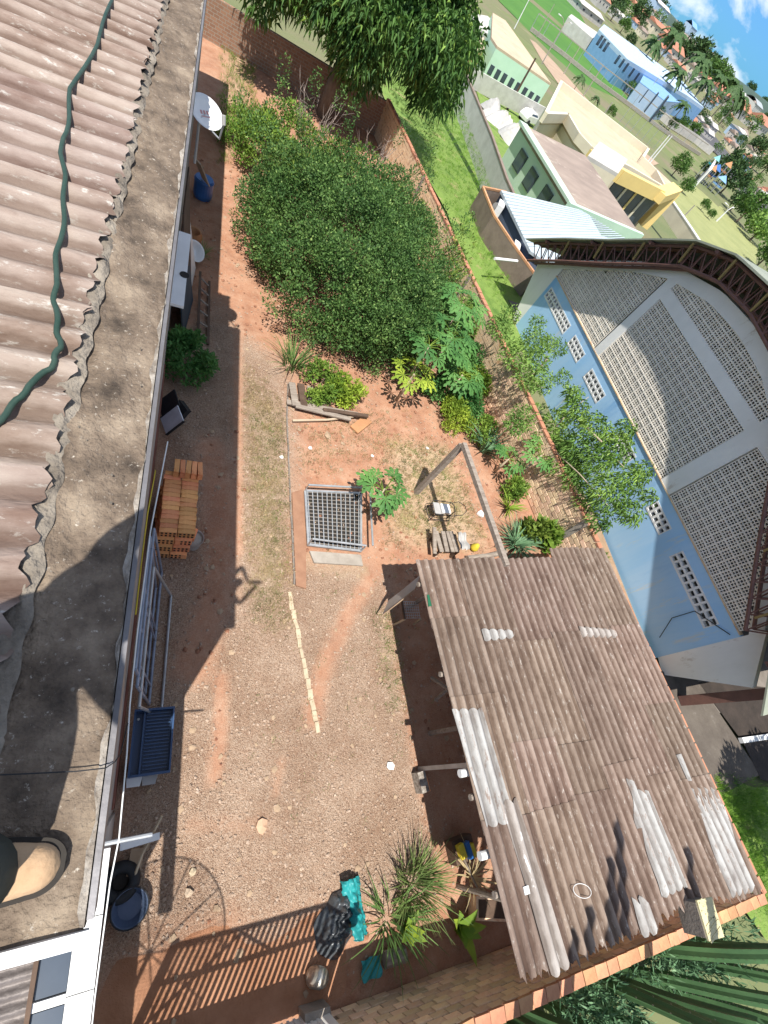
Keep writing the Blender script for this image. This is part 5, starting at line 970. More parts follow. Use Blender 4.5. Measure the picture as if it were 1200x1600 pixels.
def litter(px, py, s, m, lab, cat, n=6):
    q = P(px, py, .02); b = MB(); pts = [(q.x + s * math.cos(6.28 * k / n) * rng.uniform(.6, 1.1), q.y + s * math.sin(6.28 * k / n) * rng.uniform(.6, 1.1)) for k in range(n)]
    o = len(b.v); b.v += [(x, y, .012 + rng.random() * s * .5) for x, y in pts] + [(q.x, q.y, .02 + s * .45)] + [(x * .99 + q.x * .01, y * .99 + q.y * .01, .004) for x, y in pts]; b.f += [(o + k, o + (k + 1) % n, o + n) for k in range(n)] + [(o + k, o + n + 1 + k, o + n + 1 + (k + 1) % n, o + (k + 1) % n) for k in range(n)]; return top('litter_' + cat.split()[-1], b, m, lab, cat)
litter(751, 803, .13, M['white'], 'white paper scrap beside the clothesline beam', 'paper'); litter(610, 1197, .09, M['white'], 'white paper scrap on the gravel left of the shed', 'paper')
litter(409, 1290, .12, mat('pale_pink_stone', C(.58, .38, .26), C(.46, .29, .19)), 'flat pale orange stone on the open gravel', 'stone', 8); litter(302, 1362, .06, M['woodpale'], 'small curled dry leaf inside the round mesh shadow', 'leaf'); litter(294, 1396, .07, M['woodpale'], 'forked dry leaf on a spoke of the round mesh shadow', 'leaf')
litter(338, 1420, .05, M['cardboard'], 'brown dry leaf by the edge of the clay slab', 'leaf'); litter(512, 680, .12, M['cardboard'], 'grey brown flat stone below the pale pole', 'stone', 7); litter(485, 700, .06, M['white'], 'tiny white scrap on the red soil', 'paper'); litter(440, 714, .06, M['white'], 'tiny white scrap at the edge of the brick edging', 'paper'); litter(668, 700, .07, M['white'], 'white scrap on the dry grass below the papaya', 'paper'); litter(582, 712, .05, M['white'], 'pale pebble on the soil above the papaya', 'stone'); litter(673, 828, .06, M['cardboard'], 'brown scrap beside the wire trolley', 'scrap')
# bits at the left eave of the shed
q = P(652, 1222, 0); t = TH('concrete_block', 'whitish old block standing by the steel post of the shed', 'block', (q.x, q.y, 0)); ob('block_body', MB().box((q.x, q.y, .12), (.16, .34, .24), rz=.12), M['limewash'], t); ob('block_side', MB().box((q.x + .1, q.y - .05, .10), (.05, .24, .20), rz=.12), M['brick'], t)
t = TH('bent_board', 'bent grey white board leaning out from under the shed roof', 'board', (4.9, 3.2, 0)); a = P(602, 950, .45); c_ = P(652, 910, 1.3); b = MB()
def bb_(u, v): p = a.lerp(c_, u); return p + Vector((-.10 + .2 * v, -.16 + .32 * v, .10 * math.sin(u * 3.1)))
b.grid(12, 3, bb_); b.grid(12, 3, lambda u, v: bb_(1 - u, v) - Vector((0, 0, .012))); ob('board', b, M['greyplastic'], t, smooth=True); ob('board_edge', MB().tube([bb_(k / 12, 0) for k in range(13)], .014, 5), M['cardboard'], t)
q = P(628, 962, 0); t = TH('wire_chair', 'small chair with dark wire mesh seat and pale legs at the shed edge', 'chair', (q.x, q.y, 0)); o_ = Vector((q.x, q.y, 0))
for k in range(8): ob('wire', MB().tube([o_ + Vector((-.16 + k * .05, -.18, .42)), o_ + Vector((-.16 + k * .05, .18, .42))], .006, 5), M['steel'], t)
for k in range(7): ob('wire', MB().tube([o_ + Vector((-.17, -.18 + k * .06, .428)), o_ + Vector((.20, -.18 + k * .06, .428))], .006, 5), M['steel'], t)
for x, y in ((-.18, -.2), (-.18, .2), (.2, -.2), (.2, .2)): ob('leg', MB().bar(o_ + Vector((x * 1.3, y, 0)), o_ + Vector((x, y, .42)), .035), M['woodpale'], t)
ob('seat_edge', MB().bar(o_ + Vector((-.19, -.2, .42)), o_ + Vector((-.19, .2, .42)), .04), M['wooddark'], t)
t = TH('trestle', 'crossed sticks of a trestle in the shade under the shed roof', 'trestle', (5.1, .9, 0)); 
for a, c_ in (((674, 1059), (702, 1078)), ((680, 1094), (702, 1074))): ob('stick', MB().bar(P(*a, .35), P(*c_, .75), .05), M['wood'], t)
q = P(728, 1328, .3); t = TH('toy_crate', 'crate of yellow and blue plastic pieces in the shade under the shed', 'crate', (q.x, q.y, 0)); 
for x, y, sx, sy, m_, z in ((-.1, 0, .12, .22, 'yellow', .3), (.02, .0, .08, .26, 'bluebright', .34), (.13, -.03, .1, .2, 'yellow', .28)): ob('plastic_piece', MB().box((q.x + x, q.y + y, z), (sx, sy, .1), rz=.2), M[m_], t)
ob('crate_box', MB().box((q.x, q.y, .13), (.44, .36, .24), rz=.1), M['wooddark'], t)
top('pole', MB().tube([P(722, 1335, .2), P(735, 1365, .35), P(752, 1400, .6)], .02, 6), M['wood'], 'thin stick leaning in the shade between the toy crate and the spider plant', 'pole')
q = P(765, 1418, .1); t = TH('flower_box', 'brown brick planter box under the near left corner of the shed', 'planter', (q.x, q.y, 0)); ob('box_wall', MB().box((q.x, q.y, .12), (.75, .32, .24), rz=-.25), M['wallbrick'], t); ob('box_soil', MB().box((q.x, q.y, .243), (.66, .24, .012), rz=-.25), M['wooddark'], t)
# black and teal tarpaulin heap
def heap(cx_, cy, rx, ry, h, seed, m, parent, name, nu=44, zb=0.0):
    b = MB()
    def fn(u, v):
        a = u * 6.2832; r = v; x = cx_ + rx * r * math.cos(a) * (1 + .15 * math.sin(3 * a + seed)); y = cy + ry * r * math.sin(a) * (1 + .12 * math.sin(4 * a + seed))
        q_ = Vector((x, y, seed)); cr = .26 * mnoise.turbulence(q_ * 5, 4, True) - .12 + .05 * mnoise.noise(q_ * 22); return (x, y, zb + (max(.005, (1 - r ** 1.6) * (h + cr)) if v < .999 else .004))
    b.grid(nu, 20, fn); return ob(name, b, m, parent, smooth=True)
q = P(535, 1446, .2); t = TH('tarpaulin_heap', 'crumpled black plastic sheet heap at the bottom beside the grass clump', 'plastic sheet', (q.x, q.y, 0)); heap(q.x - .08, q.y - .08, .34, .30, .22, 1.3, M['blackbag'], t, 'sheet'); heap(q.x + .06, q.y + .18, .22, .22, .30, 4.1, M['blackbag'], t, 'sheet')
q2 = P(563, 1415, .4); t = TH('teal_sheet', 'bright teal plastic sheet draped over the black heap', 'plastic sheet', (q2.x, q2.y, 0)); b = MB()
def tl(u, v): p = P(546, 1378, .26).lerp(P(566, 1475, .26), v); w_ = .36 - .12 * v; return p + Vector(((u - .3) * w_ + .03 * mnoise.noise(p * 6), .02 + .05 * mnoise.noise(Vector((u * 2, v * 5, 1))), .16 * mnoise.turbulence(Vector((u * 2.5, v * 5, 3)), 3, True) - .08 - .25 * abs(u - .4)))
b.grid(16, 30, tl); ob('sheet', b, M['teal'], t, smooth=True); b = MB(); b.grid(8, 8, lambda u, v: P(562, 1500, .02) + Vector((u * .32, v * -.25, .05 + .04 * math.sin(u * 9 + v * 7)))); ob('sheet_end', b, M['teal'], t, smooth=True)
q = P(490, 1530, .15); t = TH('metal_can', 'shiny crumpled metal can at the corner by the gate', 'can', (q.x, q.y, 0)); ob('can_body', MB().lathe([(.11, 0), (.13, .05), (.125, .2), (.10, .26), (.005, .27)], (q.x, q.y, .02), 14, M=Matrix.Rotation(.5, 3, 'Y')), mat('shiny_tin', C(.75, .74, .68), C(.4, .36, .3), metal=.7, rough=.3, scale=6), t, smooth=True)
top('cut_log', MB().tube([P(600, 1500, .1), P(632, 1490, .1)], .11, 10), M['wood'], 'short cut log half hidden under the grass by the short wall', 'log')
# mesh dish antenna on the low roof behind the photographer: its shadow falls on the slab
t = TH('mesh_antenna', 'round mesh dish antenna on the low house roof', 'antenna', (-.45, -3.6, 2.4)); ac = Vector((-.35, -3.35, 3.75)); AN = Vector((-.15, -.15, .97)).normalized(); AM = AN.to_track_quat('Z', 'Y').to_matrix(); AR = .92
def ap(r, a): return ac + AM @ Vector((r * math.cos(a), r * math.sin(a), .22 * r * r))
ob('rim', MB().tube([ap(AR, a) for a in np.linspace(0, 6.2832, 41)], .014, 5, cap=False), M['steel'], t)
for k in range(10): ob('rib', MB().tube([ap(AR * f, k * .62832) for f in (0, .35, .7, 1)], .012, 5), M['steel'], t)
ms = MB()
for k in range(1, 24): ms.tube([ap(AR * k / 24, a) for a in np.linspace(0, 6.2832, 37)], .0035, 3, cap=False)
for k in range(60): ms.tube([ap(AR * f, k * .10472) for f in (.15, .5, 1)], .003, 3, cap=False)
ob('mesh', ms, M['steel'], t, kind='stuff'); ob('mast', MB().tube([(-.45, -3.6, 2.3), tuple(ac)], .03, 8), M['steel'], t)

# loose stones, dry leaves and twigs strewn over the yard
def strew(name, n, smin, smax, m, test, flat=.55, seed=5):
    r = np.random.default_rng(seed); b = MB(); k = 0
    while k < n:
        x, y = r.uniform(.1, 9.6), r.uniform(-2.9, 18); i_ = int((y + 3.6) / 31.2 * NVV); j_ = int((x + .6) / (fence_x(y) + .7) * NU)
        if x > fence_x(y) - .2 or not test(grav[i_, j_], slab[i_, j_], r): continue
        s_ = r.uniform(smin, smax); q = [(x + s_ * math.cos(a + r.uniform(-.4, .4)) * r.uniform(.6, 1.1), y + s_ * math.sin(a) * r.uniform(.6, 1.1), 0.002) for a in (0, 1.25, 2.5, 3.77, 5.0)]
        b.add(q + [(x + s_ * r.uniform(-.3, .3), y + s_ * r.uniform(-.3, .3), s_ * flat)], [(i, (i + 1) % 5, 5) for i in range(5)]); k += 1
    ob(name, b, m, kind='stuff')
strew('gravel_stones', 5000, .012, .034, mat('gravel_stone', C(.50, .39, .31), C(.22, .15, .11), C(.38, .28, .21), scale=9, bump=.2), lambda g, s, r: s < .5 and (g > .35 or r.random() < .25))
strew('pale_stones', 260, .010, .030, mat('pale_stone', C(.56, .44, .34), C(.40, .29, .21), scale=5, bump=.2), lambda g, s, r: s < .6, seed=6)
strew('dry_leaves', 500, .03, .07, M['cardboard'], lambda g, s, r: True, .25, seed=7)
strew('soil_clods', 900, .02, .06, mat('soil_clod', C(.34, .17, .10), C(.22, .095, .06), scale=6, bump=.3), lambda g, s, r: s < .5 and g < .6, seed=8)
# ================================================================ THE PHOTOGRAPHER (only boot and shin in view; the shadow shows the raised arms)
FW = Vector(R[2]); SD = Vector(R[0]); UPc = -Vector(R[1]); CP = Vector((0, 0, H)); PH = CP - FW * .035
pr = thing('person', 'person in dark trousers and tan boots standing on the concrete ledge holding up a phone', 'person', (-.42, 0, ZL))
def skin(name, nodes, edges, m, parent, sub=2, root=0):
    me = bpy.data.meshes.new(name); me.from_pydata([n_[0] for n_ in nodes], edges, []); me.materials.append(m); o = ob(name, me, None, parent)
    md = o.modifiers.new('Skin', 'SKIN'); me.skin_vertices[0] if me.skin_vertices else None
    if not me.skin_vertices:
        bpy.context.view_layer.objects.active = o
    lay = me.skin_vertices[0].data
    for i, n_ in enumerate(nodes): r = n_[1]; lay[i].radius = (r, r) if not hasattr(r, '__len__') else r; lay[i].use_root = (i == root)
    md.use_smooth_shade = True; s = o.modifiers.new('Subsurf', 'SUBSURF'); s.levels = sub; s.render_levels = sub; return o
HL, HR = PH + SD * -.085 - UPc * .01, PH + SD * .085 - UPc * .01
Z0 = ZL
body = [((-.46, 0, Z0 + .95), (.16, .12)), ((-.46, 0, Z0 + 1.12), (.15, .11)), ((-.44, 0, Z0 + 1.30), (.17, .12)), ((-.42, 0, Z0 + 1.43), (.12, .09)), ((-.39, -.02, Z0 + 1.52), .055), ((-.36, -.04, Z0 + 1.60), .075), ((-.355, -.05, Z0 + 1.68), .095), ((-.36, -.05, Z0 + 1.75), .075),
        ((-.42, .19, Z0 + 1.40), .065), ((-.22, .40, Z0 + 1.36), .045), (tuple(HL - FW * .05 + Vector((-.05, .03, -.03))), .032), ((-.42, -.19, Z0 + 1.40), .065), ((-.27, -.36, Z0 + 1.36), .045), (tuple(HR - FW * .05 + Vector((-.05, -.03, -.03))), .032),
        ((-.46, .10, Z0 + .88), .095), ((-.56, .13, Z0 + .48), .062), ((-.74, .15, Z0 + .09), .048), ((-.46, -.10, Z0 + .88), .095), ((-.34, -.12, Z0 + .50), .066), ((-.288, -.125, Z0 + .10), .058)]
skin('body', body, [(0, 1), (1, 2), (2, 3), (3, 4), (4, 5), (5, 6), (6, 7), (3, 8), (8, 9), (9, 10), (3, 11), (11, 12), (12, 13), (0, 14), (14, 15), (15, 16), (0, 17), (17, 18), (18, 19)], M['shirt'], pr)
# trouser legs over the body, boots, head, hands
for a, c_, e in (((-.46, -.10, Z0 + .90), (-.34, -.12, Z0 + .50), (-.288, -.126, Z0 + .075)), ((-.46, .10, Z0 + .90), (-.56, .13, Z0 + .48), (-.74, .15, Z0 + .075))):
    ob('trouser_leg', MB().tube([a, Vector(a).lerp(Vector(c_), .5), c_, Vector(c_).lerp(Vector(e), .55), Vector(c_).lerp(Vector(e), .9), e], lambda f: .115 - .04 * f + .012 * math.sin(f * 14), 18), M['trouser'], pr, smooth=True)
def boot(toe, heel):
    toe = Vector(toe); heel = Vector(heel); d = (toe - heel); L = d.length; d.normalize(); s_ = Vector((-d.y, d.x, 0)); N = 22
    def outl(f, k): w = .040 + .018 * math.sin(min(f * 1.25, 1) * 2.6) - (.0 if f < .8 else .0); w = w * (math.sqrt(max(1 - ((f - .80) / .20) ** 2, 0)) if f > .80 else (math.sqrt(max(1 - ((.1 - f) / .1) ** 2, 0)) if f < .1 else 1)); return w
    def ring(f, z, sc): p = heel + d * (L * f); return p, outl(f, 0) * sc, z
    up_ = MB(); so = MB()
    def fn(u, v): f = min(max(v, .001), .999); p, w, _ = ring(f, 0, 1); a = u * math.pi; h = (.145 - .085 * min(f / .62, 1) ** 1.3) if f < .62 else .060 - .012 * (f - .62); h *= (math.sqrt(max(1 - ((f - .86) / .14) ** 2, 0)) if f > .86 else 1); return p + s_ * (w * math.cos(a)) + Vector((0, 0, .022 + max(h, .002) * math.sin(a) ** .75))
    up_.grid(18, 34, fn); o = ob('boot', up_, M['boot'], pr, smooth=True)
    for f0 in (.60, .635):
        pts_ = [fn(u_, f0) + Vector((0, 0, .0012)) for u_ in np.linspace(.02, .98, 16)]; ob('boot_seam', MB().tube(pts_, .0012, 4), M['cardboard'], o)
    for k_ in range(5):
        f0 = .30 + k_ * .055; ob('boot_lace', MB().tube([fn(u_, f0 + .02 * (u_ - .5)) + Vector((0, 0, .002)) for u_ in np.linspace(.36, .64, 7)], .0025, 5), M['trouser'], o)
    pl = [];
    for k in range(60):
        f = .5 - .5 * math.cos(2 * math.pi * k / 60); f = min(max(f, .0), 1); p = heel + d * (L * (-.02 + 1.05 * f)); w = max(outl(min(max(f, .004), .996), 0) + .009, .004); pl.append(tuple((p + s_ * (w if k < 30 else -w)).xy))
    ob('boot_sole', MB().prism(pl, Z0 + .012, Z0 + .034), M['sole'], o)
boot((-.125, -.135, Z0), (-.405, -.12, Z0)); boot((-.58, .165, Z0), (-.86, .145, Z0))
hd = MB(); hd.lathe([(.01, -.125), (.05, -.12), (.068, -.07), (.078, 0), (.076, .06), (.055, .105), (.005, .125)], (-.355, -.05, Z0 + 1.655), 18, sy=.85); hh = ob('head', hd, M['skin'], pr, smooth=True)
ob('hair', MB().lathe([(.082, -.02), (.086, .05), (.065, .115), (.005, .137)], (-.367, -.05, Z0 + 1.66), 18, sy=.9), M['hair'], hh, smooth=True); ob('nose', MB().tube([(-.285, -.05, Z0 + 1.67), (-.265, -.05, Z0 + 1.64)], .012, 6), M['skin'], hh)
for s_ in (-1, 1): ob('ear', MB().box((-.36, -.05 + s_ * .072, Z0 + 1.655), (.035, .012, .055)), M['skin'], hh); ob('eye', MB().lathe([(.002, -.01), (.011, 0), (.002, .01)], (-.284, -.05 + s_ * .03, Z0 + 1.675), 8), M['white'], hh)
for hp, s_ in ((HL, -1), (HR, 1)):
    nodes = [(tuple(hp - FW * .05 + SD * s_ * .02 - UPc * .01), .030), (tuple(hp - FW * .02 + SD * s_ * .012), .030)]; ed = [(0, 1)]
    for k in range(4):
        b0 = hp - FW * .02 + SD * s_ * .01 + UPc * (.030 - .020 * k); i = len(nodes); nodes += [(tuple(b0 + SD * s_ * .012 - FW * .004), .010), (tuple(b0 + SD * s_ * .016 + FW * .012), .009), (tuple(b0 + SD * s_ * -.004 + FW * .012 - FW * .02), .008)]; ed += [(1, i), (i, i + 1), (i + 1, i + 2)]
    i = len(nodes); nodes += [(tuple(hp - FW * .035 + UPc * .035), .011), (tuple(hp - FW * .03 + SD * -s_ * .03 + UPc * .03), .009)]; ed += [(1, i), (i, i + 1)]
    skin('hand', nodes, ed, M['skin'], pr, 1)
ph = thing('phone', 'dark phone held up in both hands by the person on the ledge', 'phone', tuple(PH)); PM = Matrix((Vector(SD), Vector(UPc), Vector(-FW))).transposed()
ob('phone_body', MB().box(PH - FW * .008, (.155, .075, .009), M=PM), M['black'], ph); ob('screen', MB().box(PH - FW * .0138, (.145, .068, .002), M=PM), M['glass'], ph)
# ================================================================ BEYOND THE WALL: buildings, fences, poles, trees, town
def plainmat(n_, c, c2=None, c3=None, **k): return mat(n_, c, c2, c3, **dict(dict(scale=.6, bump=.05, rough=.85), **k))
M['mint'] = plainmat('mint_green_paint', C(.52, .72, .56), C(.46, .66, .50)); M['palegreen'] = plainmat('pale_green_paint', C(.50, .62, .50), C(.42, .54, .43)); M['cream'] = plainmat('cream_paint', C(.66, .60, .46), C(.58, .52, .40))
M['yellowp'] = plainmat('yellow_paint', C(.74, .56, .22), C(.66, .50, .20)); M['tan'] = plainmat('sandy_roof', C(.55, .44, .31), C(.44, .35, .25), spots=C(.34, .27, .2), sscale=.9, sw=.6); M['brownroof'] = plainmat('stained_brown_roof', C(.34, .27, .225), C(.21, .165, .14), scale=.5, spots=C(.42, .36, .30), sscale=.8, sw=.58, stretch=(.5, 1, 1))
M['whiteroof'] = plainmat('white_metal_roof', C(.48, .55, .59), C(.42, .48, .52), rough=.5); M['slate'] = plainmat('slate_blue_paint', C(.13, .16, .23), C(.10, .125, .18)); M['schoolblue'] = plainmat('school_blue_paint', C(.21, .37, .60), C(.17, .32, .53)); M['paleblue'] = plainmat('pale_blue_paint', C(.42, .54, .70), C(.36, .47, .62))
M['tile'] = plainmat('red_roof_tiles', C(.46, .19, .12), C(.33, .125, .08), C(.42, .2, .13), scale=1.2); M['offwhite'] = plainmat('off_white_render', C(.54, .52, .49), C(.43, .41, .38)); M['greywall'] = plainmat('grey_block_wall', C(.60, .59, .56), C(.46, .45, .42), scale=1.2, bump=.4, bscale=8)
M['winframe'] = plainmat('window_dark', C(.055, .07, .095), C(.04, .05, .07), rough=.25); M['ridgebrick'] = plainmat('brown_block_wall', C(.27, .21, .175), C(.19, .145, .12), scale=2, bump=.4, bscale=9)
def zg(k): return H * (1 - k)
def bldg(name, lab, cat, roof, k, h, wm, rm, wins=(), over=.0, rt=.25, parapet=None):
    """roof outline in photo pixels, on ground level of scale k, h metres tall: walls, roof slab, windows as parts"""
    z = zg(k) + h; pts = [P(*p, z) for p in roof]; cx_ = sum(p.x for p in pts) / len(pts); cy = sum(p.y for p in pts) / len(pts)
    t = thing(name, lab, cat, (cx_, cy, zg(k))); xy = [(p.x, p.y) for p in pts]
    ins = [(cx_ + (x - cx_) * (1 - over), cy + (y - cy) * (1 - over)) for x, y in xy]
    ob('wall', MB().prism(ins, zg(k) - 3, z - rt), wm, t); ob('roof', MB().prism(xy, z - rt + .002, z), rm, t)
    if parapet:
        n_ = len(xy); a_ = Vector((0, 0, 0))
        for i in range(n_): q0, q1 = Vector((*xy[i], z + .22 * k)), Vector((*xy[(i + 1) % n_], z + .22 * k)); ob('parapet', MB().bar(q0, q1, .22 * k, .5 * k), parapet, t)
    for (ax, ay, i, w, hh) in wins:
        A, B_ = Vector((*ins[i], 0)), Vector((*ins[(i + 1) % len(ins)], 0)); p = PV(ax, ay, A, B_); d = (B_ - A).normalized(); n_ = Vector((-d.y, d.x, 0)); n_ = n_ if n_.dot(Vector((-p.x, -p.y, 0))) > 0 else -n_
        f = ob('window', MB().bar(p - d * w / 2 + n_ * .03, p + d * w / 2 + n_ * .03, .14, hh), M['white'] if k > 9 else M['winframe'], t); ob('pane', MB().bar(p - d * w * .42 + n_ * .10, p + d * w * .42 + n_ * .10, .03, hh * .84), M['glass'], f)
    return t
def wallrun(name, lab, pxs, k, h, thick, m, cap=None, cat='wall'):
    pts = [P(*p, zg(k)) for p in pxs]; t = thing(name, lab, cat, tuple(pts[len(pts) // 2]))
    for a, c_ in zip(pts[:-1], pts[1:]):
        ob('wall_panel', MB().bar(a + Vector((0, 0, h / 2 - .3)), c_ + Vector((0, 0, h / 2 - .3)), thick, h + .6), m, t)
        if cap: ob('cap', MB().bar(a + Vector((0, 0, h + .045)), c_ + Vector((0, 0, h + .045)), thick * 1.15, .09), cap, t)
    return t
wallrun('concrete_wall', 'long pale grey rough wall between the bright lawn and the green buildings', [(700, 108), (716, 150), (752, 246), (772, 312), (800, 380)], 1.0, 1.05, .15, M['greywall'], M['ridgebrick'])
wallrun('block_wall', 'brown block wall in front of the slate blue annex', [(736, 324), (752, 368), (780, 412), (815, 462)], 1.0, .95, .09, M['ridgebrick'], M['brickcap'])
wallrun('block_wall', 'short brown block wall end joining the lawn behind the annex', [(736, 324), (772, 330)], 1.0, .95, .09, M['ridgebrick'], M['brickcap'])
top('pipe', MB().tube([P(773, 404, .98), P(808, 408, .98)], .06, 8), M['white'], 'thick white pipe lying across the brown block wall', 'pipe')
t = bldg('annex', 'slate blue annex with white metal roof behind the gym', 'building', [(783, 297), (904, 327), (921, 336), (940, 369), (985, 380), (868, 420), (829, 392)], 1.15, 2.5, M['slate'], M['whiteroof'], over=.02, rt=.12)
for k in range(1, 16):
    f = k / 16; zr_ = zg(1.15) + 2.5; a, c_ = P(783, 297, zr_).lerp(P(829, 392, zr_), f), P(904, 327, zr_).lerp(P(985, 378, zr_), f); ob('roof_rib', MB().bar(a + Vector((0, 0, .012)), c_ + Vector((0, 0, .012)), .05, .05), M['whiteroof'], t)
for i, (px, py) in enumerate(((783, 328), (807, 392))):
    q = PV(px, py, P(783, 297, zg(1.15) + 2.5), P(829, 392, zg(1.15) + 2.5)) + Vector((-.2, -.08, 0)); u = thing('air_conditioner', ['white air conditioner unit high on the slate wall nearest the lawn', 'white air conditioner unit on the slate wall next to the gym roof'][i], 'air conditioner', tuple(q), 'air conditioners on the annex'); ob('casing', MB().box(q, (.32, .8, .58), rz=-.45), M['white'], u); ob('fan_grille', MB().lathe([(.2, 0), (.2, .02), (.02, .03)], q + Vector((-.16, .06, 0)), 16, M=Vector((-.9, -.43, 0)).to_track_quat('Z', 'Y').to_matrix()), M['greyplastic'], u)
bldg('long_building', 'long pale green building with a stained brown roof behind the annex', 'building', [(816, 194), (915, 243), (1000, 366), (893, 320)], 1.3, 3.5, M['palegreen'], M['brownroof'], [(813, 252, 3, 1.2, 1.1), (829, 281, 3, 1.2, 1.1), (851, 310, 3, 1.2, 1.1)], rt=.3)
k_ = 1.3; z_ = zg(k_) + 3.5; t_ = [o for o in bpy.data.objects if o.name == 'long_building'][0]
pa, pb, pc = P(816, 194, z_), P(893, 320, z_), P(1000, 366, z_); ob('fascia', MB().bar(pa + Vector((0, 0, .06)), pb + Vector((0, 0, .06)), .7, .16), M['palegreen'], t_); ob('end_wall', MB().bar(pb.lerp(pc, -.06) + Vector((.05, -.15, -.45)), pc + Vector((.05, -.15, -.45)), .28, 1.2), M['mint'], t_)
bldg('mint_building', 'mint green building with small dark windows beyond the grey wall', 'building', [(768, 58), (777, 72), (861, 130), (836, 96), (790, 32), (770, 20)], 1.65, 3.3, M['mint'], M['tan'], [(766, 109, 1, .01, .01)][:0] + [(767 + dx, 109 + dy, 1, .62, .95) for dx, dy in ((0, 0), (10, 7), (20, 13), (31, 20), (41, 27), (52, 34.5), (61.5, 41), (71, 47))], over=.0, parapet=None)
bldg('flat_roof', 'white flat roof building part at the top behind the mint building', 'building', [(735, 20), (762, 25), (795, 55), (835, 95), (775, 60), (740, 40)], 1.72, 2.9, M['offwhite'], M['offwhite'])
bldg('orange_block', 'orange wall part glimpsed beside the mango leaves', 'building', [(737, 62), (756, 58), (757, 78), (740, 80)], 1.68, 3.0, M['yellowp'], M['tan'])
bldg('cream_building', 'cream and yellow school building with a broad sandy flat roof', 'building', [(871, 138), (1006, 241), (997, 255), (1018, 276), (1032, 304), (975, 271), (917, 243), (898, 222), (880, 190), (845, 190)], 1.5, 4.0, M['cream'], M['tan'], parapet=M['cream'])
bldg('white_roof', 'white box roof standing on the sandy school roof', 'roof box', [(937, 221), (981, 249), (966, 271), (919, 243)], 1.42, 4.6, M['cream'], M['offwhite'])
t = thing('yellow_portal', 'yellow framed school entrance with dark glass doors and a slanted pillar', 'entrance', tuple(P(990, 330, zg(1.4))))
zt = zg(1.4) + 3.9; q0, q1, q2, q3 = P(917, 245, zt), P(966, 273, zt), P(1030, 305, zt), P(1054, 297, zt)
ob('lintel', MB().bar(q0, q1, .5, 1.0), M['yellowp'], t); ob('lintel', MB().bar(q1, q2, .6, 1.0), M['yellowp'], t); zb = zg(1.4)
ob('pillar', MB().bar(q3, P(1003, 352, zb), 1.0, 1.2), M['yellowp'], t); ob('cross_beam', MB().bar(q2.lerp(q3, -.1), q3, 1.3, .8), M['yellowp'], t)
A, B_ = q1 + Vector((.6, .5, 0)), q2 + Vector((.6, .5, 0))
ob('glass_wall', MB().bar(A + Vector((0, 0, -1.9)), B_ + Vector((0, 0, -1.9)), .1, 2.9), M['glass'], t)
for f in (.28, .52, .75): p = A.lerp(B_, f); ob('mullion', MB().bar((p.x - .1, p.y - .08, zb), (p.x - .1, p.y - .08, zt - .4), .22), M['yellowp'] if f == .52 else M['cream'], t)
wallrun('cream_wall', 'low cream wall with white top along the school entrance', [(1040, 326), (1068, 368), (1085, 395)], 1.4, 1.0, .5, M['cream'], M['white'])
bldg('cream_end_block', 'low sandy block at the right end of the school roof', 'building', [(1024, 262), (1052, 288), (1038, 304), (1018, 285)], 1.45, 3.6, M['cream'], M['tan'])
wallrun('compound_wall', 'light grey wall of panels in front of the mint green building', [(730, 122), (790, 155), (846, 184)], 1.5, 1.05, .2, M['greywall'])
# car, bags, goal frame
def car(px, py, rz, body, lab, k=None, s=1.0):
    p = T(px, py); t = thing('parked_car', lab, 'car', tuple(p)); Mr = Matrix.Rotation(rz, 3, 'Z'); w = lambda x, y, z: p + Mr @ Vector((x * s, y * s, z * s))
    prof = [(-2.0, .35), (-2.05, .75), (-1.75, 1.05), (-1.35, 1.45), (.35, 1.48), (1.05, 1.02), (1.95, .85), (2.05, .4)]; b = MB(); n_ = len(prof); vs = []
    for y in (-.82, .82): vs += [w(x, y * (.86 if z > 1.2 else 1), z) for x, z in prof]
    b.add(vs, [tuple(range(n_))[::-1], tuple(range(n_, 2 * n_))] + [(i, (i + 1) % n_, n_ + (i + 1) % n_, n_ + i) for i in range(n_)]); ob('body', b, body, t)
    gl = MB(); 
    for y in (-.80, .80): gl.add([w(-1.3, y, 1.08), w(.7, y, 1.08), w(.25, y * .92, 1.40), w(-1.15, y * .92, 1.40)], [(0, 1, 2, 3) if y < 0 else (3, 2, 1, 0)])
    ob('side_window', gl, M['glass'], t); ob('windscreen', MB().add([w(1.02, -.66, 1.05), w(1.02, .66, 1.05), w(.42, .58, 1.47), w(.42, -.58, 1.47)], [(0, 1, 2, 3)]), M['glass'], t)
    for x in (-1.3, 1.3):
        for y in (-.8, .8): ob('wheel', MB().lathe([(.31, -.09), (.31, .09), (.15, .1), (.01, .1)], w(x, y, .31), 14, M=(Mr @ Vector((0, 1, 0))).to_track_quat('Z', 'Y').to_matrix()), M['black'], t)
car(824, 192, .55, M['white'], 'white car parked by the corner of the pale green building', s=.85)
car(1062, 172, -.6, M['slate'], 'dark car on the far street between the palms', s=1.3); car(1128, 262, .9, M['black'], 'dark car parked beside the far street corner', s=1.3); car(1180, 322, 1.0, M['white'], 'white car on the street by the blue tiled house', s=1.2)
t = thing('bag_pile', 'long pile of white and grey sacks on the grass strip', 'sack pile', tuple(T(788, 200)))
for k in range(9):
    f = k / 8; p = T(769 + 34 * f, 180 + 46 * f + 3 * math.sin(f * 9)); heap(p.x + rng.normal() * .2, p.y + rng.normal() * .3, 1.0 + rng.random() * .5, 1.2 + rng.random() * .6, .8 + rng.random() * .5, k * 1.7, M['offwhite'] if k % 3 else M['greyplastic'], t, 'sack', 26, p.z)
t = thing('goal', 'black metal frame standing by the pale grey wall', 'goal', tuple(T(805, 262))); g = [T(797, 262), T(808, 242), T(803, 268)]
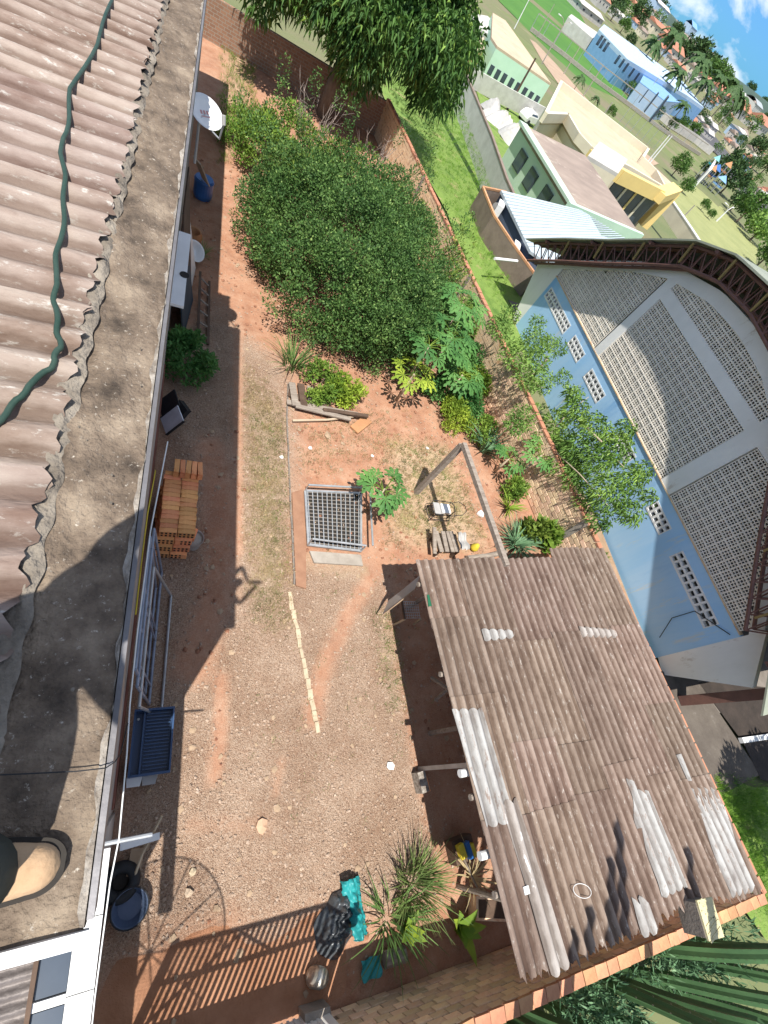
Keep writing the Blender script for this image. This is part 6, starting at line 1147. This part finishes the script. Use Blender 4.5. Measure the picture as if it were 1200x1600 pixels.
for i, (dx, dy) in enumerate(((0, 0), (.9, .5))): a = T(800, 256) + Vector((dx, dy, 0)); c_ = a + Vector((.9, 1.4, 0)); ob('post', MB().tube([a, a + Vector((0, 0, 1.9)), c_ + Vector((0, 0, 1.9)), c_], .06, 6), M['black'], t)
# lamp poles and power poles
def pole(px, py, tx, ty, lab, m='concrete', r=.13, arms=0, grp='poles beyond the school'):
    p = T(px, py); rr = ray(tx, ty); k = (p.x * rr[0] + p.y * rr[1]) / (rr[0] ** 2 + rr[1] ** 2); h = H + k * rr[2] - p.z; t = thing('street_pole', lab, 'pole', tuple(p), grp); ob('shaft', MB().tube([p + Vector((0, 0, -.5)), p + Vector((0, 0, h))], r * 1.2, 7, r1=r * .7), M[m], t)
    for i in range(arms): a = .5 + i * 2.6; q = p + Vector((0, 0, h)); e = q + Vector((math.cos(a) * 2.2, math.sin(a) * 2.2, .9)); o = ob('lamp_arm', MB().tube([q, q.lerp(e, .5) + Vector((0, 0, .35)), e], .07, 5), M[m], t); ob('lamp_head', MB().box(e, (.8, .35, .15), rz=a), M['white'], o)
    return t
for i, (a, b_, c_, d, l, ar) in enumerate(((804, 44, 826, -3, 'pale pole standing in front of the green sports field at the top', 0), (839, 57, 866, 6, 'tall pole at the near edge of the green field', 0), (847, 99, 881, 39, 'lamp pole with two curved arms in front of the green field', 2), (881, 115, 907, 72, 'pole beside the corner of the field fence', 0), (906, 158, 941, 101, 'tall pole between the path and the field fence', 0), (1004, 262, 1043, 208, 'left pole of the close white pair beside the school', 0), (1009, 262, 1048, 210, 'right pole of the close white pair beside the school', 0), (925, 205, 963, 165, 'thin pole at the fence in front of the blue school', 0), (1000, 160, 1028, 120, 'pole rising before the palms at the blue school', 0), (1062, 345, 1083, 318, 'short lamp post on the pale grass yard', 0), (1120, 345, 1136, 328, 'white lamp post with curved arms by the light green tree', 2), (1090, 128, 1102, 108, 'far white pole in the town below the dark trees', 0), (1105, 140, 1118, 122, 'second far pole between the palm crowns', 0))): pole(a, b_, c_, d, l, arms=ar, m='white' if i in (0, 5, 6, 10, 11, 12) else 'concrete', r=.13 if i < 10 else .2)
pole(793, 170, 836, 90, 'dark wooden power pole in front of the mint green building', m='wooddark', r=.14); pole(945, 282, 976, 240, 'dark lamp pole rising before the yellow entrance', m='black', r=.07, arms=1); pole(1003, 350, 1055, 295, 'dark thin pole along the yellow slanted pillar', m='black', r=.06)
# field fence: rail and posts
t = thing('field_fence', 'long fence of grey rails and posts along the sports field', 'fence', tuple(T(960, 150))); fp = [(828, 48), (880, 88), (935, 132), (985, 168), (1030, 202), (1065, 226), (1092, 243)]
for a, c_ in zip(fp[:-1], fp[1:]):
    for up in (0.5, 4.2): ob('rail', MB().bar(T(*a, up), T(*c_, up), .22 if up > 1 else .5, .25 if up > 1 else 1.0), M['concrete'], t)
    for f in (0, .33, .66): p = T(a[0] + (c_[0] - a[0]) * f, a[1] + (c_[1] - a[1]) * f); ob('fence_post', MB().tube([p, p + Vector((0, 0, 4.2))], .09, 6), M['steel'], t)
for (a, c_, l) in (((965, 195), (1020, 232), 'nearer'),):
    t = thing('goal_net_frame', 'thin grey posts and rail of the sand court beside the school', 'fence', tuple(T(*a)))
    for f in np.linspace(0, 1, 7): p = T(a[0] + (c_[0] - a[0]) * f, a[1] + (c_[1] - a[1]) * f); ob('fence_post', MB().tube([p, p + Vector((0, 0, 4.5))], .06, 5), M['steel'], t)
    ob('rail', MB().bar(T(*a, 4.4), T(*c_, 4.4), .1), M['steel'], t)
wallrun('white_fence', 'long white picket wall in front of the blue school', [(930, 92), (965, 125), (1010, 165), (1045, 195), (1085, 220), (1110, 240)], 2.5, 2.2, .4, M['offwhite'])
# town: blocks with flat roofs, houses with tiled roofs
bldg('blue_school', 'long blue school with rows of small dark windows', 'building', [(944, 38), (1000, 78), (1068, 128), (1100, 168), (1075, 150), (980, 92), (936, 46)], 2.5, 7.6, M['schoolblue'], M['paleblue'], [(937 + dx, 63 + dy, 4, 2.0, 2.6) for dx, dy in ((0, 0), (4.5, 5), (10, 10.5), (27.5, 30), (34.5, 36), (41, 42), (50, 50), (58, 57), (66, 63), (74, 70), (82, 77))], parapet=None, rt=1.2)
bldg('school_wing', 'paler blue projecting wing of the blue school', 'building', [(1008, 112), (1040, 140), (1062, 160), (1040, 158), (1000, 128)], 2.5, 6.0, M['paleblue'], M['schoolblue'], [(1006, 150, 4, 1.5, 2), (1018, 160, 4, 1.5, 2), (1030, 170, 4, 1.5, 2)])
bldg('white_hall', 'white roofed grey hall left of the blue school', 'building', [(893, 22), (918, 40), (936, 52), (926, 60), (905, 42), (888, 26)], 2.55, 4.0, M['offwhite'], M['offwhite'])
def house(px, py, rz, w, l, h, rh, wm, rm, lab, k=None, wins=3, grp=None):
    px, py = px - .3 * (h + rh), py + .35 * (h + rh); p = T(px, py); s_ = math.hypot(p.x, p.y, p.z - H) / math.hypot(px - 600, py - 800, 716); w, l, h, rh = w * 1.25 * s_, l * 1.45 * s_, h * 1.15 * s_, rh * 1.3 * s_; t = thing('town_house', lab, 'house', tuple(p), grp); Mr = Matrix.Rotation(rz, 3, 'Z'); W_ = lambda x, y, z: p + Mr @ Vector((x, y, z))
    ob('wall', MB().box(p + Vector((0, 0, h / 2 - 1)), (l, w, h + 2), rz=rz), wm, t); o = .05 * w; vs = [W_(-l / 2 - o, -w / 2 - o, h), W_(l / 2 + o, -w / 2 - o, h), W_(l / 2 + o, 0, h + rh), W_(-l / 2 - o, 0, h + rh), W_(-l / 2 - o, w / 2 + o, h), W_(l / 2 + o, w / 2 + o, h)]
    ob('roof', MB().add(vs, [(0, 1, 2, 3), (3, 2, 5, 4), (0, 3, 4), (1, 5, 2), (0, 4, 5, 1)]), rm, t)
    for i in range(wins): x = -l / 2 + (i + .5) * l / wins; ob('window', MB().box(W_(x, -w / 2 - .03, h * .55), (l * .07, .2, h * .25), rz=rz), M['winframe'], t); ob('window', MB().box(W_(x, w / 2 + .03, h * .55), (l * .07, .2, h * .25), rz=rz), M['winframe'], t)
    for i in range(2): y = (i - .5) * w * .5; ob('window', MB().box(W_(-l / 2 - .03, y, h * .55), (.2, w * .09, h * .25), rz=rz), M['winframe'], t)
A_ = .42
for (px, py, rz, w, l, h, rh, wm, rm, lab) in (
    (915, 18, .35, 24, 44, 7, 2.5, 'offwhite', 'offwhite', 'broad grey gabled house at the top edge left of the blue school'), (938, 6, .35, 12, 20, 9, 2.5, 'offwhite', 'tile', 'house with a faded red roof at the top edge behind the grey gable'), (965, 28, .4, 14, 20, 6, 2, 'offwhite', 'offwhite', 'small white house behind the blue school roof'),
    (992, 20, .4, 16, 24, 8, 3, 'cream', 'tile', 'dark red roofed house at the top behind the white house'), (1022, 48, .42, 20, 30, 9, 3, 'cream', 'tile', 'cream house with red tiles below the blue warehouse'), (1044, 80, .42, 18, 46, 9, 5, 'offwhite', 'tile', 'long house with a bright red tiled roof behind the palms'), (1062, 96, .45, 14, 22, 6, 2, 'cream', 'cream', 'cream house right of the long red roof'), (1080, 112, .45, 18, 26, 8, 3, 'cream', 'brownroof', 'tan house among the palms on the street'),
    (1098, 128, .5, 16, 26, 7, 3, 'offwhite', 'tile', 'white house with pink red roof below the dark trees'), (1122, 150, .5, 18, 40, 9, 4, 'offwhite', 'tile', 'white walled house with long red roof in the right part of the town'), (1150, 172, .5, 22, 50, 9, 6, 'offwhite', 'tile', 'biggest orange red tiled roof at the right edge of the town'), (1182, 196, .55, 22, 36, 9, 6, 'offwhite', 'tile', 'orange red tiled house cut by the right edge'),
    (1148, 212, .5, 18, 28, 10, 2, 'paleblue', 'offwhite', 'pale blue house with dark windows below the orange roof'), (1165, 250, .6, 12, 16, 6, 3.5, 'schoolblue', 'tile', 'blue house with red tiled roof on the street corner'), (1150, 268, .6, 8, 13, 4.5, 3, 'paleblue', 'tile', 'small red roofed house in front of the blue house'), (1195, 300, .6, 12, 16, 5, 2.5, 'offwhite', 'tile', 'low house with brown red roof at the right edge beyond the street'), (1068, 78, .4, 24, 40, 10, 5, 'cream', 'brownroof', 'brown roofed house in the shade of the big dark tree'), (1130, 128, .5, 20, 34, 9, 4, 'cream', 'brownroof', 'brown roofed house below the grey warehouse')):
    house(px, py, rz, w, l, h, rh, M[wm], M[rm], lab)
def bigshed(name, lab, px, py, rz, lpx, wpx, hpx, wm, rm, arched=False):
    p = T(px, py); d = math.hypot(p.x, p.y, p.z - H); s = d / math.hypot(px - 600, py - 800, 716); l, w, h = lpx * s, wpx * s, hpx * s; t = thing(name, lab, 'warehouse', tuple(p)); Mr = Matrix.Rotation(rz, 3, 'Z')
    ob('wall', MB().box(p + Vector((0, 0, h / 2 - 2)), (l, w, h + 4), rz=rz), wm, t); b = MB(); b.grid(1, 10, lambda u, v: p + Mr @ Vector(((u - .5) * l * 1.03, (v - .5) * w * 1.06, h + .02 + (h * .55 * math.sin(v * math.pi) if arched else h * .22 * (1 - abs(2 * v - 1)))))); b.grid(1, 10, lambda u, v: p + Mr @ Vector(((.5 - u) * l * 1.03, (v - .5) * w * 1.06, h - .5 + (h * .55 * math.sin(v * math.pi) if arched else h * .22 * (1 - abs(2 * v - 1)))))); ob('roof', b, rm, t)
    for k in range(4): ob('door_bay', MB().box(p + Mr @ Vector(((k - 1.5) * l * .23, -w / 2 - .1, h * .3)), (l * .1, .3, h * .6), rz=rz), M['greywall'], t)
bigshed('blue_warehouse', 'big blue grey warehouse standing up on the skyline', 1062, 66, .5, 24, 14, 20, M['paleblue'], M['schoolblue']); bigshed('pale_warehouse', 'long pale blue warehouse roof at the top edge', 1020, 26, .4, 44, 18, 14, M['paleblue'], M['offwhite'])
bigshed('grey_hangar', 'large grey arched hangar near the skyline at the right', 1172, 168, .55, 50, 22, 7, M['greywall'], plainmat('grey_hangar_roof', C(.36, .39, .40), C(.30, .33, .34)), True)
# playground
t = thing('playground', 'coloured playground climbing frame in red and blue beside the trees', 'playground', tuple(T(1106, 292)))
for dx, dy, z, s_, m_ in ((-2, 0, 3, 3, 'bluebright'), (2.5, 1.5, 5, 2.2, 'orange'), (-3, 2, 4.5, 2, 'teal'), (1, -2.5, 2, 3, 'schoolblue'), (-4, -1, 2.5, 2.2, 'orange')):
    p = T(1104, 290) + Vector((dx, dy, 0)); ob('deck', MB().box(p + Vector((0, 0, z)), (s_, s_, .4), rz=.5), M[m_], t); ob('roof', MB().lathe([(s_ * .8, 0), (.05, 1.4)], p + Vector((0, 0, z + 1.6)), 4), M[m_], t)
    for ax in (-1, 1):
        for ay in (-1, 1): ob('leg', MB().tube([p + Vector((ax * s_ * .45, ay * s_ * .45, -.3)), p + Vector((ax * s_ * .45, ay * s_ * .45, z + 1.6))], .12, 5), M['steel'], t)
t = thing('square_goal', 'white square goal standing beside the playground', 'goal', tuple(T(1085, 290))); a, c_ = T(1082, 294), T(1096, 274); ob('post', MB().bar(a, a + Vector((0, 0, 5)), .5), M['white'], t); ob('post', MB().bar(c_, c_ + Vector((0, 0, 5)), .5), M['white'], t); ob('beam', MB().bar(a + Vector((0, 0, 5)), c_ + Vector((0, 0, 5)), .7), M['white'], t)
# far trees: each trunk and leafy crown
def fartree(px, py, hpx, wpx, lab, m='lf_far', n=1100, grp='trees in the town'):
    px, py = px - .36 * hpx, py + .41 * hpx
    p = T(px, py); d = math.hypot(p.x, p.y, p.z - H); s = 1.0 * d / math.hypot(px - 600, py - 800, 716); r = wpx * s * .5; h = hpx * s
    t = thing('town_tree', lab, 'tree', tuple(p), grp); ob('trunk', MB().tube([p + Vector((0, 0, -1)), p + Vector((0, 0, h * .55))], r * .09, 6, r1=r * .05), M['bark'], t)
    foliage('crown', [(p.x + x_, p.y + y_, p.z + z_, b1, b2, b3) for x_, y_, z_, b1, b2, b3 in dome_blobs((0, 0, h * .55), (r, r, h * .45), 34, r * .32, -.6)], n, r * .24, r * .15, M[m], t, inner=.4, zmin=-99)
for (px, py, hp, wp, lab, m) in (
    (1080, 92, 34, 44, 'biggest dark tree on the skyline of the town', 'lf_far'), (1105, 110, 26, 34, 'dark tree right of the biggest skyline tree', 'lf_far'), (1118, 122, 30, 34, 'mid green tree in the row below the skyline', 'lf_farl'), (1128, 140, 22, 26, 'lighter green tree at the right end of the row', 'lf_farl'), (1160, 122, 15, 15, 'round dark tree standing alone on the skyline', 'lf_far'), (1172, 138, 10, 14, 'dark tree beside the round skyline tree', 'lf_far'), (1195, 162, 10, 16, 'dark tree on the skyline at the right edge', 'lf_far'), (1198, 190, 12, 18, 'tree at the right edge below the skyline tree', 'lf_far'),
    (962, 10, 24, 30, 'dark tree at the top edge behind the white house', 'lf_far'), (998, 28, 24, 26, 'round dark tree behind the blue school', 'lf_far'), (975, 44, 16, 18, 'small bright green tree behind the school roof', 'lf_farl'), (985, 66, 14, 16, 'green tree behind the middle of the school', 'lf_far'), (1052, 58, 24, 22, 'dark tree in front of the blue warehouse', 'lf_far'), (1000, 4, 16, 22, 'tree at the top edge near the pale warehouse', 'lf_far'), (930, 80, 16, 14, 'small dark tree at the left corner of the school', 'lf_far'), (952, 108, 22, 18, 'dark tree in front of the school wall', 'lf_far'), (965, 122, 16, 18, 'dark shrub like tree by the white picket wall', 'lf_far'),
    (1140, 285, 40, 38, 'big dark green tree behind the playground', 'lf_far'), (1140, 262, 36, 34, 'dark tree left of the blue tiled house', 'lf_far'), (1108, 268, 28, 26, 'dark green tree beside the fence end', 'lf_far'), (1060, 262, 28, 26, 'light green tree beside the white pole pair', 'lf_farl'), (1072, 292, 18, 20, 'small green tree at the end of the school roof', 'lf_farl'), (1165, 330, 40, 44, 'bright green tree beyond the pale grass yard', 'lf_farl'), (1185, 360, 36, 44, 'lush light green tree at the right above the gym roof', 'lf_tree'), (1195, 400, 40, 40, 'green tree at the right edge above the gym roof', 'lf_farl'), (1150, 318, 26, 26, 'darker tree behind the bright green tree', 'lf_far'), (1100, 322, 14, 14, 'small young tree on the pale grass yard', 'lf_farl'), (1110, 335, 12, 12, 'tiny young tree beside the lamp post', 'lf_farl'), (1180, 232, 22, 26, 'dark tree between the orange roof and the blue house', 'lf_far'), (1196, 262, 26, 26, 'green tree at the right edge by the blue house', 'lf_farl'), (1030, 300, 10, 12, 'small bush by the end block of the school', 'lf_farl'), (955, 178, 14, 14, 'young tree along the sandy path', 'lf_farl'), (1085, 205, 16, 18, 'green tree beside the far street', 'lf_farl'), (1068, 195, 14, 16, 'bright small tree by the white picket wall', 'lf_farl')):
    fartree(px, py, hp, wp, lab, m)
for i, (px, py, hp) in enumerate(((935, 92, 15), (948, 104, 17), (972, 128, 16), (985, 140, 15), (1002, 152, 18), (1025, 178, 18), (1050, 196, 16), (1066, 170, 20), (1092, 182, 20))): fartree(px, py, hp, hp, ['dark tree before the left end of the blue school', 'second dark tree from the left before the blue school', 'third tree along the white wall of the school', 'light tree before the school windows', 'dark tree before the school wing', 'tree at the right side of the school wing', 'tree by the far end of the white picket wall', 'tree between the palms at the street', 'tree at the street bend by the palms'][i], 'lf_farl' if i % 3 == 0 else 'lf_far', 600)
def palm(px, py, hpx, lab, fl=.5):
    p = T(px, py); d = math.hypot(p.x, p.y, p.z - H); s = d / math.hypot(px - 600, py - 800, 716); h = hpx * 1.25 * s; t = thing('palm_tree', lab, 'palm tree', tuple(p), 'palms by the blue school'); L = h * fl; ob('trunk', MB().tube([p + Vector((0, 0, -1)), p + Vector((.1, 0, h))], h * .022, 6), M['barkpale'], t); c0 = p + Vector((.1, 0, h))
    for k in range(15):
        a = k * 2.4; e = rng.uniform(-.2, 1.0); b = MB(); dr = Vector((math.cos(a), math.sin(a), 0)); sd = Vector((-dr.y, dr.x, 0)); N = 9
        for i in range(N + 1):
            f = i / N; q = c0 + dr * L * f + Vector((0, 0, L * (e * f - 1.0 * f * f))); lw = L * (.17 if i % 2 else .30) * math.sin(math.pi * min(f * .92 + .08, 1)) + .02
            b.v += [tuple(q - sd * lw + dr * L * .1 - Vector((0, 0, lw * .6))), tuple(q), tuple(q + sd * lw + dr * L * .1 - Vector((0, 0, lw * .6)))]
        for i in range(N): b.f += [(i * 3, i * 3 + 1, i * 3 + 4, i * 3 + 3), (i * 3 + 1, i * 3 + 2, i * 3 + 5, i * 3 + 4)]
        ob('frond', b, M['lf_palm'], t)
for (px, py, hp, lab) in ((988, 118, 34, 'tall palm before the middle of the blue school'), (1010, 120, 42, 'tallest palm in front of the school roof'), (1020, 165, 36, 'palm in front of the blue wing'), (1046, 160, 44, 'palm at the right end of the blue school'), (1062, 180, 36, 'palm by the street corner'), (1085, 172, 34, 'palm beside the tan house'), (1105, 190, 38, 'palm before the white walled house'), (1118, 200, 34, 'palm with orange fruit beside the pale blue house'), (1040, 200, 26, 'short palm behind the white picket wall'), (890, 150, 20, 'small palm beside the sandy path'), (918, 176, 16, 'little palm beyond the cream roof')): palm(px, py, hp, lab, .42)
tz_ = soft([(955, 0), (1010, -5), (1190, 165), (1200, 340), (1160, 300), (1120, 240), (1075, 190), (1110, 175), (1060, 110), (1005, 62), (960, 25)], 4)
def where(px, py):
    d_ = (px - 1046) * .66 + (py - 30) * -.75 + 0; a_ = (px - 1046) * .75 + (py - 30) * .66; v_ = -d_
    return (' below the skyline' if v_ < 18 else ' midway' if v_ < 50 else ' in front') + (' left' if a_ < 20 else ' far right' if a_ > 160 else ' centre' if a_ < 90 else ' right')
kinds = ('dark', 'mid green', 'pale green', 'olive'); k_n = 0
for _ in range(400):
    px, py = rng.uniform(950, 1205), rng.uniform(-5, 335)
    if k_n >= 34: break
    if tz_(np.array([px]), np.array([py]))[0] < .6: continue
    sz = rng.uniform(10, 22); k_n += 1; kd = int(rng.integers(4))
    t = fartree(px, py, sz, sz * 1.1, 'small %s tree among the town roofs%s' % (kinds[kd], where(px, py)), ('lf_far', 'lf_farl', 'lf_farl', 'lf_far')[kd], n=420, grp='small trees among the town roofs')
hm = [('offwhite', 'tile'), ('cream', 'tile'), ('offwhite', 'brownroof'), ('cream', 'brownroof'), ('paleblue', 'tile'), ('offwhite', 'offwhite')]; k_n = 0
for _ in range(600):
    px, py = rng.uniform(950, 1205), rng.uniform(-5, 335)
    if k_n >= 64: break
    if tz_(np.array([px]), np.array([py]))[0] < .7: continue
    k_n += 1; kd = int(rng.integers(6)); a_, c_ = hm[kd]; house(px, py, rng.uniform(.3, .6), rng.uniform(8, 12), rng.uniform(11, 20), rng.uniform(4.5, 6.5), rng.uniform(1.5, 3), M[a_], M[c_], 'small %s town house with %s roof%s' % ({'offwhite': 'off white', 'cream': 'cream', 'paleblue': 'pale blue'}[a_], {'tile': 'a red tiled', 'brownroof': 'a brown', 'offwhite': 'a white'}[c_], where(px, py)), wins=2, grp='small houses of the town')
hb = MB()
for i in range(61):
    a = math.radians(-25 + i * 1.9); r0 = 2600; hz_ = 14 + 22 * max(0, math.sin(a * 5.1)) * max(0, math.sin(a * 2.3 + .8)) + 7 * math.sin(i * .9); hb.v += [(r0 * math.cos(a), r0 * math.sin(a), -60), (r0 * math.cos(a), r0 * math.sin(a), hz_ * .9), (r0 * 1.3 * math.cos(a), r0 * 1.3 * math.sin(a), hz_ * 1.2)]
for i in range(60): hb.f += [(i * 3, i * 3 + 3, i * 3 + 4, i * 3 + 1), (i * 3 + 1, i * 3 + 4, i * 3 + 5, i * 3 + 2)]
ob('hills', hb, plainmat('far_wooded_hills', C(.07, .11, .09), C(.05, .08, .07), scale=.02), kind='structure', smooth=True)
